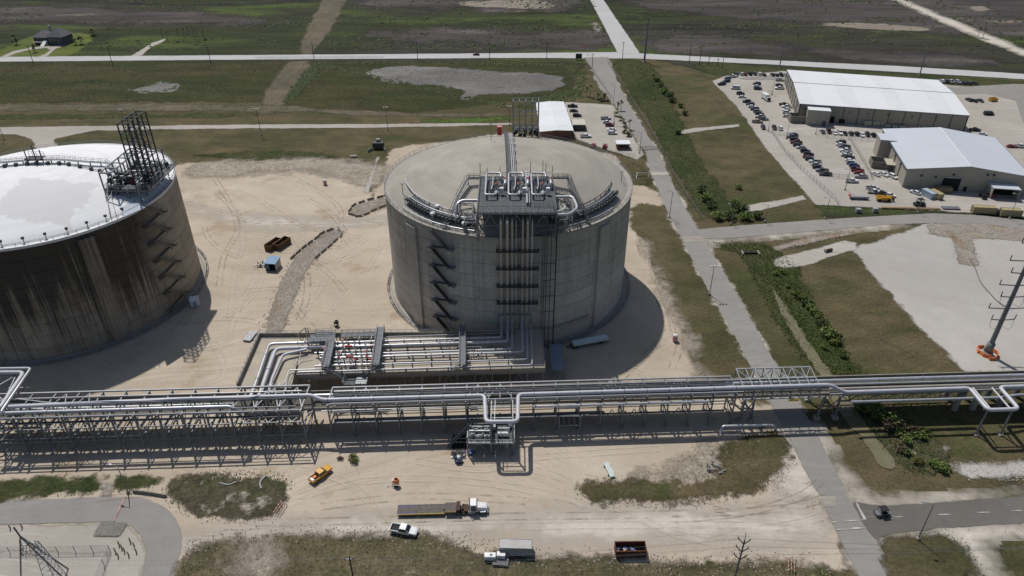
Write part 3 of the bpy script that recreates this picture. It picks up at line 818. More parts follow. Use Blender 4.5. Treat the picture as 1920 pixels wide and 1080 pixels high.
# ------------------------------------------------------------------ zigzag stairs on the walls
def zigzag(c, a_l, a_r, z_top, z_bot, n, label, smat=None):
    smat = smat or STEEL
    t = thing('zigzag_staircase', label, 'staircase', tuple(pol(c, (a_l + a_r) / 2, TR + 1, 0)))
    dz = (z_top - z_bot) / n
    for k in range(n):
        z1, z0 = z_top - k * dz, z_top - (k + 1) * dz
        zm = z0 + dz * 0.16
        up, dn = pol(c, a_l, TR + 1.7, z1), pol(c, a_r, TR + 1.7, zm)
        mb = MB()
        for off in (0, 1.0):
            p, q = pol(c, a_l, TR + .9 + off, z1), pol(c, a_r, TR + .9 + off, zm)
            mb.beam(p, q, .12, .32)
            mb.beam(p + Vector((0, 0, 1)), q + Vector((0, 0, 1)), .07)
            for i in range(5):
                r_ = p.lerp(q, i / 4)
                mb.beam(r_, r_ + Vector((0, 0, 1)), .06)
        mb.beam(pol(c, a_l, TR + 1.4, z1 - .2), pol(c, a_r, TR + 1.4, zm - .2), 1.1, .12)
        st = part('flight', mb, STEELD if smat is STEEL else smat, t)
        mb = MB()
        for i in range(14):
            p = pol(c, a_l, TR + 1.4, z1).lerp(pol(c, a_r, TR + 1.4, zm), (i + .5) / 14)
            mb.box(p, (.34, .95, .05), R((a_l + a_r) / 2))
        part('tread', mb, GRATE, st)
        for a_, z_, nm in ((a_r + 1.0, zm, 'landing'), (a_l - 1.0, z0, 'landing')):
            p = pol(c, a_, TR + .95, z_ - .08)
            mb = MB().box(p, (1.9, 1.9, .14), R(a_))
            for sx, sy in ((-.9, -.9), (.9, -.9)):
                q = p + Vector((sx * math.cos(R(a_)) - sy * math.sin(R(a_)), sx * math.sin(R(a_)) + sy * math.cos(R(a_)), 0))
                mb.beam(q, q + Vector((0, 0, 1.15)), .07)
            for zz in (.55, 1.1):
                e1 = p + Vector((-.9 * math.cos(R(a_)) + .9 * math.sin(R(a_)), -.9 * math.sin(R(a_)) - .9 * math.cos(R(a_)), zz))
                e2 = p + Vector((.9 * math.cos(R(a_)) + .9 * math.sin(R(a_)), .9 * math.sin(R(a_)) - .9 * math.cos(R(a_)), zz))
                mb.beam(e1, e2, .07)
            mb.beam(p + Vector((0, 0, -.1)), pol(c, a_, TR, z_ - 1.6), .14)
            part(nm, mb, smat, t)
        mb = MB()                              # short return flight against the wall
        mb.beam(pol(c, a_r, TR + .45, zm), pol(c, a_l, TR + .45, z0), .8, .14)
        part('return_flight', mb, STEELD if smat is STEEL else smat, t)
    return t
zigzag(TC, -32, -24.5, 38.0, 1.5, 6, 'steel zigzag staircase bolted to the front wall of the grey-domed tank')
zigzag(TL, 71, 81, 38.0, 2.0, 6, 'brown shadowed zigzag staircase on the stained tank wall', simple('wall_brown_steel', (.17, .14, .11), .8))  # brown close to the tone of the stained wall

# ------------------------------------------------------------------ pump platform on the centre tank
DZ = 45.6
PX0, PX1, PY0, PY1 = -9.6, 12.2, 176.4, 201.0
pl = thing('pump_platform', 'steel pump platform with grating deck on the front edge of the grey dome', 'platform', (1.3, 188, 38))
nx, ny = 7, 7
for i in range(nx):
    for j in range(ny):
        x0, x1 = PX0 + (PX1 - PX0) * i / nx, PX0 + (PX1 - PX0) * (i + 1) / nx
        y0, y1 = PY0 + (PY1 - PY0) * j / ny, PY0 + (PY1 - PY0) * (j + 1) / ny
        part('deck_panel', MB().bb(x0 + .06, x1 - .06, y0 + .06, y1 - .06, DZ - .05 - .012 * ((i + j) % 3), DZ + .02 * ((i * 3 + j * 5) % 3)), GRATE, pl)
for i in range(nx + 1):
    x = PX0 + (PX1 - PX0) * i / nx
    part('deck_beam', MB().beam((x, PY0, DZ - .38), (x, PY1, DZ - .38), .22, .5), STEEL, pl)
for j in range(0, ny + 1):
    y = PY0 + (PY1 - PY0) * j / ny
    part('cross_beam', MB().beam((PX0 - .1, y, DZ - .42), (PX1 + .1, y, DZ - .42), .25, .55), STEEL, pl)
for x in (PX0, -2.4, 5.0, PX1):
    for y in (PY0 + .2, 182, 188.5, 195):
        r = math.hypot(x - TC.x, y - TC.y)
        zb = dome_z(min(r, TR - 1.3)) if r < TR - 1.3 else TH - 1.0
        part('leg', MB().beam((x, y, zb), (x, y, DZ - .6), .38), STEEL, pl)
    for y0, y1 in ((PY0 + .2, 182), (182, 188.5)):
        part('brace', MB().beam((x, y0, TH + 1.2), (x, y1, DZ - .8), .2), STEEL, pl)
        part('brace', MB().beam((x, y1, TH + 3.2), (x, y0, DZ - .8), .2), STEEL, pl)
for x0, x1 in ((PX0, -2.4), (-2.4, 5.0), (5.0, PX1)):
    part('brace', MB().beam((x0, PY0 + .2, TH + .6), ((x0 + x1) / 2, PY0 + .2, DZ - .8), .22), STEEL, pl)
    part('brace', MB().beam((x1, PY0 + .2, TH + .6), ((x0 + x1) / 2, PY0 + .2, DZ - .8), .22), STEEL, pl)
    part('lower_beam', MB().beam((x0, PY0 + .2, TH + .5), (x1, PY0 + .2, TH + .5), .3), STEEL, pl)
    part('lower_beam', MB().beam((x0, PY0 + .2, TH + 4), (x1, PY0 + .2, TH + 4), .3), STEEL, pl)
mb = MB()
rail_path(mb, [(PX0, PY0, DZ), (PX1, PY0, DZ), (PX1, PY1, DZ), (PX0, PY1, DZ), (PX0, PY0, DZ)], 1.2, 1.6, .09)
part('deck_railing', mb, STEEL, pl)
mb = MB()
rail_path(mb, [(4.9, PY0 + 3.4, DZ), (PX1 - .6, PY0 + 3.4, DZ), (PX1 - .6, PY0 + .6, DZ)], 1.2, 1.2, .09)
part('inner_railing', mb, STEELD, pl)
for x, h in ((PX0, 7), (-7.5, 4.5), (-3.6, 5), (-.5, 6), (5.6, 7.5), (9.3, 8), (10.2, 6.5), (PX1, 5)):
    part('mast', MB().beam((x, PY1 + .1, DZ), (x, PY1 + .1, DZ + h * .62), .16), STEELD, pl)
mb = MB()
mb.beam((4.2, PY0 + 4, DZ + .9), (4.2, PY1 + 1.5, DZ + 1.1), .5, .3)
mb.beam((4.9, PY0 + 4, DZ + .9), (4.9, PY1 + 1.5, DZ + 1.1), .2, .3)
part('hoist_beam', mb, STEELL, pl)

def pump_loop(x0, label):
    """silver discharge loop of one in-tank pump with its valves"""
    t = thing('pump_discharge_loop', label, 'pipe loop', (x0 + 2, 191, DZ), group='pump discharge loops on the platform')
    zl = DZ + 1.5
    P_ = [(x0 + 4.3, 196.5, DZ), (x0 + 4.3, 196.5, zl + .4), (x0 + 4.3, 199, zl + .4), (x0, 199, zl + .4), (x0, 184.6, zl), (x0 + 3.1, 184.6, zl), (x0 + 3.1, 187.6, zl), (x0 + 3.1, 187.6, DZ)]
    part('pipe', MB().tube(fillet(P_, .9), .27, 10), PIPE, t)
    part('pipe', MB().tube(fillet([(x0 + 2.0, 198.4, DZ), (x0 + 2.0, 198.4, DZ + 1.1), (x0 + 2.0, 192, DZ + 1.1), (x0 + 1.6, 189.5, DZ + 1.1), (x0 + 1.6, 189.5, DZ)], .5), .2, 8), PIPE, t)
    part('pipe', MB().tube(fillet([(x0 + 5.6, 196, DZ + .2), (x0 + 5.6, 196, DZ + 1.9), (x0 + 5.6, 191.4, DZ + 1.9), (x0 + 5.6, 191.4, DZ)], .6), .42, 10), PIPE, t)
    v = part('valve', MB().lathe([(.01, 0), (.5, 0), (.5, .5), (.3, .6), (.3, 1.3), (.45, 1.4), (.45, 1.9), (.01, 1.9)], 10, (x0 + 2.9, 190.3, DZ + .3)), STEELL, t)
    part('handwheel', MB().lathe([(.2, 0), (.5, 0), (.5, .12), (.2, .12)], 10, (x0 + 2.9, 190.3, DZ + 2.25)), REDP, v)
    part('valve', MB().lathe([(.01, 0), (.45, 0), (.45, .7), (.2, .8), (.2, 1.6), (.01, 1.6)], 10, (x0 + 4.2, 192.4, DZ + .3)), STEELL, t)
    part('actuator', MB().box((x0 + 5.6, 194.2, DZ + 2.3), (.7, .6, .5)), REDP, t)
    part('junction_box', MB().box((x0 + 4.6, 187.6, DZ + 1.5), (1.1, .9, 1.5)), WHITEP, t)
    part('pump_head', MB().lathe([(.01, 0), (.95, 0), (.95, .5), (.7, .6), (.7, 1.0), (.01, 1.05)], 14, (x0 + 3.1, 187.6, DZ)), STEELL, t)
    mb = MB()
    for k in range(34):
        px, py = x0 + rnd.uniform(.8, 6), rnd.uniform(185, 198)
        mb.beam((px, py, DZ), (px, py, DZ + rnd.uniform(.6, 1.8)), .12)
        mb.beam((px, py, DZ + .6), (px + rnd.uniform(-1.2, 1.2), py, DZ + .6), .1)
    part('instrument_stand', mb, STEELD, t)
    return t
pump_loop(-7.6, 'leftmost silver pump discharge loop on the tank platform')
pump_loop(-1.0, 'middle silver pump discharge loop on the tank platform')
pump_loop(5.7, 'rightmost silver pump discharge loop on the tank platform, beside the hoist beam')

# stairs and wing piping either side of the platform
def side_stair(pts, label):
    t = thing('platform_stair', label, 'stair', tuple(Vector(pts[-1])))
    pts = [Vector(p) for p in pts]
    for a, b in zip(pts[:-1], pts[1:]):
        d = (b - a)
        n = Vector((-d.y, d.x, 0)).normalized() * .55
        mb = MB()
        mb.beam(a + n, b + n, .14, .35)
        mb.beam(a - n, b - n, .14, .35)
        st = part('stringer_pair', mb, STEEL, t)
        mb = MB()
        k = max(3, int(d.length / .45))
        for i in range(k):
            p = a.lerp(b, (i + .5) / k)
            mb.box(p, (.9, .3, .06), math.atan2(d.y, d.x) + R(90))
        part('tread', mb, GRATE, st)
        mb = MB()
        for s_ in (-1, 1):
            rail_path(mb, [a + n * s_, b + n * s_], 1.15, 1.4, .08)
        part('handrail', mb, STEELD, st)
    for p in pts[1:-1]:
        r = math.hypot(p.x - TC.x, p.y - TC.y)
        part('support_leg', MB().beam((p.x, p.y, dome_z(min(r, 38))), p, .25), STEEL, t)
    return t
side_stair([(-9.8, 199.5, DZ), (-13.2, 199.5, DZ), (-15.8, 192, 43), (-17.2, 186, 41), (-18.2, 182.5, 39.4), (-20, 181.5, 38.6)], 'stair descending from the left side of the tank platform')
side_stair([(12.4, 199.8, DZ), (17.0, 199.8, DZ), (19.0, 192, 42.6), (21.2, 186.5, 40.2), (22.4, 184, 38.8)], 'stair descending from the right side of the tank platform')
side_stair([(12.4, 193.5, 43.5), (15.4, 192.5, 42.8), (18.2, 187.5, 40.6)], 'short inner stair beside the right pipe bend')
def pipe(name, pts, r, mat, label, cat='pipe', fil=None, group=None, n=10, sup=None, flanges=None):
    t = thing(name, label, cat, tuple(Vector(pts[0])), group=group)
    path = fillet(pts, fil or r * 2.6)
    part('pipe_run', MB().tube(path, r, n), mat, t)
    if flanges:
        for a, b in zip([Vector(p) for p in pts[:-1]], [Vector(p) for p in pts[1:]]):
            d = b - a
            k = int(d.length / flanges)
            for i in range(1, k + 1):
                p = a + d * ((i - .5) / max(k, 1))
                u = d.normalized() * .12
                part('flange', MB().tube([p - u, p + u], r * 1.18, n), STEELL, t)
    return t
pipe('vapour_pipe', [(12.2, 188.5, 44.6), (17.5, 188.5, 44.6), (18.2, 183.2, 44.6), (18.2, 181, 44.4), (15.6, 177.6, 44.3), (12.4, 177.6, 44.3)], .42, PIPE, 'thick silver pipe bend looping out of the right platform side')
pipe('vapour_pipe', [(12.2, 179.0, 44.5), (14.2, 179.6, 44.6), (15.0, 181.4, 44.9), (14.6, 184.5, 44.0)], .35, PIPE, 'short silver pipe elbow inside the larger right bend')
pipe('vapour_pipe', [(-9.7, 187.5, 43.9), (-14.5, 187.5, 43.9), (-16.0, 186.0, 43.2), (-16.0, 183.6, 40.0), (-16.0, 183.6, 38.8)], .45, PIPE, 'thick silver pipe elbow dropping beside the left platform stair')
for sgn, lab in ((-1, 'left'), (1, 'right')):
    a0, a1 = (-57, -15) if sgn < 0 else (20, 66)
    t = thing('rim_pipe_rack', 'curved steel pipe rack along the %s front rim of the grey dome' % lab, 'pipe rack', tuple(pol(TC, (a0 + a1) / 2, 36, TH)))
    K = 20
    for k in range(K + 1):
        a = a0 + (a1 - a0) * k / K
        mb = MB()
        for r_ in (34.2, 37.0):
            zb = dome_z(r_)
            mb.beam(pol(TC, a, r_, zb), pol(TC, a, r_, TH + 3.4 + (.9 if k % 2 else 0)), .17)
        mb.beam(pol(TC, a, 34.0, TH + 2.9), pol(TC, a, 37.2, TH + 2.9), .17)
        mb.beam(pol(TC, a, 34.2, TH + 1.6), pol(TC, a, 37.0, TH + 2.9), .12)
        part('frame', mb, STEELD, t)
    for r_, zz, pr in ((34.6, 3.2, .14), (35.3, 3.25, .2), (36.2, 3.2, .16), (36.8, 3.9, .08), (34.2, 3.9, .08)):
        part('pipe_run', MB().tube([pol(TC, a0 + (a1 - a0) * k / 30, r_, TH + zz) for k in range(31)], pr, 7), STEEL if pr < .2 else PIPE, t)
    mb = MB()
    for k in range(30):
        a = a0 + (a1 - a0) * k / 30
        a2 = a0 + (a1 - a0) * (k + 1) / 30
        V = [pol(TC, q, r_, TH + 2.75) for q in (a, a2) for r_ in (34.1, 37.1)]
        mb.add(V, [(0, 1, 3, 2)])
    part('walkway', mb, GRATE, t)
    s = -1 if sgn < 0 else 1
    pts = [pol(TC, s * (78 - 66 * k / 40), 33.2, dome_z(33.2) + .9) for k in range(41)]
    t2 = thing('dome_ring_pipe', 'pale curved pipe running over the %s part of the grey dome' % lab, 'pipe', tuple(pts[0]))
    part('pipe_run', MB().tube(pts, .2, 7), CONC if sgn > 0 else PIPEL, t2)
    mb = MB()
    for k in range(0, 41, 4):
        mb.beam(pts[k], pts[k] - Vector((0, 0, 1.0)), .15)
    part('pipe_support', mb, STEEL, t2)
    # rim pipe outside
    pts = [pol(TC, s * (14 + 40 * k / 30), 38.6, TH + 1.3) for k in range(31)]
    t3 = thing('rim_pipe', 'pale pipe following the %s front edge of the grey dome rim' % lab, 'pipe', tuple(pts[0]))
    part('pipe_run', MB().tube(pts, .19, 7), PIPE, t3)
    mb = MB()
    for k in range(0, 31, 3):
        mb.beam(pts[k], pts[k] - Vector((0, 0, .9)), .14)
    part('pipe_support', mb, STEEL, t3)
def vent(ang, r, label):
    p = pol(TC, ang, r, dome_z(min(r, 38.6)))
    t = thing('roof_vent', label, 'vent', tuple(p))
    part('vent_pipe', MB().lathe([(.35, 0), (.35, 1.3)], 12, tuple(p)), STEELL, t)
    part('vent_cap', MB().lathe([(.35, 1.2), (.85, 1.3), (.85, 1.75), (.6, 2.0), (.01, 2.1)], 14, tuple(p)), WHITEP, t)
vent(-19, 37.6, 'white capped roof vent nearest the left platform leg')
vent(-36, 37.0, 'white capped roof vent beside the left rim pipe rack')
vent(-37, 34.0, 'white capped roof vent behind the left rim pipe rack')

# trestles that carry the wing pipes either side of the platform
def trestle(x0, x1, y0, y1, zt, label):
    t = thing('pipe_trestle', label, 'trestle', ((x0 + x1) / 2, (y0 + y1) / 2, TH))
    P4 = [(x0, y0), (x1, y0), (x1, y1), (x0, y1)]
    for i, (x, y) in enumerate(P4):
        r = math.hypot(x - TC.x, y - TC.y)
        b = dome_z(min(38, r))
        part('post', MB().beam((x, y, b), (x, y, zt), .24), STEEL, t)
        x2, y2 = P4[(i + 1) % 4]
        part('beam', MB().beam((x, y, zt), (x2, y2, zt), .22), STEEL, t)
        part('beam', MB().beam((x, y, (zt + b) / 2), (x2, y2, (zt + b) / 2), .16), STEEL, t)
        part('brace', MB().beam((x, y, b + .3), (x2, y2, zt), .13), STEEL, t)
    mb = MB()
    rail_path(mb, [(x, y, zt) for x, y in P4] + [(x0, y0, zt)], 1.1, 1.2, .07)
    part('railing', mb, STEELL, t)
trestle(13.6, 17.2, 181, 186.6, 43.2, 'steel trestle under the right silver pipe bend')
trestle(-15.2, -11.2, 182.5, 188.6, 42.4, 'steel trestle under the left silver pipe elbow')
trestle(12.8, 15.4, 177.4, 180.4, 42.8, 'low steel trestle at the right front platform corner')
trestle(-13.4, -10.2, 178.2, 181.4, 41.4, 'low steel trestle at the left front platform corner')
# walkway over the dome to the tower at the back
bw = thing('dome_walkway', 'narrow pipe and walkway bridge crossing the grey dome front to back', 'walkway', (0, 226, 45))
ys = [200.5 + 55 * k / 14 for k in range(15)]
def zb(y):
    return max(dome_z(min(38.4, abs(y - TC.y))) + .9, TH + 1.6)
for off, m_, wd in ((-.9, GRATE, 1.1), (.35, PIPE, .35), (.95, PIPEL, .3), (1.5, STEELL, .22)):
    mb = MB()
    pts = [(-1.4 + 1.4 * (1 - k / 14) + off - .2, ys[k], zb(ys[k])) for k in range(15)]
    if m_ is GRATE:
        for a, b in zip(pts[:-1], pts[1:]):
            mb.beam(a, b, wd, .12)
        part('walkway', mb, m_, bw)
        mb = MB()
        for s_ in (-.55, .55):
            rail_path(mb, [(q[0] + s_, q[1], q[2]) for q in pts], 1.1, 2.2, .07)
        part('handrail', mb, STEEL, bw)
    else:
        part('pipe_run', mb.tube(pts, wd / 2, 7), m_, bw)
for k in range(1, 15, 2):
    p = (-.2 - 1.0 * k / 14, ys[k], zb(ys[k]) - .2)
    part('trestle', MB().beam((p[0] - 1.6, p[1], p[2]), (p[0] + 1.9, p[1], p[2]), .2).beam((p[0] - 1.5, p[1], p[2] - 1.1), (p[0] - 1.5, p[1], p[2]), .2).beam((p[0] + 1.8, p[1], p[2] - 1.1), (p[0] + 1.8, p[1], p[2]), .2), STEEL, bw)

# ------------------------------------------------------------------ steel frame towers
def frame_tower(c, rz, nxb, nyb, dx, dy, z0, z1, lev, label, mat, name='steel_tower', open_top=True):
    t = thing(name, label, 'tower', (c[0], c[1], z0))
    ca, sa = math.cos(rz), math.sin(rz)
    def W(i, j, z):
        x, y = (i - nxb / 2) * dx, (j - nyb / 2) * dy
        return Vector((c[0] + x * ca - y * sa, c[1] + x * sa + y * ca, z))
    for i in range(nxb + 1):
        for j in range(nyb + 1):
            part('column', MB().beam(W(i, j, z0), W(i, j, z1), .32), mat, t)
    zs = [z0 + (z1 - z0) * k / lev for k in range(1, lev + 1)]
    for z in zs:
        for j in range(nyb + 1):
            part('beam', MB().beam(W(0, j, z), W(nxb, j, z), .24), mat, t)
        for i in range(nxb + 1):
            part('beam', MB().beam(W(i, 0, z), W(i, nyb, z), .24), mat, t)
    for k in range(0, lev, 2):
        za, zb_ = z0 + (z1 - z0) * k / lev, zs[k]
        for j in range(nyb + 1):
            i = (k + j) % nxb
            part('brace', MB().beam(W(i, j, za), W(i + 1, j, zb_), .14), mat, t)
        for i in (0, nxb):
            j = k % nyb
            part('brace', MB().beam(W(i, j, za), W(i, j + 1, zb_), .14), mat, t)
    return t, W
tw, W_ = frame_tower((5.0, 252.8), 0, 4, 1, 2.3, 4.0, TH + .4, 52.5, 3, 'grey open steel frame tower on the back rim of the grey dome', STEEL)
for i in range(5):
    part('foot_block', MB().box(W_(i, 0, TH + .7), (.9, .9, .8)), CONC, tw)
    part('vent_stack', MB().beam(W_(i, 1, 52.5), W_(i, 1, 54.6), .2), STEEL, tw)
part('deck', MB().bb(.3, 9.7, 250.7, 254.9, TH + 4.4, TH + 4.6), GRATE, tw)
for k in range(26):
    x, y = rnd.uniform(.6, 9.4), rnd.uniform(251, 254.6)
    part('valve_box', MB().box((x, y, TH + 1.6 + rnd.random() * 2), (rnd.uniform(.3, 1.1), rnd.uniform(.3, .9), rnd.uniform(.5, 1.6))), STEELD, tw)
rb = thing('equipment_cabinet', 'small red equipment cabinet on legs at the back tank rim', 'cabinet', (-4.6, 254.2, TH + .4))
part('cabinet_body', MB().bb(-5.4, -3.8, 253.4, 255, TH + 1.6, TH + 4.6), REDP, rb)
part('cabinet_roof', MB().bb(-5.5, -3.7, 253.3, 255.1, TH + 4.62, TH + 4.8), simple('pink_panel', (.55, .2, .22)), rb)
for x in (-5.3, -3.9):
    for y in (253.5, 254.9):
        part('leg', MB().beam((x, y, TH + .4), (x, y, TH + 1.6), .14), STEELD, rb)
# davit masts on the grey dome
def mast(ang, r, h, label):
    b = pol(TC, ang, r, dome_z(min(38.4, r)))
    t = thing('lightning_mast', label, 'mast', tuple(b), group='thin masts on the grey dome')
    part('mast_pole', MB().beam(b, b + Vector((0, 0, h)), .16), STEELD, t)
    part('cross_arm', MB().beam(b + Vector((-.6, 0, h)), b + Vector((.6, 0, h)), .14), STEELD, t)
mast(-66, 35.5, 3.4, 'thin mast standing near the left edge of the grey dome')
mast(196, 22, 6.2, 'thin mast standing left of the dome walkway')
mast(84, 36.5, 3.2, 'thin mast standing near the right edge of the grey dome')

# ------------------------------------------------------------------ riser pipes down the front of the centre tank
yR = TC.y - TR - 1.0
RZ0 = 9.4
for i, (x, r, m_, nm) in enumerate(((-3.05, .36, PIPET, 'leftmost'), (-1.3, .42, PIPET, 'second'), (0.05, .30, PIPET, 'third'), (1.15, .13, PIPE, 'thin silver fourth'), (3.0, .27, PIPET, 'fifth'), (4.35, .33, PIPET, 'sixth'), (5.6, .2, PIPE, 'rightmost silver'))):
    pipe('riser_pipe', [(x, yR + 3, DZ - 2.2), (x, yR, DZ - 2.2 - .1), (x, yR, RZ0 + 3)], r, m_, '%s vertical riser pipe on the front of the grey-domed tank' % nm, group='riser pipes', flanges=None, fil=1.2)
for k, z in enumerate((34.2, 28.5, 22.6, 16.8)):
    t = thing('riser_bracket', '%s horizontal steel bracket holding the riser pipes' % ('topmost', 'second', 'third', 'lowest')[k], 'bracket', (1, yR, z), group='riser brackets')
    part('bracket_beam', MB().beam((-4.4, yR - .6, z), (7.6, yR - .6, z), .35, .4), STEELD, t)
    part('bracket_beam', MB().beam((-4.4, yR + .6, z), (7.6, yR + .6, z), .3, .4), STEELD, t)
    for x in (-4.4, -.6, 2.1, 7.4):
        part('bracket_arm', MB().beam((x, yR - .8, z), (x, yR + 1.4, z), .25), STEELD, t)
    mb = MB()
    rail_path(mb, [(-4.4, yR - .9, z), (7.6, yR - .9, z)], 1.1, 1.5, .07)
    part('handrail', mb, STEELD, t)
fr = thing('riser_portal', 'steel portal frame at the foot of the riser pipes', 'frame', (1, yR, 8))
part('portal_beam', MB().beam((-4.2, yR - 1.0, 13.2), (5.6, yR - 1.0, 13.2), .4), STEEL, fr)
for x in (-4.2, 2.2, 5.6):
    part('portal_post', MB().beam((x, yR - 1.0, 8.3), (x, yR - 1.0, 13.2), .35), STEEL, fr)
lift = thing('hoist_rails', 'five dark vertical hoist rails right of the riser pipes', 'hoist rails', (11, yR, 0))
for x, m_ in ((8.6, STEELD), (9.2, STEELD), (9.8, STEELD), (11.0, STEELD), (12.4, BLACKP)):
    part('rail', MB().beam((x, yR - .2, .1), (x, yR - .2, DZ - .6), .34 if m_ is BLACKP else .2), m_, lift)
for z in (30, 24.5, 19, 13.5):
    part('rail_tie', MB().beam((8.6, yR - .1, z), (12.6, yR + .6, z), .14), STEELD, lift)
# ------------------------------------------------------------------ roof gear of the left tank
pt2 = thing('roof_pump_platform', 'steel pump platform on the right rim of the white dome', 'platform', (-116, 208, 38))
Z2p = 42.6
def L2(u, v, z):                 # platform frame: u outward (to the right), v along the rim
    return Vector((-117 + u, 208 + v, z))
for i in range(4):
    for j in range(5):
        part('deck_panel', MB().bb(-123 + i * 3.4, -123 + i * 3.4 + 3.3, 198 + j * 4, 198 + j * 4 + 3.9, Z2p - .06, Z2p + .02 * ((i + j) % 3)), GRATE, pt2)
for i in range(5):
    for j in range(6):
        x, y = -123 + i * 3.4, 198 + j * 4
        r = math.hypot(x - TL.x, y - TL.y)
        if r < TR + .6:
            tall = Z2p + (5.2 if i in (0, 1) or j == 5 else 0)
            part('column', MB().beam((x, y, dome_z(min(r, 38.6))), (x, y, tall), .34), STEEL, pt2)
        if j < 5:
            part('beam', MB().beam((x, y, Z2p - .4), (x, y + 4, Z2p - .4), .3, .4), STEEL, pt2)
            if i in (0, 1):
                part('beam', MB().beam((x, y, Z2p + 5.2), (x, y + 4, Z2p + 5.2), .3), STEEL, pt2)
        if i < 4:
            part('beam', MB().beam((x, y, Z2p - .5), (x + 3.4, y, Z2p - .5), .3, .4), STEEL, pt2)
            if i == 0:
                part('beam', MB().beam((x, y, Z2p + 5.2), (x + 3.4, y, Z2p + 5.2), .3), STEEL, pt2)
    for j in range(5):
        x = -123 + i * 3.4
        if math.hypot(x - TL.x, 198 + j * 4 - TL.y) < TR:
            part('brace', MB().beam((x, 198 + j * 4, TH + 3), (x, 202 + j * 4, Z2p - .6), .2), STEEL, pt2)
mb = MB()
rail_path(mb, [(-123, 198, Z2p), (-109.4, 198, Z2p), (-109.4, 218, Z2p), (-123, 218, Z2p), (-123, 198, Z2p)], 1.2, 1.5, .09)
part('deck_railing', mb, STEEL, pt2)
mb, mb2, mb3 = MB(), MB(), MB()
for k in range(60):
    x, y = rnd.uniform(-122.5, -110), rnd.uniform(198.5, 217)
    hgt = rnd.uniform(.5, 2.2)
    if k % 3 == 0:
        part('valve', MB().lathe([(.01, 0), (.4, 0), (.4, hgt), (.01, hgt)], 8, (x, y, Z2p)), STEELD, pt2)
    elif k % 3 == 1:
        part('pipe', MB().tube(fillet([(x, y, Z2p), (x, y, Z2p + hgt), (x, y + 2.5, Z2p + hgt), (x, y + 2.5, Z2p)], .4), .2, 7), PIPE, pt2)
    elif k % 15 == 2:
        part('actuator', MB().box((x, y, Z2p + .9), (.8, .8, 1.4)), simple('rust_red_paint', (.28, .06, .035), .6), pt2)
for k in range(22):
    part('equipment_box', MB().box((rnd.uniform(-122, -110.5), rnd.uniform(198.6, 216), Z2p + rnd.uniform(.5, 2.4)), (rnd.uniform(.5, 1.6), rnd.uniform(.4, 1.4), rnd.uniform(.5, 1.4))), STEELD if k % 3 else STEELL, pt2)
for k, (x, y) in enumerate(((-120.5, 203), (-119.5, 207), (-118.5, 211))):
    part('pump_loop', MB().tube(fillet([(x, y, Z2p), (x, y, Z2p + 2), (x + 5, y, Z2p + 2), (x + 5, y + 2, Z2p + 2), (x + 5, y + 2, Z2p)], .7), .35, 8), PIPE, pt2)
frame_tower((-113.2, 206.6), R(88), 4, 1, 2.8, 3.0, Z2p, 62.0, 6, 'tall open steel frame tower rising from the right rim of the white dome', STEELD)
# ramp deck and stair of the left platform towards the front rim
t = thing('rim_stair', 'railed stair and grey landing at the front rim of the white dome', 'stair', (-115, 196, 38))
part('landing', MB().prism([(-121, 199.5), (-117.5, 200.5), (-109.5, 193), (-113, 186.8)], TH + 1.3, TH + 1.5), simple('pale_deck', (.36, .40, .46)), t)
mb = MB()
for off in (0, 1.3):
    rail_path(mb, [(-122.5 + off, 200 - off * .2, 42), (-121.5 + off, 195.5, 40.2), (-116.5 + off, 186.2 + off * .6, 39.2)], 1.2, 1.4, .1)
    mb.beam((-122.5 + off, 200, 42), (-121.5 + off, 195.5, 40.2), .2, .35)
    mb.beam((-121.5 + off, 195.5, 40.2), (-116.5 + off, 186.2 + off * .6, 39.2), .2, .35)
part('railing', mb, STEEL, t)
# walkway across the white dome
pts_px = [(-60, 306), (0, 302), (60, 297), (110, 296), (160, 300), (200, 302), (228, 322)]
def on_dome(px, py, c, lift=0.0):
    z = 40.0
    for _ in range(30):
        p = at(px, py, z)
        z = dome_z(min(38.5, math.hypot(p.x - c.x, p.y - c.y))) + lift
    return at(px, py, z)
wk = thing('dome_walkway', 'railed walkway crossing the white dome to its pump platform', 'walkway', tuple(on_dome(100, 297, TL)))
pts = [on_dome(a, b + 3, TL, 1.2) for a, b in pts_px]
mb = MB()
for a, b in zip(pts[:-1], pts[1:]):
    mb.beam(a, b, 1.2, .14)
part('walkway', mb, STEEL, wk)
mb = MB()
for s_ in (-.6, .6):
    rail_path(mb, [p + Vector((0, s_, 0)) for p in pts], 1.1, 1.6, .08)
part('handrail', mb, STEEL, wk)
mb = MB()
for a, b in zip(pts[:-1], pts[1:]):
    for q in (.2, .7):
        p = a.lerp(b, q)
        mb.beam(p, p - Vector((0, 0, 1.4)), .25)
part('support_leg', mb, STEELD, wk)
pp = [on_dome(a, b, TL, .5) for a, b in ((-60, 322), (0, 312), (60, 306), (120, 306), (180, 318), (228, 333))]
t = thing('dome_pipe', 'thin pipe on blocks curving over the white dome below the walkway', 'pipe', tuple(pp[2]))
part('pipe_run', MB().tube(pp, .16, 6), STEELL, t)
for a, b in zip(pp[:-1], pp[1:]):
    for q in (.15, .5, .85):
        p = a.lerp(b, q)
        part('pipe_block', MB().box(p, (.9, .9, 1.1)), STEELD, t)
hut = thing('walkway_gantry', 'small steel gantry on the walkway at the top of the white dome', 'gantry', tuple(on_dome(64, 300, TL)))
g0 = on_dome(64, 300, TL, 1.2)
part('gantry_deck', MB().box(g0 + Vector((0, .5, .5)), (5, 3, .2)), STEELD, hut)
for dx in (-2.4, .4, 2.4):
    part('gantry_post', MB().beam(g0 + Vector((dx, .4, -1)), g0 + Vector((dx, .4, 3.2 + (dx == .4) * 1.5)), .25), STEELD, hut)
mb = MB()
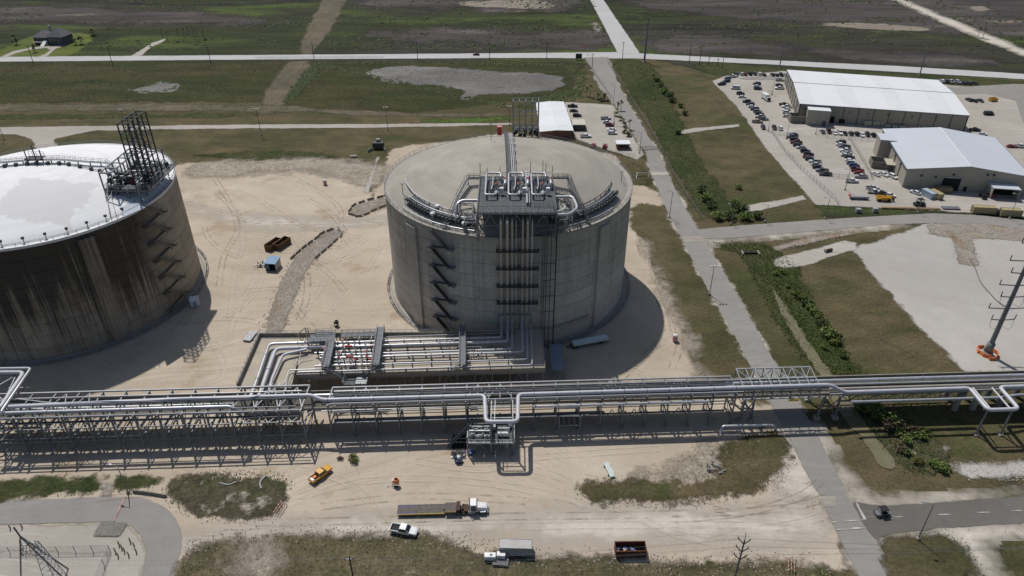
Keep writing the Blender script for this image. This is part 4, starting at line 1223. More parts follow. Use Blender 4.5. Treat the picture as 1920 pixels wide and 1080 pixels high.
rail_path(mb, [g0 + Vector((-2.4, 1.9, .6)), g0 + Vector((2.4, 1.9, .6))], 1.4, 1.0, .1)
part('railing', mb, STEELL, hut)
# floodlight heads along the white rim
for k, a in enumerate(range(-8, 66, 8)):
    p = pol(TL, a, 38.3, TH + .6)
    t = thing('rim_floodlight', '%s dark floodlight from the left along the front rim of the white dome' % ORD[k], 'floodlight', tuple(p), group='floodlights along the white dome rim')
    part('post', MB().beam(p, p + Vector((0, 0, 1.1)), .16), STEELD, t)
    part('lamp_head', MB().box(p + Vector((0, 0, 1.35)), (.75, .55, .6), R(a)), STEELD, t)
# white box and pipes at the foot of the stained tank
t = thing('white_shed', 'small white equipment shed at the foot of the stained tank', 'shed', tuple(at(367, 572)))
b = at(367, 572)
part('shed_wall', MB().box((b.x, b.y, 1.3), (2.6, 2.6, 2.6), R(20)), WHITEP, t)
part('shed_roof', MB().box((b.x, b.y, 2.7), (2.9, 2.9, .16), R(20)), WHITEP, t)
part('shed_door', MB().box((b.x + .45, b.y - 1.24, 1.1), (.9, .06, 2.0), R(20)), STEELL, t)

# ------------------------------------------------------------------ long pipe rack
SL = 0.044
def RY(x, b):
    return b + SL * x
FR, BK, FL = 139.0, 145.2, 136.2
rack = thing('pipe_rack', 'long grey steel pipe rack on posts crossing the whole yard', 'pipe rack', (0, 142, 0))
xsR = [-46.8 + 5.83 * k for k in range(19)]
xsL = [-52.6 - 5.83 * k for k in range(16)]
def bent(x, f, zt, left):
    yf, yb, ym = RY(x, f), RY(x, BK), RY(x, 149.2)
    for y in (yf, yb):
        part('post', MB().beam((x, y, .35), (x, y, zt), .34), STEEL, rack)
        part('base_block', MB().box((x, y, .18), (.95, .95, .36)), CONC, rack)
    part('cross_beam', MB().beam((x, yf - .5, zt - .05), (x, yb + .6, zt - .05), .3, .42), STEEL, rack)
    part('cross_beam', MB().beam((x, yf + .2, 7.0), (x, ym, 7.0), .32, .5), STEEL, rack)
    part('cross_beam', MB().beam((x, yf, 4.2), (x, yb, 4.2), .26, .32), STEEL, rack)
    part('knee_brace', MB().beam((x, yb, 3.8), (x, ym - .3, 6.8), .2), STEEL, rack)
    part('knee_brace', MB().beam((x, yf + .1, 8.4), (x, yf + 2.2, zt - .3), .16), STEEL, rack)
    part('brace', MB().beam((x, yf, .6), (x, yb, 4.0), .16), STEEL, rack)
    part('brace', MB().beam((x, yb, .6), (x, yf, 4.0), .16), STEEL, rack)
    if left:
        yq = RY(x, f + 4.2)
        part('post', MB().beam((x + 1.6, yq, .1), (x + 1.6, yq, zt), .26), STEEL, rack)
        part('knee_brace', MB().beam((x, yf + .1, 4.5), (x + 1.6, yq, 7.6), .18), STEELL, rack)
        part('cross_beam', MB().beam((x, yf, 8.2), (x + 1.6, yq, 8.2), .22), STEEL, rack)
for k, x in enumerate(xsR):
    bent(x, FR, 11.0, False)
for k, x in enumerate(xsL):
    bent(x, FL, 12.0, True)
def longi(x0, x1, b, z, wd=.28, h=.36, mat=STEEL, nm='girder'):
    part(nm, MB().beam((x0, RY(x0, b), z), (x1, RY(x1, b), z), wd, h), mat, rack)
allR, allL = xsR, xsL[::-1]
for seq, f, zt, zl in ((allR, FR, 11.0, (8.4,)), (allL, FL, 12.0, (8.2, 4.0))):
    for a, b in zip(seq[:-1], seq[1:]):
        longi(a + .02, b - .02, f, zt + .1, mat=STEEL)
        longi(a + .02, b - .02, BK + .3, zt + .15, .34, .4, STEELL)
        for z in zl:
            longi(a + .02, b - .02, f, z, .2, .26)
        longi(a + .02, b - .02, (f + BK) / 2, zt - .15, .2, .26, STEELL)
# plan and side bracing in some bays
for k in (1, 6, 7, 12, 13, 15):
    a, b = xsR[k], xsR[k + 1]
    m_ = (a + b) / 2
    for x in (a, b):
        part('brace', MB().beam((x, RY(x, FR + 1.0), 11.25), (m_, RY(m_, BK - .4), 11.25), .18), STEELL, rack)
    part('brace', MB().beam((m_, RY(m_, FR + .6), 11.25), (m_, RY(m_, BK), 11.25), .16), STEELL, rack)
    for x in (a, b):
        part('brace', MB().beam((x, RY(x, FR), .6), (m_, RY(m_, FR), 6.6), .18), STEEL, rack)
for k in (0, 1, 2, 9, 10, 13):
    b, a = xsL[k], xsL[k + 1]
    m_ = (a + b) / 2
    for x in (a, b):
        part('brace', MB().beam((x, RY(x, FL), .6), (m_, RY(m_, FL), 4.0), .18), STEEL, rack)
        part('brace', MB().beam((x, RY(x, FL + 1.0), 12.2), (m_, RY(m_, BK - .4), 12.2), .18), STEELL, rack)
        part('brace', MB().beam((x, RY(x, FL + 4), 8.4), (m_, RY(m_, FL), 8.2), .16), STEELL, rack)
# gantry truss over the plant road
gt = thing('road_gantry', 'steel box truss gantry carrying the pipe rack over the plant road', 'gantry', (70, 147, 0))
X0, X1, nb = 60.4, 80.6, 8
def gy(x, b):
    return b + SL * (x - 70)
ch = {'ft': (142.9, 11.2), 'mt': (147.0, 11.3), 'bt': (151.3, 11.4), 'fb': (142.9, 8.0), 'bb': (151.3, 8.0)}
for q, (b, z) in ch.items():
    part('chord', MB().beam((X0, gy(X0, b), z), (X1, gy(X1, b), z), .32), STEELL, gt)
for k in range(nb + 1):
    x = X0 + (X1 - X0) * k / nb
    part('rung', MB().beam((x, gy(x, 142.9), 11.22), (x, gy(x, 151.3), 11.42), .2), STEELL, gt)
    for b in (142.9, 151.3):
        part('upright', MB().beam((x, gy(x, b), 8), (x, gy(x, b), 11.2), .22), STEEL, gt)
    if k < nb:
        x2 = X0 + (X1 - X0) * (k + 1) / nb
        for b in (142.9, 151.3):
            za, zb_ = (8, 11.2) if k % 2 else (11.2, 8)
            part('diagonal', MB().beam((x, gy(x, b), za), (x2, gy(x2, b), zb_), .18), STEEL, gt)
        part('diagonal', MB().beam((x, gy(x, 147 if k % 2 else 151.3), 11.35), (x2, gy(x2, 151.3 if k % 2 else 147), 11.35), .16), STEELL, gt)
for x, s_ in ((60.9, 1), (64.0, -1), (82.0, 1), (87.0, -1)):
    for b in (143.2, 150.6):
        part('gantry_leg', MB().beam((x, gy(x, b), .8), (x + s_ * .3, gy(x, b), 8), .5), STEEL, gt)
        part('pedestal', MB().box((x, gy(x, b), .4), (1.5, 1.5, .9)), CONC, gt)
for xa, xb in ((60.9, 64.0), (82.0, 87.0)):
    for b in (143.2, 150.6):
        part('brace', MB().beam((xa, gy(xa, b), 1.2), (xb, gy(xb, b), 7.4), .2), STEEL, gt)
        part('brace', MB().beam((xb, gy(xb, b), 1.2), (xa, gy(xa, b), 7.4), .2), STEEL, gt)
        part('brace', MB().beam((xa, gy(xa, b), 4.4), (xb, gy(xb, b), 4.4), .2), STEEL, gt)
part('clearance_sign', MB().box((74, gy(74, 142.5), 7.6), (2.6, .08, .7)), simple('sign_yellow', (.62, .42, .04), .5), gt)
# elevated concrete spill trough
tr = thing('spill_trough', 'long raised concrete spill trough running behind the pipe rack', 'trough', (0, 146, 0))
TROUGHC = simple('dark_trough_concrete', (.10, .094, .082), .9, 0, .2, .4)  # floor slab colour, darker than the trough walls
TF, TB = 141.4, 147.5
seg = 6.0
x = -147.0
while x < 165:
    for (y0, y1, z0, z1, nm) in ((TF, TB, 7.3, 7.7, 'floor_slab'), (TB, TB + .32, 7.3, 8.5, 'back_wall'), (TF - .3, TF, 7.3, 8.2, 'front_wall')):
        V = []
        for zz in (z0, z1):
            for (xx, yy) in ((x + .02, y0), (x + seg - .02, y0), (x + seg - .02, y1), (x + .02, y1)):
                V.append((xx, RY(xx, yy), zz))
        part(nm, MB().add(V, [(0, 3, 2, 1), (4, 5, 6, 7), (0, 1, 5, 4), (1, 2, 6, 5), (2, 3, 7, 6), (3, 0, 4, 7)]), CONCD if nm != 'floor_slab' else TROUGHC, tr)
    x += seg
# truss and piers that carry the trough over the ditch, right of the road
tt = thing('ditch_truss', 'steel truss carrying the trough and pipes over the green ditch', 'truss', (105, 148, 0))
n_ = 14
for b in (TF - .1, TB + .1):
    part('chord', MB().beam((87.5, RY(87.5, b), 5.1), (122, RY(122, b), 5.1), .32), STEEL, tt)
    part('chord', MB().beam((87.5, RY(87.5, b), 7.1), (122, RY(122, b), 7.1), .32), STEEL, tt)
    for k in range(n_):
        xa, xb = 87.5 + 34.5 * k / n_, 87.5 + 34.5 * (k + 1) / n_
        part('diagonal', MB().beam((xa, RY(xa, b), 5.1 if k % 2 else 7.1), (xb, RY(xb, b), 7.1 if k % 2 else 5.1), .2), STEEL, tt)
        part('upright', MB().beam((xa, RY(xa, b), 5.1), (xa, RY(xa, b), 7.1), .18), STEEL, tt)
for xx in (121, 126, 133, 141, 149):
    for b in (TF + .6, TB - .6):
        part('pier', MB().lathe([(.75, 0), (.75, 5.0), (.5, 5.2), (.5, 7.2)], 12, (xx, RY(xx, b), 0)), CONC if xx < 127 else STEEL, tt)
    part('pier_cap', MB().beam((xx, RY(xx, TF), 7.05), (xx, RY(xx, TB), 7.05), .6, .45), STEEL, tt)
part('edge_girder', MB().beam((84, RY(84, TF - .8), 8.1), (160, RY(160, TF - .8), 8.1), .3, .6), STEELL, tt)

# ------------------------------------------------------------------ pipes along the rack
def A(px, py, z):
    return tuple(at(px, py, z))
# big violet grey line with its expansion loops
zb1 = 11.75
yb = 140.05
pipe('main_pipe', [A(14, 763, 12.6), A(320, 749, 12.6), A(585, 741, 12.6), A(603, 750, zb1), (-7.0, RY(-7, yb), zb1), (-6.4, 130.0, zb1), (1.4, 130.1, zb1), (1.6, RY(1.6, yb), zb1), (83, RY(83, yb + .2), zb1), (87.0, RY(87, 139.6), 9.6),
    (120.8, RY(120.8, 139.8), 9.6), (120.8, 136.6, 9.6), (128.9, 137.0, 9.6), (128.9, RY(128.9, 139.9), 9.6), (165, RY(165, 139.9), 9.6)], .52, PIPEL, 'thick pale violet pipe along the rack with two sideways loops', fil=1.3, n=14)
pipe('back_pipe', [(-52, RY(-52, 144.9), 9.2), (165, RY(165, 144.9), 9.2)], .46, PIPE, 'thick silver pipe running under the back beam of the rack', n=12, flanges=12)
pipe('small_pipe', [(-50, RY(-50, 143.7), 9.0), (165, RY(165, 143.4), 9.0)], .2, PIPE, 'slender silver pipe in front of the thick back pipe')
pipe('small_pipe', [(-46, RY(-46, 139.1), 11.35), (60, RY(60, 139.1), 11.35)], .13, PIPEL, 'slender pipe along the front top edge of the rack')
pipe('small_pipe', [(-50, RY(-50, 139.4), 8.75), (2, RY(2, 139.4), 8.75)], .14, PIPE, 'slender silver pipe below the left half of the violet pipe')
pipe('tray_pipe', [(84, RY(84, 141.7), 9.0), (165, RY(165, 141.7), 9.0)], .42, CONC, 'concrete grey pipe in the trough right of the road')
pipe('tray_pipe', [(88, RY(88, 136.9), 8.6), (128, RY(128, 136.9), 8.6), (133, RY(133, 137.8), 8.5), (165, RY(165, 137.6), 8.5)], .4, STEELL, 'light grey pipe below the right violet loop')
pipe('low_pipe', [(5.5, RY(5.5, 138.0), 9.3), (51, RY(51, 138.0), 9.3)], .42, PIPE, 'silver pipe under the violet pipe right of the first loop', n=12, flanges=11)
pipe('low_pipe', [(-46, RY(-46, 138.4), 5.4), (20, RY(20, 138.4), 5.4)], .22, STEEL, 'grey pipe on the lower beams of the rack middle')
pipe('low_pipe', [(-46, RY(-46, 140.2), 4.8), (24, RY(24, 140.2), 4.8)], .3, STEEL, 'dark grey pipe low between the rack posts')
pipe('front_pipe', [A(-30, 777, 12.6), A(20, 774, 12.6), A(430, 762, 12.6), A(444, 768, 11.8), A(446, 776, 9.8)], .42, PIPE, 'bright silver pipe on the left rack ending in an elbow', n=12, fil=1.2, flanges=14)
pipe('tray_pipe', [A(10, 769, 10.6), A(440, 758, 10.6)], .42, PIPE, 'flanged silver pipe between the two left rack pipes', n=10, flanges=5)
pipe('hose_pipe', [A(35, 748, 12.9), A(110, 757, 13.0), A(180, 752, 13.1), A(270, 752, 13.1), A(330, 747, 13.2), A(470, 745, 13.2), A(500, 738, 13.0), A(505, 728, 12.4)], .14, PIPEL, 'thin wavy hose lying over the left rack pipe', fil=6)
pipe('left_loop_pipe', [A(-80, 692, 13.4), A(58, 690, 13.4), A(2, 772, 13.4), A(10, 775, 12.6)], .34, PIPE, 'bright thin pipe loop at the left photo edge', fil=.9)
pipe('left_loop_pipe', [A(-80, 699, 13.3), A(45, 698, 13.3), A(-2, 768, 13.3), A(-30, 772, 13.0)], .52, PIPEL, 'thick violet pipe loop at the left photo edge', fil=1.4, n=12)
lf = thing('loop_support', 'light steel frame under the pipe loops at the left edge', 'frame', A(15, 745, 0))
p0, p1, p2, p3 = [at(*q, 12.4) for q in ((-40, 712), (30, 704), (8, 752), (-60, 756))]
for a, b in ((p0, p1), (p1, p2), (p2, p3), (p0, p2), (p1, p3)):
    part('frame_beam', MB().beam(a, b, .26), STEELL, lf)
for p in (p0, p1, p2, p3):
    part('frame_post', MB().beam((p.x, p.y, 0), p, .3), STEEL, lf)
q0 = at(52, 727, 10.5)
part('frame_beam', MB().beam(q0, q0 + Vector((-5, 0, 0)), .25), STEELL, lf)
part('frame_beam', MB().beam(q0, q0 + Vector((0, 0, -8)), .25), STEEL, lf)
pipe('ground_pipe', [A(1352, 812, .2), A(1354, 799, 1.9), A(1450, 797, 1.9), A(1454, 806, .3)], .34, PIPE, 'low silver pipe bent to the ground beside the plant road', fil=.8)
# frame of the loop in the middle
lf = thing('pipe_loop_stand', 'white steel frame inside the middle violet pipe loop', 'frame', (-2.6, 134, 11))
for x in (-5.2, .2):
    part('frame_beam', MB().beam((x, 130.8, 11.0), (x, 139.2, 11.0), .26), STEELL, lf)
    part('frame_beam', MB().beam((x + .9, 131.4, 11.2), (x + .9, 138.8, 11.2), .14), WHITEP, lf)
    part('frame_post', MB().beam((x, 130.8, .3), (x, 130.8, 11.0), .32), STEEL, lf)
for y in (130.7, 132.2, 138.9):
    part('frame_beam', MB().beam((-5.4, y, 11.02), (.4, y, 11.02), .22), STEELL, lf)
lf = thing('pipe_loop_stand', 'steel support frame under the violet loop at the right edge', 'frame', (125, 138, 0))
for xa, ya, xb, yb_ in ((122.3, 137.6, 122.3, 146), (127.4, 137.6, 127.4, 146), (120.5, 137.7, 129.2, 138.0)):
    part('frame_beam', MB().beam((xa, ya, 9.0), (xb, yb_, 9.0), .28), WHITEP, lf)
for x in (121.6, 128.0):
    part('frame_post', MB().beam((x, 137.6, .3), (x, 137.6, 9.0), .36), STEEL, lf)
    part('footing', MB().box((x, 137.6, .2), (1.2, 1.2, .4)), CONC, lf)
# pump skid under the middle loop
sk = thing('pump_skid', 'two bay pump skid with pipework below the middle violet loop', 'skid', (-3, 134, 0))
for x in (-11.2, -5.3, .4):
    for y in (130.4, 137.2):
        part('post', MB().beam((x, y, .1), (x, y, 6.4), .3), STEEL, sk)
for z in (4.4,):
    for i in range(4):
        part('deck_panel', MB().bb(-11.1 + i * 2.9, -11.1 + i * 2.9 + 2.8, 130.5, 137.1, z - .12, z), GRATE, sk)
for y in (130.3, 137.3):
    part('edge_beam', MB().beam((-11.3, y, 4.3), (.6, y, 4.3), .22, .4), STEELL, sk)
for x in (-11.3, .6):
    part('edge_beam', MB().beam((x, 130.3, 4.3), (x, 137.3, 4.3), .22, .4), STEELL, sk)
for x0 in (-11.2, -5.3):
    part('brace', MB().beam((x0, 130.4, .4), (x0 + 2.9, 130.4, 4.1), .16), STEEL, sk)
    part('brace', MB().beam((x0 + 5.8, 130.4, .4), (x0 + 2.9, 130.4, 4.1), .16), STEEL, sk)
mb = MB()
rail_path(mb, [(-11.3, 130.3, 4.4), (.6, 130.3, 4.4), (.6, 137, 4.4)], 1.1, 1.1, .08)
part('railing', mb, STEELL, sk)
for k in range(20):
    x, y = -10.6 + (k % 10) * .55, 131.2 + (k // 10) * 2.6 + rnd.random() * 1.5
    part('valve', MB().lathe([(.01, 0), (.26, 0), (.26, .6), (.12, .7), (.12, 1.2), (.3, 1.25), (.3, 1.4), (.01, 1.4)], 8, (x, y, 4.4)), STEELL if k % 2 else STEEL, sk)
for y, r in ((132.0, .22), (133.6, .3), (135.2, .18)):
    part('pipe', MB().tube([(-10.8, y, 5.3), (-5.6, y, 5.3)], r, 8), PIPE, sk)
part('vessel', MB().tube([(-3.8, 132.6, 5.4), (-1.0, 132.6, 5.4)], .45, 12), WHITEP, sk)
part('vessel', MB().tube([(-3.8, 134.6, 5.2), (-.6, 134.6, 5.2)], .25, 10), PIPE, sk)
part('control_box', MB().box((-.4, 135.8, 5.6), (1.0, .8, 1.4)), WHITEP, sk)
part('control_box', MB().box((-4.6, 135.6, 5.2), (.8, 2.2, 1.2)), STEELL, sk)
st = thing('skid_stair', 'short steel stair leading up to the pump skid', 'stair', (-14, 135, 0))
for off in (0, 1.0):
    mb = MB().beam((-16.6, 132.6 + off, .1), (-11.5, 135 + off, 4.4), .12, .3)
    rail_path(mb, [(-16.6, 132.6 + off, .1), (-11.5, 135 + off, 4.4)], 1.1, 1.2, .07)
    part('stringer', mb, STEEL, st)
mb = MB()
for k in range(14):
    p = Vector((-16.6, 133.1, .1)).lerp(Vector((-11.5, 135.5, 4.4)), (k + .5) / 14)
    mb.box(p, (.3, 1.0, .05), R(25))
part('tread', mb, GRATE, st)
# small valve skid further right
sk = thing('valve_skid', 'small open valve skid hanging between the rack posts', 'skid', (14, 139, 4))
for x in (12.2, 17.6):
    for y in (137.4, 140.6):
        part('post', MB().beam((x, y, .1), (x, y, 7.0), .22), STEEL, sk)
for z, m_ in ((3.6, STEEL), (6.9, WHITEP)):
    for y in (137.4, 140.6):
        part('beam', MB().beam((12.0, y, z), (17.8, y, z), .2), m_, sk)
for k in range(8):
    part('valve', MB().lathe([(.01, 0), (.3, 0), (.3, 1.1), (.15, 1.2), (.15, 2.2), (.01, 2.2)], 8, (12.8 + (k % 4) * 1.4, 138 + (k // 4) * 1.7, 3.7)), STEELD, sk)

# ------------------------------------------------------------------ raised process deck between rack and centre tank
DK = 8.0
DECKC = simple('tan_deck_concrete', (.40, .36, .295), 0.9, 0, 0.1, 0.35, dirt=(.30, .275, .23))
dk = thing('process_deck', 'raised concrete process deck covered with silver pipes in front of the grey-domed tank', 'deck', (-30, 163, 0))
BL, BR_, FRc, FLc = at(488, 631, DK), at(1016, 616, DK), at(1022, 690.5, DK), at(550, 704, DK)
AL, AR = at(446, 727, DK), at(546, 727, DK)
n_ = 13
def q2(a, b, c_, d_, u, v):
    return a.lerp(b, u).lerp(d_.lerp(c_, u), v)
MBL, MBR, MFR, MFL = at(570, 629, DK), BR_, FRc, at(556, 703.5, DK)
for i in range(n_):
    for j in range(2):
        P4 = [q2(MFL, MFR, MBR, MBL, (i + e) / n_, (j + f) / 2) for e, f in ((.004, .004), (.996, .004), (.996, .996), (.004, .996))]
        part('deck_slab', MB().prism(P4, DK - .5, DK + .004 * ((i + j) % 2)), DECKC, dk)
# left arm of the deck
for j in range(3):
    P4 = [q2(AL, AR, MBL, BL, e, (j + f) / 3) for e, f in ((.0, .004), (.996, .004), (.996, .996), (.0, .996))]
    part('deck_slab', MB().prism(P4, DK - .5, DK + .003 * (j % 2)), DECKC, dk)
def wall_run(nm, a, b, z0, z1, wd, mat, par, k):
    a, b = Vector(a), Vector(b)
    for i in range(k):
        p, q = a.lerp(b, i / k), a.lerp(b, (i + 1) / k)
        d = (q - p).normalized() * .02
        part(nm, MB().beam((p.x + d.x, p.y + d.y, (z0 + z1) / 2), (q.x - d.x, q.y - d.y, (z0 + z1) / 2), wd, z1 - z0), mat, par)
wall_run('parapet', (AL.x, AL.y, 0), (BL.x, BL.y, 0), DK - .6, DK + 1.3, .35, CONCD, dk, 5)
wall_run('parapet', (BL.x, BL.y + .1, 0), (BR_.x - 8, BL.y + .9, 0), DK - .6, DK + 1.2, .3, CONCD, dk, 12)
wall_run('kerb', (MFL.x, MFL.y, 0), (MFR.x, MFR.y, 0), DK - .9, DK + .35, .3, CONC, dk, 13)
wall_run('kerb', (MFR.x, MFR.y, 0), (BR_.x, BR_.y - 1, 0), DK - .9, DK + .35, .3, CONC, dk, 4)
part('fascia_girder', MB().beam((MFL.x, MFL.y + .1, DK - 1.2), (MFR.x, MFR.y + .1, DK - 1.2), .3, .9), STEEL, dk)
for i in range(15):
    u = i / 14
    for v in (.02, .5, .96):
        p = q2(MFL, MFR, MBR, MBL, min(.995, max(.005, u)), v)
        part('deck_post', MB().beam((p.x, p.y, 0), (p.x, p.y, DK - .6), .36), STEEL, dk)
    if i < 14 and i % 2 == 0:
        p, q = q2(MFL, MFR, MBR, MBL, u, .02), q2(MFL, MFR, MBR, MBL, u + 1 / 14, .02)
        m2 = (p + q) / 2
        part('brace', MB().beam((p.x, p.y, .4), (m2.x, m2.y, DK - 1.8), .2), STEEL, dk)
        part('brace', MB().beam((q.x, q.y, .4), (m2.x, m2.y, DK - 1.8), .2), STEEL, dk)
for u in (.05, .5, .95):
    for v in (.1, .5, .9):
        p = q2(AL, AR, MBL, BL, u, v)
        part('deck_post', MB().beam((p.x, p.y, 0), (p.x, p.y, DK - .5), .4), STEEL, dk)
mb = MB()
rail_path(mb, [tuple(AL + Vector((0, 0, 1.3))), tuple(BL + Vector((0, 0, 1.3)))], 1.0, 2.0, .08)
rail_path(mb, [(MFL.x, MFL.y, DK + .3), (MFR.x, MFR.y, DK + .3), (BR_.x, BR_.y, DK + .3)], 1.0, 2.0, .08)
rail_path(mb, [(BL.x, BL.y, DK + 1.2), (BR_.x - 8, BL.y + .9, DK + 1.2)], 1.0, 2.0, .08)
part('railing', mb, STEEL, dk)

# pipes of the deck: rows from the risers to the valve area
rowz = 9.6
rows = [  # px y at x=900, riser x, radius, left end px, label
    (634, -3.05, .36, 604, 'first (rearmost) long silver deck pipe from the risers'), (642, -1.3, .42, 604, 'second thick silver deck pipe from the risers'), (656.5, .05, .3, 600, 'third long silver deck pipe from the risers'),
    (662.5, 3.0, .36, 600, 'fourth bright silver deck pipe from the risers'), (676.5, 4.35, .24, 590, 'fifth slender silver deck pipe from the risers'), (687, 5.6, .2, 560, 'frontmost slender silver deck pipe')]
deckpipes = []
for y, xr, r, lx, lab in rows:
    e = at(900, y, rowz)
    l = at(lx, y + 9.5 * (900 - lx) / 300, rowz)
    sl_ = (e.y - l.y) / (e.x - l.x)
    c_ = Vector((xr, e.y + sl_ * (xr - e.x), rowz))
    t = pipe('deck_pipe', [(xr, yR, RZ0 + 3.2), (xr, yR, rowz), tuple(c_), tuple(l)], r, PIPE, lab, group='silver pipes on the process deck', fil=1.0, n=10)
    for k in range(1, 11):
        p = c_.lerp(l, k / 11)
        part('saddle', MB().box((p.x, p.y, (DK + rowz - r) / 2), (.3, .7, rowz - r - DK)), STEEL, t)
        part('clamp', MB().tube([p - Vector((.12, 0, 0)), p + Vector((.12, 0, 0))], r * 1.15, 10), STEELL, t)
    deckpipes.append((c_, l))
for y, r, x0, x1, lab in ((648, .12, 720, 860, 'thin grey deck pipe behind the third pipe'), (668, .14, 600, 1000, 'thin grey deck pipe behind the fifth pipe'), (681, .1, 640, 990, 'thin grey deck pipe in front of the fifth pipe'), (626, .2, 720, 950, 'thin grey deck pipe along the rear parapet')):
    a, b = at(x0, y + 3.2 * (900 - x0) / 100, 8.9), at(x1, y + 3.2 * (900 - x1) / 100, 8.9)
    pipe('deck_pipe', [tuple(a), tuple(b)], r, STEELL, lab, group='silver pipes on the process deck')
# big bends on the left arm
bz = 9.4
pipe('deck_bend', [A(612, 641, bz), A(505, 645, bz), A(474, 735, bz), A(466, 748, bz)], .45, PIPE, 'outermost silver pipe bend on the left deck arm', fil=1.6, n=12, flanges=9)
pipe('deck_bend', [A(606, 650, bz), A(517, 654, bz), A(488, 737, bz), A(482, 748, bz)], .55, PIPEL, 'thick violet pipe bend on the left deck arm', fil=1.8, n=12, flanges=11)
pipe('deck_bend', [A(575, 655, bz), A(530, 665, bz), A(510, 710, bz), A(503, 740, bz)], .4, PIPEL, 'innermost violet pipe bend on the left deck arm', fil=1.6, n=12)
pipe('deck_bend', [A(585, 668, 9), A(560, 672, 9), A(548, 696, 9), A(536, 722, 9), A(530, 745, 9)], .1, STEELL, 'thin curved cable pipe inside the left deck bends', fil=2)
pipe('deck_bend', [A(600, 692, 8.9), A(542, 694, 8.9), A(534, 720, 8.9)], .18, PIPE, 'short silver pipe at the front of the left deck arm', fil=.6)
# walkways over the deck
def deck_walk(a, b, wd, z, label, legs=True):
    a, b = Vector(a), Vector(b)
    t = thing('deck_walkway', label, 'walkway', (a.x, a.y, DK))
    d = (b - a).normalized()
    n = Vector((-d.y, d.x, 0)) * wd / 2
    k = max(3, int((b - a).length / 2))
    for i in range(k):
        p, q = a.lerp(b, i / k), a.lerp(b, (i + 1) / k)
        part('grating_panel', MB().beam(p + d * .03, q - d * .03, wd, .12), simple('walkway_grating', (.15, .16, .18), .7), t)
    mb = MB()
    for s_ in (-1, 1):
        rail_path(mb, [a + n * s_, b + n * s_], 1.1, 1.6, .08)
    part('handrail', mb, STEEL, t)
    for i in range(k + 1):
        p = a.lerp(b, i / k)
        for s_ in (-1, 1):
            part('leg', MB().beam((p.x + n.x * s_, p.y + n.y * s_, DK), (p.x + n.x * s_, p.y + n.y * s_, z), .18), STEEL, t)
    return t
deck_walk(A(714, 613, 11.2), A(704, 684, 11.2), 2.0, 11.2, 'grating walkway crossing the deck pipes beside the valve area')
deck_walk(A(867, 610, 11.2), A(867, 684, 11.2), 1.7, 11.2, 'grating walkway crossing the deck pipes nearest the risers')
deck_walk(A(621, 640, 11.2), A(610, 688, 11.2), 2.0, 11.2, 'grating walkway running forward from the wide left grating platform')
deck_walk(A(578, 634, 11.0), A(628, 632, 11.0), 3.6, 11.0, 'wide grating platform at the rear left of the deck')
deck_walk(A(592, 626, 11.02), A(622, 625, 11.02), 1.8, 11.02, 'small upper grating platform behind the wide left one')
deck_walk(A(640, 628, 9.6), A(704, 626, 9.6), 2.2, 9.6, 'long grating platform at the rear of the valve area')
def deck_stair(a, b, label):
    t = thing('deck_stair', label, 'stair', tuple(Vector(b)))
    a, b = Vector(a), Vector(b)
    d = b - a
    n = Vector((-d.y, d.x, 0)).normalized() * .55
    mb = MB()
    for s_ in (-1, 1):
        mb.beam(a + n * s_, b + n * s_, .14, .34)
        rail_path(mb, [a + n * s_, b + n * s_], 1.1, 1.3, .07)
    part('stringer_pair', mb, STEEL, t)
    mb = MB()
    for k in range(12):
        mb.box(a.lerp(b, (k + .5) / 12), (1.0, .3, .05), math.atan2(d.y, d.x) + R(90))
    part('tread', mb, GRATE, t)
    return t
deck_stair(A(612, 690, 11.2), A(650, 712, 7.2), 'steel stair going down to the right from the left deck walkway')
deck_stair(A(704, 688, 11.2), A(680, 706, 7.2), 'steel stair going down to the left from the valve walkway')
deck_stair(A(864, 685, 9.6), A(846, 695, 8.1), 'short steel stair beside the riser walkway')
deck_stair(A(604, 662, 11.0), A(611, 692, 8.4), 'dark steep stair in the left valve area')
t = thing('stair_landing', 'grey landing platform with railings between the two deck stairs', 'landing', A(668, 715, 0))
p = at(668, 712, 7.0)
part('landing_deck', MB().box(p, (6.5, 4.6, .2)), GRATE, t)
part('landing_plate', MB().box(p + Vector((1.6, -.8, .3)), (3.0, 2.8, .2)), STEELL, t)
mb = MB()
rail_path(mb, [p + Vector((-3.2, 2.2, .1)), p + Vector((-3.2, -2.2, .1)), p + Vector((3.2, -2.2, .1)), p + Vector((3.2, 2.2, .1))], 1.1, 1.5, .09)
part('railing', mb, STEEL, t)
for dx in (-3, 3):
    for dy in (-2, 2):
        part('leg', MB().beam((p.x + dx, p.y + dy, 0), (p.x + dx, p.y + dy, 7), .25), STEEL, t)
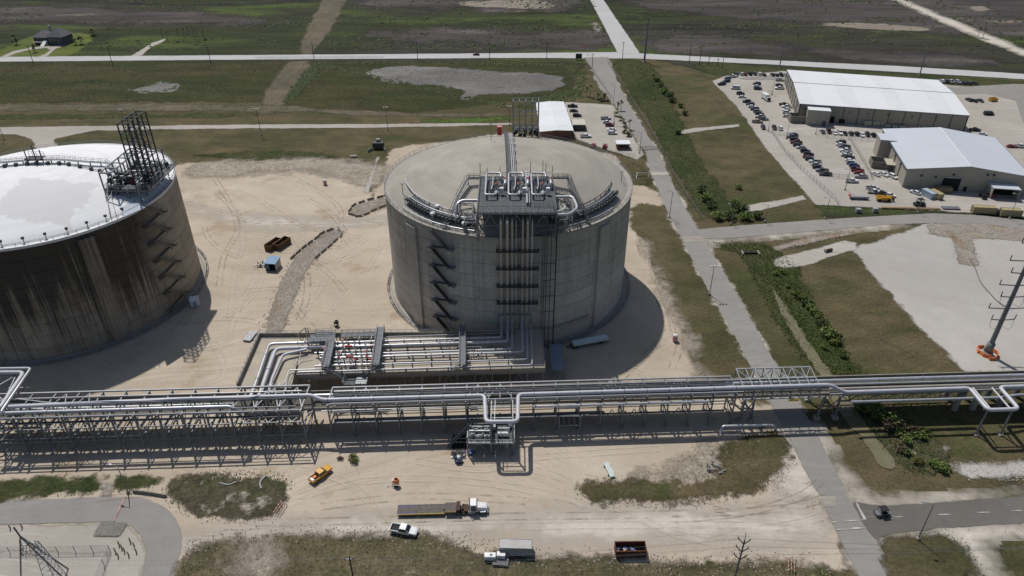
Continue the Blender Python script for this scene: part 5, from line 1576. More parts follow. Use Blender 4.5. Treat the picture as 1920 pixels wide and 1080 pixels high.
# valve manifolds in the valve area
def manifold(px0, px1, py, r, red, label, seed):
    rr = random.Random(seed)
    a, b = at(px0, py, 9.3), at(px1, py - (px1 - px0) * .02, 9.3)
    t = thing('valve_manifold', label, 'valve manifold', (a.x, a.y, DK))
    part('header', MB().tube([a, b], r, 9), PIPE, t)
    k = int((b - a).length / 1.5)
    for i in range(k):
        p = a.lerp(b, (i + .5) / k)
        v = part('valve', MB().lathe([(.01, 0), (r * 1.3, 0), (r * 1.3, .5), (.15, .6), (.15, 1.1 + rr.random()), (.01, 1.2 + rr.random())], 8, (p.x, p.y + rr.uniform(-.4, .4), p.z - .2)), STEELL if i % 2 else STEELD, t)
        part('support', MB().beam((p.x, p.y, DK), (p.x, p.y, p.z), .16), STEEL, t)
        if i == red:
            part('actuator', MB().tube([p + Vector((-1.0, 0, 1.6)), p + Vector((1.1, 0, 1.6))], .28, 8), REDP, t)
        elif i % 5 == 1:
            part('handwheel', MB().lathe([(.14, 0), (.38, 0), (.38, .1), (.14, .1)], 8, (p.x, p.y, p.z + 1.5)), REDP, v)
        if i % 2:
            q = p + Vector((.3, 0, 0))
            part('branch_pipe', MB().tube(fillet([q, q + Vector((0, 0, .9)), q + Vector((0, rr.choice((-1.6, 1.6)), .9)), q + Vector((0, rr.choice((-1.6, 1.6)), -1.0))], .4), .12, 6), PIPE if rr.random() < .6 else STEELL, t)
    return t
for k, (x0, x1, y, r, red) in enumerate(((632, 700, 641, .2, 99), (628, 690, 648, .3, 99), (628, 702, 658, .18, 2), (622, 704, 669, .16, 99), (620, 704, 678, .14, 3), (598, 704, 684, .18, 9), (590, 640, 662, .3, 9))):
    manifold(x0, x1, y, r, red, '%s row of valves in the left part of the deck' % ('rearmost', 'second', 'third', 'fourth', 'fifth', 'frontmost', 'far left short')[k], 20 + k)
def inst_skid(px, py, label):
    p = at(px, py, DK)
    t = thing('instrument_skid', label, 'skid', tuple(p))
    mb = MB()
    for z in (.3, 1.6):
        for dx, dy in (((-2.2, -.7), (2.2, -.7)), ((-2.2, .7), (2.2, .7)), ((-2.2, -.7), (-2.2, .7)), ((2.2, -.7), (2.2, .7))):
            mb.beam((p.x + dx[0], p.y + dx[1], p.z + z + 1.2), (p.x + dy[0], p.y + dy[1], p.z + z + 1.2), .1)
    for dx in (-2.2, 0, 2.2):
        for dy in (-.7, .7):
            mb.beam((p.x + dx, p.y + dy, p.z), (p.x + dx, p.y + dy, p.z + 2.8), .1)
    part('skid_frame', mb, STEELL, t)
    for k in range(6):
        part('gauge', MB().lathe([(.01, 0), (.2, 0), (.2, .8), (.01, .85)], 8, (p.x - 1.8 + k * .7, p.y + rnd.uniform(-.4, .4), p.z + 1.4)), REDP if k == 3 else STEELL, t)
inst_skid(838, 651, 'instrument skid left of the riser walkway')
inst_skid(888, 668, 'instrument skid right of the riser walkway')
t = thing('jib_crane', 'pale yellow bent loading arm at the rear left of the deck', 'loading arm', A(578, 640, DK))
a = at(578, 644, DK)
part('post', MB().tube([a, a + Vector((0, 0, 5.8))], .2, 8), simple('cream_paint', (.55, .48, .33)), t)
part('arm', MB().tube([a + Vector((0, 0, 5.8)), a + Vector((-2.6, 0, 3.2)), a + Vector((-1.2, -.5, .4))], .16, 8), simple('cream_paint', (.55, .48, .33)), t)
part('post', MB().tube([a + Vector((.9, 0, 0)), a + Vector((.6, 0, 5.8))], .16, 8), simple('cream_paint', (.55, .48, .33)), t)
# pipe bundle frame where the arm meets the rack
t = thing('tie_in_frame', 'small crowded pipe frame where the left deck arm meets the rack', 'pipe frame', A(525, 735, 0))
for k in range(7):
    p = at(497 + k * 7, 737, 10)
    part('riser', MB().tube([(p.x, p.y, 6.5), (p.x, p.y, 11.5 + .4 * (k % 3)), (p.x + .8, p.y + 2.0, 11.5)], .13, 6), PIPE if k % 2 else STEELL, t)
for z in (9, 11.4):
    a, b = at(488, 738, z), at(545, 735, z)
    part('beam', MB().beam(a, b, .26), STEEL, t)
for px in (490, 515, 543):
    a = at(px, 737, 11)
    part('post', MB().beam((a.x, a.y, 0), (a.x, a.y, 11.4), .26), STEEL, t)
# canopy beside the deck
t = thing('canopy', 'blue grey metal canopy standing in the tank shadow beside the deck', 'canopy', A(1043, 700, 0))
c0, c1, c2, c3 = [at(*q, 4.4) for q in ((1029, 646), (1052, 645), (1058, 693), (1035, 694))]
mb = MB()
K = 10
for i in range(K):
    P4 = [q2(c3, c2, c1, c0, e, (i + f) / K) for e, f in ((0, .02), (1, .02), (1, .98), (0, .98))]
    part('roof_sheet', MB().prism(P4, 4.3, 4.4 + .02 * (i % 2)), simple('blue_grey_sheet', (.20, .245, .30), .5), t)
for p in (c0, c1, c2, c3):
    part('post', MB().beam((p.x, p.y, 0), (p.x, p.y, 4.3), .22), STEEL, t)

# cable trays and pipe shoes on the rack
for b, z, x0, x1, lab in ((142.3, 11.55, -46, 56, 'cable tray along the top middle of the rack'), (139.5, 4.55, -46, 56, 'cable tray on the low beams of the rack'), (140.6, 12.5, -128, -54, 'cable tray on the top of the left rack'), (138.2, 8.5, -128, -54, 'cable tray on the middle level of the left rack')):
    t = thing('cable_tray', lab, 'cable tray', (x0, RY(x0, b), z))
    part('tray', MB().beam((x0, RY(x0, b), z), (x1, RY(x1, b), z), .6, .08), STEELL, t)
    for s_ in (-.3, .3):
        part('tray_side', MB().beam((x0, RY(x0, b + s_), z + .1), (x1, RY(x1, b + s_), z + .1), .05, .18), STEELL, t)
    part('cable_bundle', MB().tube([(x0, RY(x0, b), z + .12), (x1, RY(x1, b), z + .12)], .1, 6), BLACKP, t)
SLP = ('thin grey pipe on the rack top just behind the thick violet pipe', 'thin silver pipe on the rack top near the back beam', 'thin grey pipe in front of the concrete trough', 'thin grey pipe halfway up the middle rack posts',
    'thin silver pipe near the back beam of the left rack', 'thin grey pipe at the front top of the left rack', 'silver pipe on the middle level of the left rack', 'thin grey pipe on the low beams of the left rack', 'thin silver pipe beside the concrete grey pipe right of the road')
for k, (b, z, r, x0, x1, m_) in enumerate(((141.0, 11.4, .12, -46, 60, STEELL), (143.6, 11.5, .16, -46, 60, PIPE), (140.8, 8.9, .16, -46, 58, STEELL), (139.9, 6.6, .12, -46, 56, STEEL), (143.2, 12.4, .16, -128, -54, PIPE), (137.4, 12.4, .12, -128, -54, STEELL), (139.6, 8.8, .2, -128, -54, PIPE), (136.9, 4.4, .14, -128, -54, STEEL), (141.8, 8.6, .2, 88, 165, PIPE))):
    pipe('small_pipe', [(x0, RY(x0, b), z), (x1, RY(x1, b), z)], r, m_, SLP[k], group='slender pipes on the rack')
t = thing('pipe_shoes', 'row of small steel pipe shoes under the thick violet pipe', 'pipe shoes', (0, RY(0, 140), 11))
for x in xsR:
    if not -8 < x < 3:
        part('pipe_shoe', MB().box((x, RY(x, 140.05), 11.2), (.5, .5, .4)), STEELL, t)
        part('clamp', MB().tube([(x - .08, RY(x, 140.05), 11.75), (x + .08, RY(x, 140.05), 11.75)], .56, 12), STEEL, t)

# ------------------------------------------------------------------ buildings
def wallpanels(t, a, b, he, n, mat, rise_mid=0.0, spout=True, skip=()):
    """one wall from a to b (ground points); rise_mid: gable height above the eave at mid length"""
    a, b = Vector(a), Vector(b)
    d = (b - a).normalized()
    nrm = Vector((d.y, -d.x, 0))
    def top(u):
        return he + rise_mid * (1 - abs(2 * u - 1))
    for i in range(n):
        if i in skip:
            continue
        u0, u1 = i / n, (i + 1) / n
        us = [u0, u1] if not (u0 < .5 < u1) else [u0, .5, u1]
        lo = [a.lerp(b, u) for u in us]
        lo[0] = lo[0] + d * .03
        lo[-1] = lo[-1] - d * .03
        V, F = [], []
        for off in (0, -.15):
            V += [p + nrm * off for p in lo] + [p + nrm * off + Vector((0, 0, top(u))) for p, u in zip(lo, us)]
        m = len(us)
        for i2 in range(m - 1):
            F.append((i2, i2 + 1, m + i2 + 1, m + i2))
            F.append((2 * m + i2 + 1, 2 * m + i2, 3 * m + i2, 3 * m + i2 + 1))
        F += [(0, m, 3 * m, 2 * m), (m - 1, 3 * m - 1, 4 * m - 1, 2 * m - 1)]
        part('wall_panel', MB().add(V, F), mat, t)
    if spout:
        for i in range(n + 1):
            p = a.lerp(b, min(.998, max(.002, i / n))) + nrm * .12
            part('downspout', MB().beam((p.x, p.y, 0), (p.x, p.y, top(i / n) - .2), .2), STEELD, t)
def shed(name, label, cat, corners, he, rise, ridge_long, nlong, nshort, wall, roofm, trim, spout=True):
    """corners: near-left, near-right, far-right, far-left at eave height"""
    c = [Vector((p.x, p.y, 0)) for p in corners]
    cen = (c[0] + c[1] + c[2] + c[3]) / 4
    t = thing(name, label, cat, tuple(cen))
    gl = rise if not ridge_long else 0
    gs = rise if ridge_long else 0
    wallpanels(t, c[0], c[1], he, nlong, wall, gl, spout)
    wallpanels(t, c[2], c[3], he, nlong, wall, gl, spout)
    wallpanels(t, c[1], c[2], he, nshort, wall, gs, spout)
    wallpanels(t, c[3], c[0], he, nshort, wall, gs, spout)
    o = [p + (p - cen).normalized() * .7 + Vector((0, 0, he)) for p in c]
    if ridge_long:
        r0, r1 = (o[0] + o[3]) / 2 + Vector((0, 0, rise)), (o[1] + o[2]) / 2 + Vector((0, 0, rise))
        slopes = [(o[0], o[1], r1, r0), (o[3], o[2], r1, r0)]
        n = nlong
    else:
        r0, r1 = (o[0] + o[1]) / 2 + Vector((0, 0, rise)), (o[3] + o[2]) / 2 + Vector((0, 0, rise))
        slopes = [(o[0], o[3], r1, r0), (o[1], o[2], r1, r0)]
        n = nshort
    for (e0, e1, t1, t0) in slopes:
        for i in range(n):
            u0, u1 = i / n + .0002, (i + 1) / n - .0002
            V = [e0.lerp(e1, u0), e0.lerp(e1, u1), t0.lerp(t1, u1), t0.lerp(t1, u0)]
            lift = Vector((0, 0, .012 * (i % 2)))
            V = [p + lift for p in V] + [p + lift - Vector((0, 0, .15)) for p in V]
            part('roof_panel', MB().add(V, [(0, 1, 2, 3), (7, 6, 5, 4), (0, 4, 5, 1), (1, 5, 6, 2), (2, 6, 7, 3), (3, 7, 4, 0)]), ROOFW2 if roofm is ROOFW and i % 3 == 0 else roofm, t)
        part('gutter', MB().beam(e0 - Vector((0, 0, .12)), e1 - Vector((0, 0, .12)), .28, .3), trim, t)
    part('ridge_cap', MB().beam(r0 + Vector((0, 0, .06)), r1 + Vector((0, 0, .06)), .5, .08), trim if ridge_long else WHITEP, t)
    return t, c
BEIGE = simple('beige_metal_siding', (.31, .29, .25), 0.6, 0, 0.08, 0.2, dirt=(.25, .23, .20))
BEIGED = simple('grey_beige_siding', (.36, .335, .29), 0.6, 0, 0.05, 0.2)
ROOFW = simple('white_metal_roof', (.72, .735, .76), 0.45, 0, 0.03, 0.05)
ROOFW2 = simple('weathered_white_roof', (.67, .685, .70), 0.5, 0, 0.05, 0.1)
ROOFG = simple('pale_blue_grey_roof', (.52, .555, .60), 0.45, 0, 0.03, 0.05)
TRIM = simple('blue_grey_trim', (.12, .15, .19), 0.5)
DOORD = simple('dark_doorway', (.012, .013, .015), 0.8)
H1, H2 = 9.5, 9.0
w1, c1_ = shed('warehouse', 'long warehouse with bright white gabled roof beside the highway', 'warehouse', [at(1501, 194, H1), at(1817, 216, H1), at(1757, 150, H1), at(1477, 131, H1)], H1, 1.9, True, 11, 7, BEIGE, ROOFW, TRIM)
def on_wall(c, u, off=.0):
    d = (c[1] - c[0]).normalized()
    return c[0].lerp(c[1], u) + Vector((d.y, -d.x, 0)) * off, math.atan2(d.y, d.x)
for u, wd, h in ((.215, 2.2, 3.6), (.275, 3.0, 2.6)):
    p, a = on_wall(c1_, u, .1)
    part('door', MB().box((p.x, p.y, h / 2), (wd, .2, h), a), DOORD, w1)
for u in (.03, .31, .42, .54, .68, .82):
    p, a = on_wall(c1_, u, .25)
    part('wall_lamp', MB().box((p.x, p.y, 6.6), (.6, .5, .5), a), STEELD, w1)
p, a = on_wall(c1_, .03, .1)
part('window', MB().box((p.x, p.y, 7.3), (4.0, .12, 2.2), a), simple('tinted_glass', (.16, .17, .15), .2), w1)
e, f = c1_[3], c1_[0]
for i in range(9):
    q = e.lerp(f, (i + .6) / 9.6)
    d = (f - e).normalized()
    n = Vector((d.y, -d.x, 0))
    for z in (3.0, 6.4):
        part('window', MB().box((q.x + n.x * .1, q.y + n.y * .1, z), (2.0, .14, 1.4), math.atan2(d.y, d.x)), simple('tinted_glass', (.16, .17, .15), .2), w1)
# annex on the near wall
p0, a = on_wall(c1_, .045, 0)
d = (c1_[1] - c1_[0]).normalized()
n = Vector((d.y, -d.x, 0))
b0 = [p0 + n * 6.5, p0 + d * 11.5 + n * 6.5, p0 + d * 11.5 + n * .3, p0 + n * .3]
an = thing('annex', 'flat roofed beige annex on the near wall of the white-roofed warehouse', 'annex', tuple((b0[0] + b0[2]) / 2))
for i in range(4):
    wallpanels(an, b0[i], b0[(i + 1) % 4], 8.2, 1 if i % 2 else 2, BEIGED, 0, False)
part('roof', MB().prism([tuple(q)[:2] for q in b0], 8.22, 8.45), ROOFW, an)
q = p0 + d * 9.2 + n * 6.6
part('door', MB().box((q.x, q.y, 1.4), (1.6, .2, 2.8), a), simple('blue_door', (.07, .09, .13)), an)
def yard_box(px, py, sx, sy, h, rz, mat, name, label, cat, lid=None):
    b = at(px, py)
    t = thing(name, label, cat, tuple(b), rz)
    th = .22
    for (cx, cy, wx, wy) in ((0, -sy / 2, sx, th), (0, sy / 2, sx, th), (-sx / 2, 0, th, sy - th * 1.1), (sx / 2, 0, th, sy - th * 1.1)):
        part('side_wall', MB().box((cx, cy, h / 2), (wx, wy, h)), mat, t, world=False)
    part('floor', MB().box((0, 0, .1), (sx - .3, sy - .3, .15)), mat, t, world=False)
    return t
MASON = simple('block_wall', (.21, .195, .17), .9, 0, .15, .6)
yard_box(1493, 228, 8, 6, 4.0, R(-5), MASON, 'screen_wall_enclosure', 'square masonry screen enclosure at the left corner of the long warehouse', 'enclosure')
w2, c2_ = shed('warehouse', 'near warehouse with pale blue grey roof and dark open door', 'warehouse', [at(1702, 316, H2), at(1932, 331, H2), at(1866, 259, H2), at(1656, 242, H2)], H2, 3.0, False, 7, 6, BEIGED, ROOFG, TRIM, False)
for u in (.002, .16, .33, .5):
    q = c2_[3].lerp(c2_[0], 1 - u)
for i in range(1, 5):
    q = c2_[3].lerp(c2_[0], i / 5)
    part('downspout', MB().beam((q.x - .2, q.y, 0), (q.x - .2, q.y, H2), .22), STEELD, w2)
    part('wall_lamp', MB().box((q.x - .5, q.y, 7), (.5, .6, .5)), STEELD, w2)
p, a = on_wall(c2_, .39, .06)
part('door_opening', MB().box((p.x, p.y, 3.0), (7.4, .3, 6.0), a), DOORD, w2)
part('door_frame', MB().box((p.x, p.y, 6.2), (8.2, .5, .5), a), STEELL, w2)
for s_ in (-3.95, 3.95):
    q = p + Vector((math.cos(a), math.sin(a), 0)) * s_
    part('door_frame', MB().box((q.x, q.y, 3), (.5, .5, 6.0), a), STEELL, w2)
for u, z in ((.13, 6.2), (.25, 6.1), (.39, 7.6), (.66, 8.6), (.71, 8.6)):
    p, a = on_wall(c2_, u, .3)
    part('wall_lamp', MB().box((p.x, p.y, z), (.8, .6, .7), a), STEELD, w2)
p, a = on_wall(c2_, .52, .1)
part('door', MB().box((p.x, p.y, 1.2), (1.3, .2, 2.4), a), DOORD, w2)
# porch of the near warehouse
p, a = on_wall(c2_, .80, 3.0)
po = thing('porch', 'open fronted porch with grey roof on the near warehouse', 'porch', tuple(p), a)
part('porch_roof', MB().box((0, 0, 5.0), (11, 6.4, .3)), ROOFG, po, world=False)
part('porch_wall', MB().box((-5.3, 0, 2.45), (.3, 6, 4.8)), BEIGED, po, world=False)
part('porch_wall', MB().box((5.3, 0, 2.45), (.3, 6, 4.8)), BEIGED, po, world=False)
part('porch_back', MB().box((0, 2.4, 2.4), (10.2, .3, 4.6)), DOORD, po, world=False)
# tower annex at the left side of the near warehouse
b = at(1653, 292)
an = thing('stair_tower', 'beige stair tower with pale flat roof at the corner of the near warehouse', 'tower', tuple(b), R(-14))
for (x0, x1, y0, y1) in ((-3.4, 3.4, -4.5, -4.3), (-3.4, 3.4, 4.3, 4.5), (-3.4, -3.2, -4.3, 4.3), (3.2, 3.4, -4.3, 4.3)):
    part('wall_panel', MB().bb(x0, x1, y0, y1, 0, 9.4), BEIGED, an, world=False)
part('roof', MB().bb(-3.7, 3.7, -4.8, 4.8, 9.42, 9.65), ROOFG, an, world=False)
yard_box(1650, 312, 9, 7, 3.4, R(-14), MASON, 'screen_wall_enclosure', 'masonry screen enclosure left of the near warehouse', 'enclosure')
t = thing('loading_shed', 'small tan roofed loading shed against the near warehouse wall', 'shed', tuple(at(1669, 318)), R(-14))
part('shed_roof', MB().bb(-3, 3, -4, 4, 3.6, 3.85), simple('tan_sheet', (.42, .40, .33)), t, world=False)
for x in (-2.8, 2.8):
    for y in (-3.8, 3.8):
        part('post', MB().beam((x, y, 0), (x, y, 3.6), .2), STEEL, t, world=False)
# administration building, brick with white roof
HA = 4.6
ad, ca_ = shed('brick_building', 'low red brick office building with white roof behind the grey-domed tank', 'building', [at(1013, 246, HA), at(1074, 244, HA), at(1056, 191, HA), at(1006, 193, HA)], HA, .5, False, 4, 6, simple('red_brick', (.16, .085, .065), .9, 0, .2, 1.5), ROOFW, WHITEP, False)
for i in range(4):
    q = ca_[1].lerp(ca_[2], (i + .5) / 4)
    part('window', MB().box((q.x + .08, q.y, 2.2), (.15, 2.0, 1.6)), DOORD, ad)
b = at(1085, 243)
t = thing('tent_canopy', 'pale canopy with dark open side beside the brick office', 'canopy', tuple(b))
part('canopy_roof', MB().box((0, 2.0, 3.4), (7.0, 8.5, .25)), simple('canvas', (.50, .48, .42)), t, world=False)
part('open_side_shade', MB().box((0, -2.2, 1.6), (6.6, .2, 3.2)), STEELD, t, world=False)  # dark sheet stands for the shade inside the open side
for x in (-3.3, 3.3):
    for y in (-2.1, 6.0):
        part('post', MB().beam((x, y, 0), (x, y, 3.4), .16), STEEL, t, world=False)
b = at(1167, 278)
t = thing('guard_hut', 'small brick guard hut with flat white roof at the plant gate', 'hut', tuple(b))
part('hut_wall', MB().box((0, 0, 1.5), (6.2, 4.6, 3.0)), simple('red_brick', (.16, .085, .065)), t, world=False)
part('hut_roof', MB().box((0, 0, 3.15), (7.0, 5.4, .3)), ROOFW, t, world=False)
part('window', MB().box((0, -2.33, 1.9), (4.4, .1, 1.1)), DOORD, t, world=False)
part('window', MB().box((3.12, 0, 1.9), (.1, 3.0, 1.1)), DOORD, t, world=False)
# far house on stilts
b = at(95, 82)
t = thing('house', 'distant grey house with hipped roofs among lawns', 'house', tuple(b), R(-6))
HG, HR = simple('grey_clapboard', (.10, .105, .12), .8), simple('slate_roof', (.105, .105, .12), .8)
def hip(x0, x1, y0, y1, z0, z1):
    mx, my = (x0 + x1) / 2, (y0 + y1) / 2
    h = min(x1 - x0, y1 - y0) / 2
    r0, r1 = ((x0 + h, my), (x1 - h, my)) if x1 - x0 > y1 - y0 else ((mx, y0 + h), (mx, y1 - h))
    V = [(x0, y0, z0), (x1, y0, z0), (x1, y1, z0), (x0, y1, z0), (r0[0], r0[1], z1), (r1[0], r1[1], z1)]
    if x1 - x0 > y1 - y0:
        F = [(0, 1, 5, 4), (1, 2, 5), (2, 3, 4, 5), (3, 0, 4), (0, 3, 2, 1)]
    else:
        F = [(0, 1, 4), (1, 2, 5, 4), (2, 3, 5), (3, 0, 4, 5), (0, 3, 2, 1)]
    return MB().add(V, F)
part('wall', MB().bb(-11, 2, -2, 9, 0, 5), HG, t, world=False)
part('wall', MB().bb(2, 13, -4, 9, 0, 6), HG, t, world=False)
part('roof', hip(-12, 3, -3, 10, 5, 9.2), HR, t, world=False)
rf = part('roof', hip(1, 14, -5, 10, 6, 11.5), HR, t, world=False)
part('chimney', MB().bb(-.2, 1.2, 3, 4.4, 8, 12.6), simple('pale_stone', (.4, .38, .34)), rf, world=False)
part('porch', MB().bb(-10, -3, -5.5, -2.1, 2.0, 2.3), simple('pale_stone', (.4, .38, .34)), t, world=False)
part('front_steps', MB().add([(-2.4, -9, 0), (.6, -9, 0), (.6, -3, 3.4), (-2.4, -3, 3.4), (-2.4, -3, 0), (.6, -3, 0)], [(0, 1, 2, 3), (0, 3, 4), (1, 5, 2), (4, 3, 2, 5)]), WHITEP, t, world=False)
for x in (-8, -5, 4, 7, 10):
    part('window', MB().bb(x - .7, x + .7, -4.12 if x > 2 else -2.12, -4.02 if x > 2 else -2.02, 2.6, 4.4), simple('tinted_glass', (.16, .17, .15)), t, world=False)

# ------------------------------------------------------------------ vehicles
TYRE = simple('tyre_rubber', (.018, .018, .018), .8)
RIMM = simple('wheel_rim', (.35, .35, .36), .4, .6)
GLASS = simple('car_glass', (.02, .023, .027), .08, 0, .05, spec=.6)
LAMP = simple('headlight_glass', (.6, .6, .58), .2)
TAIL = simple('tail_light', (.30, .02, .02), .3)
LINER = simple('bed_liner', (.022, .022, .024), .8)
PAINT = {n: simple('paint_' + n.replace(' ', '_'), c, .28, 0, .03, .3, .5) for n, c in {
    'white': (.68, .69, .70), 'silver': (.42, .43, .45), 'grey': (.16, .165, .175), 'charcoal': (.055, .058, .065), 'black': (.018, .019, .022), 'navy blue': (.02, .03, .07),
    'blue': (.03, .06, .16), 'maroon': (.13, .018, .022), 'red': (.26, .025, .025), 'brown': (.07, .05, .035), 'tan': (.30, .26, .19), 'dark green': (.025, .045, .035), 'yellow': (.58, .30, .02)}.items()}
def ring6(x, w_, z0, zm, z1, k=.93):
    return [(x, -w_ * .9, z0), (x, -w_, zm), (x, -w_ * k, z1), (x, w_ * k, z1), (x, w_, zm), (x, w_ * .9, z0)]
def loft(st):
    V, F = [], []
    for s_ in st:
        V += ring6(*s_)
    for i in range(len(st) - 1):
        for j in range(6):
            F.append((i * 6 + j, (i + 1) * 6 + j, (i + 1) * 6 + (j + 1) % 6, i * 6 + (j + 1) % 6))
    n = len(st) - 1
    F += [tuple(range(6))[::1], tuple(n * 6 + j for j in range(6))[::-1]]
    return V, F
def frustum(xb0, xb1, wb, z0, xt0, xt1, wt, z1):
    return [(xb0, -wb, z0), (xb1, -wb, z0), (xb1, wb, z0), (xb0, wb, z0), (xt0, -wt, z1), (xt1, -wt, z1), (xt1, wt, z1), (xt0, wt, z1)]
FR_F = [(0, 3, 2, 1), (4, 5, 6, 7), (0, 1, 5, 4), (1, 2, 6, 5), (2, 3, 7, 6), (3, 0, 4, 7)]
def pane(V, idx, sh=.12, off=.03):
    P4 = [Vector(V[i]) for i in idx]
    c_ = sum(P4, Vector()) / 4
    n = (P4[1] - P4[0]).cross(P4[2] - P4[0]).normalized()
    if n.dot(c_ - Vector((c_.x * .0 + sum(v[0] for v in V) / 8, 0, sum(v[2] for v in V) / 8))) < 0:
        n = -n
    Q = [p.lerp(c_, sh) + n * off for p in P4]
    Q2 = [p - n * .05 for p in Q]
    return MB().add(Q + Q2, [(0, 1, 2, 3), (7, 6, 5, 4), (0, 4, 5, 1), (1, 5, 6, 2), (2, 6, 7, 3), (3, 7, 4, 0)])
SPEC = {
    'sedan': dict(L=4.8, W=.92, st=[(-2.4, .80, .35, .6, .92), (-2.25, .9, .25, .6, 1.0), (-1.2, .92, .22, .6, 1.0), (1.0, .92, .22, .6, .98), (2.1, .88, .24, .55, .86), (2.4, .74, .35, .55, .72)], cab=(-1.9, 1.25, .84, .98, -1.2, .35, .66, 1.46), wx=1.42, wr=.34),
    'suv': dict(L=4.9, W=.97, st=[(-2.45, .88, .4, .7, 1.12), (-2.35, .95, .3, .7, 1.18), (-1.0, .97, .28, .7, 1.18), (1.0, .97, .28, .7, 1.14), (2.15, .93, .3, .65, 1.04), (2.45, .8, .4, .65, .9)], cab=(-2.3, 1.3, .9, 1.14, -1.95, .5, .74, 1.78), wx=1.5, wr=.4),
    'van': dict(L=5.6, W=1.0, st=[(-2.8, .95, .4, .8, 1.25), (-2.6, 1.0, .32, .8, 1.3), (0, 1.0, .3, .8, 1.3), (1.8, 1.0, .3, .8, 1.25), (2.5, .94, .32, .7, 1.1), (2.8, .8, .4, .7, .9)], cab=(-2.75, 2.1, .96, 1.26, -2.65, 1.35, .84, 2.15), wx=1.75, wr=.38),
    'pickup': dict(L=5.8, W=1.0, st=[(-2.9, .93, .5, .8, .72), (-2.8, .98, .4, .75, .74), (-.9, 1.0, .4, .75, .74), (-.88, 1.0, .4, .8, 1.22), (1.1, 1.0, .38, .8, 1.2), (2.55, .96, .4, .75, 1.1), (2.9, .84, .5, .75, .96)], cab=(-.95, 1.35, .93, 1.2, -.72, .6, .78, 1.88), wx=1.85, wr=.42, bed=True)}
TM = {}
def template(kind):
    if kind in TM:
        return TM[kind]
    s_ = SPEC[kind]
    V, F = loft(s_['st'])
    body = MB().add(V, F)
    xb0, xb1, wb, z0, xt0, xt1, wt, z1 = s_['cab']
    CV = frustum(xb0, xb1, wb, z0, xt0, xt1, wt, z1)
    body.add(CV, FR_F)
    me = {'body': mesh('car_body', body, PAINT['white'])}
    me['windshield'] = mesh('windshield', pane(CV, (1, 2, 6, 5), .09), GLASS)
    me['rear_window'] = mesh('rear_window', pane(CV, (3, 0, 4, 7), .14), GLASS)
    me['sl'] = mesh('side_window', pane(CV, (2, 3, 7, 6), .13), GLASS)
    me['sr'] = mesh('side_window', pane(CV, (0, 1, 5, 4), .13), GLASS)
    r = s_['wr']
    me['wheel'] = mesh('wheel', MB().tube([(0, -.13, 0), (0, .13, 0)], r, 12), TYRE)
    me['rim'] = mesh('rim', MB().tube([(0, -.14, 0), (0, .14, 0)], r * .58, 10), RIMM)
    me['head'] = mesh('headlight', MB().box((0, 0, 0), (.1, .34, .16)), LAMP)
    me['tail'] = mesh('tail_light', MB().box((0, 0, 0), (.08, .2, .3)), TAIL)
    if s_.get('bed'):
        b = MB()
        b.bb(-2.86, -.95, -.98, -.88, .74, 1.2).bb(-2.86, -.95, .88, .98, .74, 1.2).bb(-2.88, -2.78, -.87, .87, .74, 1.2)
        me['bed'] = mesh('bed_wall', b, PAINT['white'])
        me['liner'] = mesh('bed_floor', MB().bb(-2.77, -.97, -.87, .87, .745, .8), LINER)
    TM[kind] = me
    return me
def car(kind, col, p, hd, label, group=None, cat=None, scale=1.0):
    me, s_ = template(kind), SPEC[kind]
    t = thing({'sedan': 'parked_car', 'suv': 'parked_suv', 'van': 'parked_van', 'pickup': 'pickup_truck'}[kind], label, cat or {'sedan': 'car', 'suv': 'suv', 'van': 'van', 'pickup': 'pickup'}[kind], (p[0], p[1], .19), hd, group)
    t.scale = (scale,) * 3
    def painted(nm, m_):
        o = child(nm, m_, t)
        o.material_slots[0].link = 'OBJECT'
        o.material_slots[0].material = PAINT[col]
        return o
    painted('body', me['body'])
    for k, nm in (('windshield', 'windshield'), ('rear_window', 'rear_window'), ('sl', 'side_window'), ('sr', 'side_window')):
        child(nm, me[k], t)
    if 'bed' in me:
        painted('bed_wall', me['bed'])
        child('bed_floor', me['liner'], t)
    for sx in (-1, 1):
        for sy in (-1, 1):
            wv = child('wheel', me['wheel'], t, (sx * s_['wx'], sy * (s_['W'] - .1), s_['wr'] + .02))
            child('rim', me['rim'], wv)
    L_ = s_['L'] / 2
    for sy in (-1, 1):
        child('headlight', me['head'], t, (L_ - .1, sy * s_['W'] * .68, .72 if kind == 'sedan' else .85))
        child('tail_light', me['tail'], t, (-L_ + .03, sy * s_['W'] * .82, .85 if kind == 'sedan' else .95))
    return t
V6 = lambda x, y: (1340 + x / 6.353, 120 + y / 6.353)
V7 = lambda x, y: (1440 + x / 6.353, 230 + y / 6.353)
ID = lambda x, y: (x, y)
V4 = lambda x, y: (1440 + x / 4, y / 4)
V3 = lambda x, y: (960 + x / 4, y / 4)
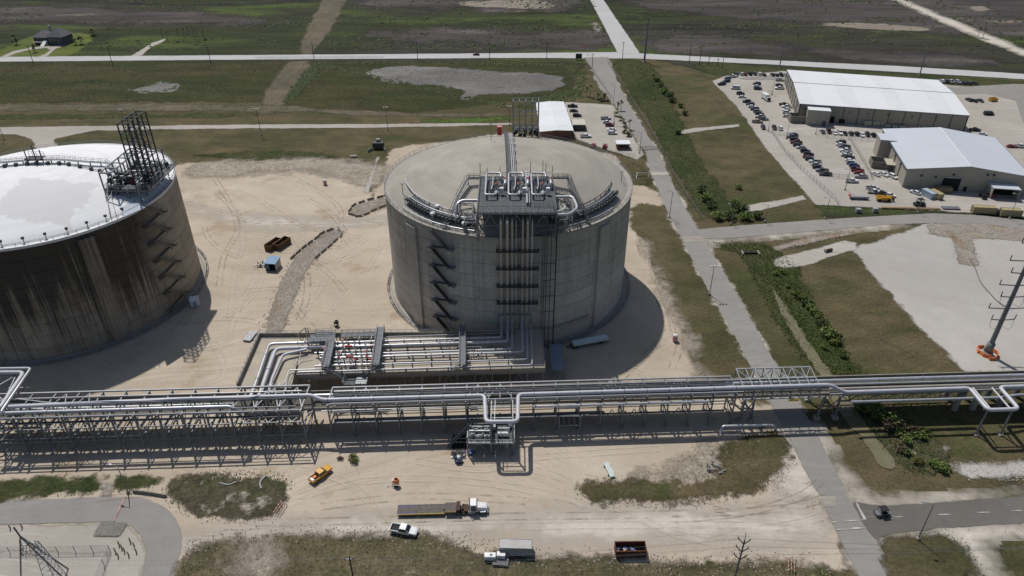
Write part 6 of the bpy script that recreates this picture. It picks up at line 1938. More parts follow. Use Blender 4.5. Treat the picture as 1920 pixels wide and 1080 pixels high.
ROWS = [
 ('in the curved row at the far edge of the parking lot', 'cars along the far edge of the lot', V6, R(92), [(255, 140, 'suv', 'dark green'), (318, 135, 'suv', 'silver'), (362, 138, 'sedan', 'maroon'), (415, 132, 'pickup', 'charcoal'), (475, 132, 'suv', 'charcoal'), (530, 132, 'suv', 'white'), (585, 142, 'sedan', 'black'), (687, 142, 'suv', 'charcoal'), (737, 144, 'sedan', 'black'), (790, 144, 'suv', 'black'), (845, 146, 'pickup', 'white')]),
 ('at the far left corner of the parking lot', 'cars at the far left corner of the lot', V6, R(20), [(215, 162, 'pickup', 'white'), (155, 182, 'sedan', 'charcoal'), (140, 218, 'suv', 'navy blue'), (85, 252, 'pickup', 'navy blue')]),
 ('in the left slanting row of the big parking lot', 'cars in the left slanting row', V6, R(-6), [(245, 302, 'van', 'white'), (305, 366, 'suv', 'black'), (325, 405, 'sedan', 'white'), (380, 462, 'suv', 'black'), (420, 494, 'suv', 'charcoal'), (442, 522, 'sedan', 'white'), (475, 553, 'suv', 'black'), (508, 581, 'suv', 'grey'), (530, 610, 'suv', 'black'), (542, 644, 'pickup', 'silver'), (572, 670, 'pickup', 'grey'), (505, 702, 'pickup', 'tan')]),
 ('near the end of the left slanting row, parked nose on', 'cars parked nose on below the slanting row', V6, R(84), [(575, 772, 'suv', 'charcoal'), (707, 776, 'suv', 'brown'), (778, 780, 'suv', 'white')]),
 ('in the small cluster in the middle of the far lot', 'cars clustered in the far lot', V6, R(-8), [(500, 250, 'suv', 'charcoal'), (505, 280, 'sedan', 'white'), (512, 308, 'suv', 'navy blue')]),
 ('beside the end wall of the long warehouse', 'cars beside the long warehouse', V6, R(-4), [(775, 205, 'pickup', 'silver'), (765, 264, 'sedan', 'black'), (768, 303, 'pickup', 'white'), (825, 498, 'pickup', 'charcoal'), (852, 524, 'pickup', 'white'), (852, 556, 'sedan', 'white'), (856, 592, 'suv', 'white'), (856, 634, 'sedan', 'white')]),
 ('in the fenced left row of the near lot', 'cars in the fenced left row', V7, R(-8), [(300, 158, 'sedan', 'navy blue'), (282, 184, 'pickup', 'grey'), (315, 222, 'suv', 'black'), (332, 252, 'pickup', 'maroon'), (352, 284, 'suv', 'charcoal'), (390, 311, 'sedan', 'silver'), (440, 355, 'suv', 'black'), (480, 392, 'suv', 'black'), (472, 424, 'sedan', 'maroon'), (500, 450, 'suv', 'charcoal'), (556, 480, 'pickup', 'silver'), (572, 513, 'sedan', 'silver'), (588, 548, 'sedan', 'black'), (640, 586, 'pickup', 'grey'), (680, 630, 'pickup', 'charcoal')]),
 ('in the fenced right row of the near lot', 'cars in the fenced right row', V7, R(-8), [(865, 250, 'suv', 'charcoal'), (866, 276, 'sedan', 'white'), (905, 300, 'pickup', 'grey'), (910, 324, 'sedan', 'brown'), (922, 350, 'pickup', 'white'), (935, 376, 'sedan', 'silver'), (920, 402, 'sedan', 'white'), (965, 428, 'suv', 'charcoal'), (972, 466, 'sedan', 'white'), (988, 495, 'suv', 'silver'), (1022, 528, 'suv', 'blue'), (1036, 555, 'sedan', 'navy blue'), (1062, 585, 'pickup', 'maroon'), (1082, 614, 'sedan', 'red'), (1102, 660, 'pickup', 'silver')]),
 ('in the row between the two warehouses', 'cars between the warehouses', V7, R(82), [(648, 122, 'sedan', 'blue'), (720, 118, 'pickup', 'brown'), (793, 136, 'sedan', 'white'), (850, 135, 'pickup', 'white'), (915, 145, 'sedan', 'black'), (983, 147, 'suv', 'charcoal'), (1052, 150, 'suv', 'black'), (1116, 162, 'sedan', 'white'), (1180, 160, 'suv', 'black'), (1250, 165, 'suv', 'black')]),
 ('parked nose on at the near warehouse side wall', 'white cars beside the near warehouse', V7, R(108), [(1278, 628, 'sedan', 'white'), (1374, 632, 'sedan', 'white'), (1482, 660, 'suv', 'white')]),
 ('behind the long warehouse by the highway verge', 'cars behind the long warehouse', V4, R(98), [(1300, 618, 'suv', 'white'), (1332, 618, 'suv', 'charcoal'), (1368, 621, 'pickup', 'white'), (1422, 624, 'suv', 'silver'), (1465, 631, 'sedan', 'navy blue'), (1502, 633, 'suv', 'charcoal'), (1553, 634, 'sedan', 'black')]),
 ('on the apron right of the long warehouse', 'cars right of the long warehouse', V4, R(100), [(1502, 758, 'suv', 'charcoal'), (1543, 764, 'sedan', 'black'), (1590, 764, 'sedan', 'charcoal')]),
 ('in the lot left of the white-roofed brick office, dark row', 'dark cars beside the brick office', V3, R(0), [(453, 805, 'pickup', 'black'), (463, 840, 'sedan', 'charcoal'), (488, 876, 'suv', 'black')]),
 ('in the palm lined row of the office lot', 'cars in the palm lined row', V3, R(-3), [(703, 897, 'pickup', 'silver'), (712, 925, 'sedan', 'white'), (732, 948, 'suv', 'maroon'), (745, 982, 'sedan', 'white'), (752, 1008, 'suv', 'white')]),
]
for desc, grp, cv, hd, lst in ROWS:
    n = len(lst)
    for i, (x, y, kind, col) in enumerate(lst):
        p = at(*cv(x, y))
        nm = {'sedan': 'car', 'suv': 'SUV', 'van': 'van', 'pickup': 'pickup'}[kind]
        wh = ORD[i] if n > 1 else 'only'
        car(kind, col, p, hd + rnd.uniform(-.05, .05) + (math.pi if rnd.random() < .35 else 0), '%s %s, %s %s' % (col, nm, wh, desc), grp)
for kind, col, px, py, hd, lab in (
    ('sedan', 'white', *V7(1748, 848), R(125), 'white car parked alone near the container stack'), ('pickup', 'white', *V7(992, 714), R(-4), 'white pickup parked just below the fenced near lot'),
    ('pickup', 'silver', *V7(1240, 798), R(-6), 'silver pickup in the cluster above the yellow telehandler'), ('pickup', 'white', *V7(1258, 842), R(-6), 'white pickup in the cluster above the yellow telehandler'),
    ('pickup', 'charcoal', *V7(1350, 862), R(-6), 'charcoal pickup directly behind the yellow telehandler'), ('sedan', 'white', *V7(1446, 880), R(-30), 'white car at the right end of the telehandler cluster'),
    ('pickup', 'black', 1827, 246, R(-4), 'black pickup at the right corner of the long warehouse'), ('sedan', 'white', 1841, 254, R(-8), 'white car in front of the black pickup at the warehouse corner'),
    ('sedan', 'red', 1896, 277, R(-8), 'red car at the right photo edge behind the near warehouse'), ('pickup', 'white', 1912, 277, R(-12), 'white pickup at the right photo edge beside a red car'),
    ('van', 'black', 1853, 216, R(-3), 'black van parked alone on the open concrete'), ('suv', 'black', 1842, 371, R(80), 'black SUV in the shade of the near warehouse'), ('sedan', 'red', 1856, 370, R(-8), 'red car in the shade of the near warehouse'),
    ('suv', 'black', 1864, 399, R(95), 'black SUV squeezed between two tan containers'), ('sedan', 'maroon', 893, 104, R(180), 'dark red car driving along the highway'),
    ('pickup', 'white', 1098, 258, R(0), 'white pickup nearest the brick office corner'), ('sedan', 'red', 1112, 275, R(70), 'red car at the lower edge of the office lot'), ('suv', 'red', 1134, 277, R(75), 'red SUV beside the guard hut lot edge')):
    car(kind, col, at(px, py), hd, lab)
car('pickup', 'white', at(758, 999), R(-12), 'white crew cab pickup driving in front of the flatbed trailer', scale=1.08)
yp = car('pickup', 'yellow', at(602, 894), R(52), 'yellow pickup with loaded bed parked near the pipe rack shadow', scale=1.05)
child('cargo_crate', mesh('cargo_crate', MB().box((0, 0, 0), (.8, .7, .4)), simple('orange_paint', (.62, .20, .07))), yp, (-1.6, .1, 1.0))
child('cargo_crate', mesh('cargo_crate', MB().box((0, 0, 0), (.5, 1.1, .35)), WHITEP), yp, (-2.4, 0, 1.0))
# flatbed lowboy trailer and white tractor
a, b = at(746, 962), at(907, 958)
hd = math.atan2(b.y - a.y, b.x - a.x)
DKW = simple('weathered_deck_timber', (.135, .12, .108), .9, 0, .25, 1.2)
t = thing('flatbed_trailer', 'long flatbed trailer with grey timber deck and purple ramps hitched to a white tractor', 'trailer', (a.x, a.y, .18), hd)
for i in range(10):
    y = -1.25 + .25 * i
    if i in (0, 1, 8, 9):
        part('ramp_plate', MB().bb(0, 2.3, y + .01, y + .24, .86, .93), simple('purple_grey_paint', (.10, .095, .16), .7), t, world=False)
        part('ramp_plate', MB().bb(2.35, 4.4, y + .01, y + .24, .86, .93), simple('purple_grey_paint', (.10, .095, .16), .7), t, world=False)
        part('deck_plank', MB().bb(4.45, 10.9, y + .01, y + .24, .86, .93), DKW, t, world=False)
    else:
        part('deck_plank', MB().bb(0, 10.9, y + .01, y + .24, .86, .93 + .005 * (i % 3)), DKW, t, world=False)
    part('gooseneck_plank', MB().bb(10.95, 13.6, y * 1.06 + .01, y * 1.06 + .25, 1.45, 1.52), DKW, t, world=False)
part('side_rail', MB().bb(0, 10.9, -1.42, -1.27, .7, .95), simple('rail_yellow', (.42, .27, .05)), t, world=False)
part('side_rail', MB().bb(0, 10.9, 1.27, 1.42, .7, .95), STEELD, t, world=False)
part('gooseneck_side', MB().bb(10.9, 13.6, -1.44, -1.36, 1.2, 1.5), simple('rail_yellow', (.42, .27, .05)), t, world=False)
part('frame', MB().bb(.3, 11.2, -.6, .6, .45, .85).bb(10.6, 14.6, -.5, .5, 1.05, 1.44), STEELD, t, world=False)
part('headboard', MB().bb(13.65, 14.5, -1.3, 1.3, 1.45, 1.9), simple('rusty_brown', (.07, .045, .035), .9), t, world=False)
for x in (1.2, 2.4, 3.6):
    for y in (-1.05, 1.05):
        wv = part('wheel', MB().tube([(x, y - .2, .42), (x, y + .2, .42)], .42, 12), TYRE, t, world=False)
        part('rim', MB().tube([(x, y - .21, .42), (x, y + .21, .42)], .22, 10), RIMM, wv, world=False)
t = thing('truck_tractor', 'white conventional truck tractor hitched to the flatbed trailer', 'truck', (a.x + 13.2 * math.cos(hd), a.y + 13.2 * math.sin(hd), .18), hd)
part('chassis', MB().bb(0, 7.6, -.5, .5, .6, 1.0), BLACKP, t, world=False)
part('fifth_wheel', MB().lathe([(.01, 1.0), (.55, 1.0), (.55, 1.15), (.01, 1.15)], 12, (1.7, 0, 0)), simple('rusty_brown', (.07, .045, .035)), t, world=False)
V = frustum(3.6, 5.4, 1.2, 1.0, 3.7, 5.05, 1.08, 3.0)
cb_ = part('cab', MB().add(V, FR_F), WHITEP, t, world=False)
part('windshield', pane(V, (1, 2, 6, 5), .1), GLASS, cb_, world=False)
part('side_window', pane(V, (0, 1, 5, 4), .24), GLASS, cb_, world=False)
part('side_window', pane(V, (2, 3, 7, 6), .24), GLASS, cb_, world=False)
vv, ff = loft([(5.2, 1.02, .8, 1.2, 2.05, .85), (6.6, .98, .75, 1.2, 1.9, .8), (7.4, .86, .75, 1.15, 1.65, .75), (7.6, .7, .8, 1.1, 1.4, .75)])
part('hood', MB().add(vv, ff), WHITEP, t, world=False)
part('bumper', MB().bb(7.55, 7.8, -1.2, 1.2, .4, .85), STEELL, t, world=False)
part('deck_plate', MB().bb(2.2, 3.55, -1.0, 1.0, 1.02, 1.12), simple('rusty_brown', (.07, .045, .035)), t, world=False)
for y in (-1.25, 1.25):
    part('exhaust_stack', MB().tube([(3.4, y * .9, 1.0), (3.4, y * .9, 3.4)], .1, 8), STEELL, t, world=False)
    part('fuel_tank', MB().tube([(3.2, y * .88, .8), (4.8, y * .88, .8)], .34, 10), STEELL, t, world=False)
    part('mirror', MB().bb(5.3, 5.45, y * 1.15 - .12, y * 1.15 + .12, 1.9, 2.4), BLACKP, t, world=False)
    part('headlight', MB().bb(7.4, 7.58, y * .62 - .2, y * .62 + .2, 1.0, 1.2), LAMP, t, world=False)
    part('mudguard', MB().bb(5.9, 7.2, y * .96 - .22, y * .96 + .22, 1.0, 1.15), WHITEP, t, world=False)
for x in (.9, 2.1, 6.5):
    for y in (-1.0, 1.0):
        wv = part('wheel', MB().tube([(x, y - .22, .5), (x, y + .22, .5)], .5, 14), TYRE, t, world=False)
        part('rim', MB().tube([(x, y - .23, .5), (x, y + .23, .5)], .27, 10), RIMM, wv, world=False)
# utility vehicle
def utv(px, py, hd, label, col):
    p = at(px, py)
    t = thing('utility_vehicle', label, 'utility vehicle', (p.x, p.y, .18), hd)
    vv, ff = loft([(-1.5, .7, .4, .6, .85), (0, .76, .3, .6, .6), (.7, .74, .35, .6, .85), (1.45, .55, .4, .6, .75)])
    part('body', MB().add(vv, ff), col, t, world=False)
    part('roof', MB().box((-.1, 0, 1.85), (1.5, 1.35, .1)), BLACKP, t, world=False)
    for x in (-.8, .65):
        for y in (-.62, .62):
            part('roof_post', MB().beam((x, y, .7), (x * .9, y, 1.82), .08), BLACKP, t, world=False)
    part('seat', MB().bb(-.5, .0, -.6, .6, .62, .85).bb(-.62, -.5, -.6, .6, .62, 1.3), BLACKP, t, world=False)
    for x in (-1.0, 1.0):
        for y in (-.72, .72):
            wv = part('wheel', MB().tube([(x, y - .14, .32), (x, y + .14, .32)], .33, 12), TYRE, t, world=False)
            part('rim', MB().tube([(x, y - .15, .32), (x, y + .15, .32)], .18, 8), RIMM, wv, world=False)
    return t
utv(1652, 966, R(190), 'small dark utility vehicle on the asphalt entrance road', PAINT['grey']).scale = (1.15,) * 3
utv(1723, 386, R(10), 'dark utility cart beside the branch road near the telehandler', PAINT['dark green']).scale = (1.6,) * 3
# box truck and telehandler
p = at(*V6(607, 432))
t = thing('box_truck', 'white box truck in the middle of the big parking lot', 'truck', (p.x, p.y, .18), R(-80))
part('cargo_box', MB().bb(-4.4, 1.6, -1.2, 1.2, .9, 3.5), WHITEP, t, world=False)
V = frustum(1.7, 3.6, 1.1, .5, 1.8, 3.0, 1.0, 2.4)
part('cab', MB().add(V, FR_F), WHITEP, t, world=False)
part('windshield', pane(V, (1, 2, 6, 5), .14), GLASS, t, world=False)
for x in (-2.8, 2.5):
    for y in (-1.0, 1.0):
        part('wheel', MB().tube([(x, y - .15, .45), (x, y + .15, .45)], .45, 12), TYRE, t, world=False)
p = at(*V7(1370, 935))
t = thing('telehandler', 'orange yellow telehandler at the edge of the near lot', 'telehandler', (p.x, p.y, .18), R(-3))
part('chassis', MB().bb(-3, 3, -1.0, 1.0, .7, 1.4), YELLP, t, world=False)
part('engine_cover', MB().bb(-1.4, 2.2, -1.15, -.35, 1.4, 2.1), YELLP, t, world=False)
part('boom', MB().beam((-3.4, .2, 2.2), (3.8, .2, 1.9), .55, .6), YELLP, t, world=False)
part('cab', MB().bb(-.6, .9, .45, 1.2, 1.4, 2.8), GLASS, t, world=False)
part('fork_carriage', MB().bb(3.7, 4.1, -1.0, 1.0, .5, 1.8), STEELD, t, world=False)
for x in (-2, 2):
    for y in (-1.1, 1.1):
        part('wheel', MB().tube([(x, y - .25, .65), (x, y + .25, .65)], .65, 12), TYRE, t, world=False)
p = at(*V7(1075, 910))
t = thing('flat_trailer', 'grey flat trailer with stakes left of the yellow telehandler', 'trailer', (p.x, p.y, .18), R(-4))
part('deck', MB().bb(-4, 4, -1.2, 1.2, .8, 1.0), STEELL, t, world=False)
part('side_board', MB().bb(-4, 4, -1.25, -1.15, 1.0, 1.5), STEELL, t, world=False)
part('headboard', MB().bb(-4.05, -3.9, -1.2, 1.2, 1.0, 1.9), simple('red_paint', (.42, .035, .03)), t, world=False)
for x in (-2.6, 2.4):
    for y in (-1, 1):
        part('wheel', MB().tube([(x, y - .15, .4), (x, y + .15, .4)], .4, 10), TYRE, t, world=False)
# shipping containers
def container(px, py, hd, L_, mat, label, h=2.6, grp='containers'):
    p = at(px, py)
    t = thing('shipping_container', label, 'container', (p.x, p.y, .18), hd, grp)
    mb = MB()
    n = int(L_ / .3)
    for s_ in (-1, 1):                         # corrugated sides
        V, F = [], []
        for i in range(n + 1):
            y = s_ * (1.2 - (.06 if i % 2 else 0))
            V += [(-L_ / 2 + L_ * i / n, y, .12), (-L_ / 2 + L_ * i / n, y, h - .1)]
        for i in range(n):
            F.append((2 * i, 2 * i + 2, 2 * i + 3, 2 * i + 1))
        mb.add(V, F)
    part('side_wall', mb, mat, t, world=False)
    part('roof', MB().bb(-L_ / 2 + .02, L_ / 2 - .02, -1.2, 1.2, h - .12, h - .04), mat, t, world=False)
    part('end_wall', MB().bb(L_ / 2 - .08, L_ / 2, -1.18, 1.18, .1, h - .14), mat, t, world=False)
    for y in (-.6, .6):
        d_ = part('door', MB().bb(-L_ / 2, -L_ / 2 + .08, y - .57, y + .57, .14, h - .16), mat, t, world=False)
        part('lock_bar', MB().beam((-L_ / 2 - .05, y * .6, .2), (-L_ / 2 - .05, y * .6, h - .2), .06), STEELL, d_, world=False)
    for x in (-L_ / 2, L_ / 2):
        for y in (-1.22, 1.22):
            part('corner_post', MB().beam((x, y, 0), (x, y, h), .16), mat, t, world=False)
    for y in (-1.22, 1.22):
        part('top_rail', MB().beam((-L_ / 2, y, h), (L_ / 2, y, h), .12), mat, t, world=False)
    return t
CT, CBL, CGR = simple('tan_container_paint', (.36, .30, .165), .55, 0, .08), simple('pale_blue_container', (.34, .42, .50), .55, 0, .08), simple('grey_container', (.40, .40, .39), .6, 0, .1, .8, dirt=(.28, .26, .24))
container(1739, 369, R(105), 6, CBL, 'pale blue shipping container at the near warehouse corner')
container(1753, 370, R(105), 6, CT, 'tan shipping container standing against the pale blue one')
container(1768, 361, R(-10), 6, simple('olive_container', (.19, .165, .10), .6), 'shaded olive container against the near warehouse wall')
container(1842, 400, R(-6), 9, CT, 'tan shipping container left of a black SUV by the branch road', 3.0)
container(1892, 405, R(-6), 8, CT, 'tan shipping container at the right end by the branch road', 3.0)
# open-top dumpsters
def dumpster(px, py, hd, L_, W_, h, mat, fill, label, seed):
    p = at(px, py)
    t = thing('dumpster', label, 'dumpster', (p.x, p.y, .18), hd)
    for s_ in (-1, 1):
        part('side_wall', MB().bb(-L_ / 2, L_ / 2, s_ * W_ / 2 - .06, s_ * W_ / 2 + .06, .2, h), mat, t, world=False)
        part('end_wall', MB().bb(s_ * L_ / 2 - .06, s_ * L_ / 2 + .06, -W_ / 2 + .07, W_ / 2 - .07, .2, h), mat, t, world=False)
        for i in range(5):
            x = -L_ / 2 + L_ * (i + .5) / 5
            part('rib', MB().bb(x - .08, x + .08, s_ * (W_ / 2 + .08), s_ * (W_ / 2 + .2), .2, h - .05), mat, t, world=False)
        part('top_rail', MB().bb(-L_ / 2 - .1, L_ / 2 + .1, s_ * W_ / 2 - .1, s_ * W_ / 2 + .1, h + .002, h + .14), mat, t, world=False)
    part('floor', MB().bb(-L_ / 2, L_ / 2, -W_ / 2, W_ / 2, .1, .25), simple('rusty_brown', (.07, .045, .035)), t, world=False)
    rr = random.Random(seed)
    for i in range(fill):
        m_ = rr.choice([WHITEP, STEELL, REDP, simple('cardboard', (.35, .24, .14)), simple('blue_debris', (.10, .14, .3))])
        part('rubbish', MB().box((rr.uniform(-L_ * .42, L_ * .42), rr.uniform(-W_ * .36, W_ * .36), .5 + rr.random() * .5), (rr.uniform(.3, 1.1), rr.uniform(.2, .6), rr.uniform(.15, .5)), rr.random() * 3), m_, t, world=False)
    return t
RUST = simple('rusty_red_steel', (.115, .042, .022), .85, 0, .3, 1.2, dirt=(.05, .025, .018))
YRUST = simple('rusty_yellow_steel', (.12, .068, .03), .85, 0, .3, 1.2, dirt=(.08, .04, .022))
dumpster(1181, 1038, R(1), 6.6, 2.5, 2.2, RUST, 22, 'open rusty dumpster holding mixed rubbish beside the shell road', 3)
dumpster(514, 464, R(66), 7.0, 2.7, 2.3, YRUST, 24, 'full rusty yellow dumpster in the tank yard', 4)
dumpster(530, 462, R(66), 7.0, 2.7, 2.3, YRUST, 2, 'nearly empty rusty dumpster with yellow end in the tank yard', 5)
dumpster(1861, 190, R(15), 4.4, 2.4, 1.8, YELLP, 0, 'small yellow skip on the concrete right of the long warehouse', 6)
container(967, 1035, R(-2), 7.0, CGR, 'grey corrugated container at the verge beside white welder carts', 2.7)
# blue shed with debris
p = at(513, 503)
t = thing('site_shed', 'small shed with blue roof and open front beside a scrap heap', 'shed', (p.x, p.y, .18), R(-8))
part('roof', MB().add([(-2.2, -2.4, 3.1), (2.2, -2.4, 3.1), (2.2, 2.6, 3.5), (-2.2, 2.6, 3.5), (-2.2, -2.4, 2.95), (2.2, -2.4, 2.95), (2.2, 2.6, 3.35), (-2.2, 2.6, 3.35)], FR_F), simple('blue_roof_sheet', (.12, .24, .38), .5), t, world=False)
part('side_wall', MB().bb(1.9, 2.0, -2.1, 2.3, 0, 3.0), simple('pale_sheet', (.40, .38, .35)), t, world=False)
part('side_wall', MB().bb(-2.0, -1.9, -2.1, 2.3, 0, 3.0), simple('blue_sheet', (.07, .12, .19)), t, world=False)
part('back_wall', MB().bb(-1.9, 1.9, 2.2, 2.3, 0, 3.2), simple('blue_sheet', (.07, .12, .19)), t, world=False)
part('front_wall', MB().bb(-1.9, -.4, -2.1, -2.0, 0, 2.9), simple('blue_sheet', (.07, .12, .19)), t, world=False)
part('floor', MB().bb(-1.9, 1.9, -2, 2.2, 0, .1), STEELD, t, world=False)
rr = random.Random(5)
p = at(497, 498)
t = thing('scrap_heap', 'heap of white and rusty scrap beside the blue roofed shed', 'scrap heap', (p.x, p.y, .18))
for i in range(46):
    part('scrap_piece', MB().box((rr.gauss(0, 1.4), rr.gauss(0, 1.2), .2 + rr.random() * .5), (rr.uniform(.3, 1.6), rr.uniform(.1, .5), rr.uniform(.1, .4)), rr.random() * 3.1), rr.choice([WHITEP, STEELL, STEELD, simple('rusty_brown', (.07, .045, .035))]), t, world=False)
# welder carts, mixers, bins, tarps
p = at(919, 1050)
t = thing('welder_cart', 'white generator cart with square vent beside the grey container', 'generator', (p.x, p.y, .18))
part('housing', MB().bb(-1.2, 1.2, -.6, .6, .5, 1.6), WHITEP, t, world=False)
part('vent', MB().bb(.0, .5, -.25, .25, 1.6, 1.63), STEELD, t, world=False)
part('base', MB().bb(-1.3, 1.3, -.65, .65, .3, .5), STEELD, t, world=False)
for x in (-.7, .7):
    part('wheel', MB().tube([(x, -.75, .3), (x, .75, .3)], .3, 10), TYRE, t, world=False)
p = at(939, 1054)
t = thing('flat_cart', 'dark flat cart carrying a white welder beside the grey container', 'cart', (p.x, p.y, .18), R(-5))
part('cart_bed', MB().bb(-1.7, 1.7, -1.4, 1.6, .5, .65), simple('speckled_mat', (.13, .13, .14), .8, 0, .6, 4), t, world=False)
part('machine_housing', MB().bb(-.9, .9, .2, 1.3, .66, 1.7), WHITEP, t, world=False)
part('drawbar', MB().beam((1.7, .4, .5), (2.6, .6, .45), .1), STEELD, t, world=False)
for x in (-1.1, 1.1):
    part('wheel', MB().tube([(x, -1.5, .3), (x, -1.3, .3)], .3, 10), TYRE, t, world=False)
    part('wheel', MB().tube([(x, 1.5, .3), (x, 1.7, .3)], .3, 10), TYRE, t, world=False)
def mixer(px, py, label, col, s):
    p = at(px, py)
    t = thing('cement_mixer', label, 'mixer', (p.x, p.y, .18))
    t.scale = (s,) * 3
    part('drum', MB().lathe([(.05, 0), (.5, .15), (.62, .6), (.4, 1.05), (.34, 1.05)], 14, (.3, 0, .7)), col, t, world=False)
    part('motor', MB().box((-.15, .15, 1.1), (.55, .6, .7)), STEELL, t, world=False)
    part('frame', MB().beam((-.5, -.5, .3), (.8, -.5, .3), .1).beam((-.5, .5, .3), (.8, .5, .3), .1).beam((-.4, -.5, .3), (-.2, 0, 1.2), .1).beam((-.4, .5, .3), (-.2, 0, 1.2), .1), STEELD, t, world=False)
    part('drawbar', MB().beam((-.5, 0, .4), (-1.5, -.2, .4), .08).beam((-1.5, -.5, .4), (-1.5, .2, .4), .07), STEELL, t, world=False)
    for y in (-.62, .62):
        part('wheel', MB().tube([(.3, y - .08, .3), (.3, y + .08, .3)], .3, 10), TYRE, t, world=False)
mixer(741, 911, 'orange cement mixer standing alone on the sand', simple('orange_paint', (.62, .20, .07)), 1.25)
mixer(630, 612, 'dark portable machine behind the process deck', STEELD, 1.2)
p = at(860, 866)
t = thing('water_station', 'blue square water station with white round tank beside the black tarp', 'water station', (p.x, p.y, .18), R(10))
part('bin', MB().lathe([(.01, 0), (1.0, 0), (1.15, 1.0), (1.0, 1.0), (.9, .3), (.01, .3)], 6, smooth=False), simple('navy_plastic', (.02, .035, .10), .5), t, world=False)
part('tank', MB().lathe([(.01, 1.75), (.35, 1.7), (.5, 1.45), (.5, .4), (.01, .4)], 14, (.1, .1, 0)), WHITEP, t, world=False)
p = at(861, 838)
t = thing('black_tarp', 'black plastic tarp spread on the ground under the skid stair', 'tarp', (p.x, p.y, .18))
V, F = [], []
for j in range(13):
    for i in range(7):
        V.append((-1.9 + 3.8 * i / 6, -4.2 + 8.4 * j / 12, .06 + .14 * rnd.random()))
for j in range(12):
    for i in range(6):
        F.append((j * 7 + i, j * 7 + i + 1, j * 7 + i + 8, j * 7 + i + 7))
part('tarp_sheet', MB().add(V, F), simple('black_plastic', (.02, .022, .026), .25), t, world=False)
p = at(884, 850)
t = thing('plastic_tub', 'round blue plastic tub on the ground beside the tarp', 'tub', (p.x, p.y, .18))
part('tub_wall', MB().lathe([(.01, .1), (.8, .1), (.85, .5), (.75, .5), (.7, .2), (.01, .2)], 18), simple('blue_plastic', (.03, .10, .30), .4), t, world=False)
part('tub_contents', MB().lathe([(.7, .22), (.3, .28), (.01, .3)], 14), simple('dark_blue_plastic', (.02, .05, .16), .4), t, world=False)
# trailer loaded with panels in the tank shadow
a, b = at(1070, 652), at(1144, 638)
hd = math.atan2(b.y - a.y, b.x - a.x)
t = thing('panel_trailer', 'long trailer stacked with pale green panels in the centre tank shadow', 'trailer', (a.x, a.y, .18), hd)
part('frame', MB().bb(0, 12.4, -1.0, 1.0, .8, 1.0), STEELD, t, world=False)
for i in range(4):
    part('stacked_panel', MB().bb(.4 + .1 * i, 12.3 - .1 * i, -1.25, 1.25 - .12 * i, 1.02 + i * .2, 1.2 + i * .2), simple('pale_green_panel', (.55, .63, .63), .5), t, world=False)
part('tongue', MB().beam((0, 0, .9), (-1.6, -.2, .7), .3), STEELD, t, world=False)
for x in (.8, 1.8, 9.6):
    for y in (-.95, .95):
        part('wheel', MB().tube([(x, y - .15, .42), (x, y + .15, .42)], .42, 10), TYRE, t, world=False)

# ------------------------------------------------------------------ poles, lamps, wires
WOOD = simple('weathered_timber', (.075, .06, .048), .9, 0, .2, 2)
def light_pole(px, py, ty, label, heads=1, mat=STEEL, grp='light poles', r=.14):
    b = at(px, py)
    h = height_of(px, py, ty)
    t = thing('light_pole', label, 'light pole', (b.x, b.y, .1), group=grp)
    part('base', MB().lathe([(.01, 0), (.4, 0), (.4, .8), (.01, .8)], 10), CONC, t, world=False)
    part('shaft', MB().tube([(0, 0, .5), (0, 0, h)], r, 7, r * .65), mat, t, world=False)
    if heads == 1:
        a_ = part('arm', MB().tube([(0, 0, h - .1), (-.9, .3, h + .15), (-1.7, .5, h + .2)], .06, 6), mat, t, world=False)
        part('lamp_head', MB().box((-1.9, .55, h + .2), (.9, .4, .18), R(-15)), STEELL, a_, world=False)
    else:
        a_ = part('arm', MB().beam((-1.1, 0, h), (1.1, 0, h), .12), mat, t, world=False)
        for k in range(heads):
            x = -1.0 + 2.0 * k / (heads - 1)
            part('lamp_head', MB().box((x, -.25, h + .2), (.5, .5, .42)), WHITEP, a_, world=False)
    return t
for px, py, ty, hd, lab in (
    (1330, 553, 500, 3, 'tall light pole beside the plant road right of the grey-domed tank'), (1255, 409, 360, 1, 'light pole on the plant road verge below the gate'), (1720, 1013, 947, 1, 'light pole with concrete base on the grass island by the entrance road'),
    (1199, 288, 249, 1, 'light pole at the guarded gate'), (1370, 421, 384, 1, 'light pole at the corner of the branch road and plant road'), (1434, 417, 385, 1, 'light pole on the branch road verge below the concrete chute'),
    (1529, 252, 231, 1, 'light pole in front of the long warehouse annex'), (1474, 261, 232, 1, 'light pole at the top of the fenced left row'), (1584, 357, 319, 1, 'tall light pole at the lower end of the fenced rows'),
    (1546, 411, 372, 1, 'light pole by the branch road below the fence corner'), (1720, 400, 365, 1, 'light pole beside the dark utility cart'), (1892, 411, 365, 1, 'light pole by the branch road in front of tan containers'),
    (1440, 246, 225, 1, 'light pole at the left end of the slanting row'), (1150, 198, 160, 1, 'light pole where the office lot meets the plant road'), (1151, 232, 195, 1, 'light pole among palms of the office lot'),
    (490, 254, 205, 3, 'three lamp floodlight pole on the berm left of centre'), (727, 244, 202, 3, 'three lamp floodlight pole on the berm left of the grey dome'), (955, 236, 200, 3, 'three lamp floodlight pole behind the grey dome'),
    (8, 262, 222, 3, 'three lamp floodlight pole behind the white dome'), (236, 240, 206, 3, 'three lamp floodlight pole behind the lattice tower of the white dome'), (241, 925, 876, 1, 'lamp post beside the bend of the loop road'), (1447, 178, 150, 1, 'slim light pole among cars in the far lot'), (1444, 189, 172, 1, 'slim light pole beside the white box truck')):
    light_pole(px, py, ty, lab, hd, STEELD if hd == 3 else STEEL)
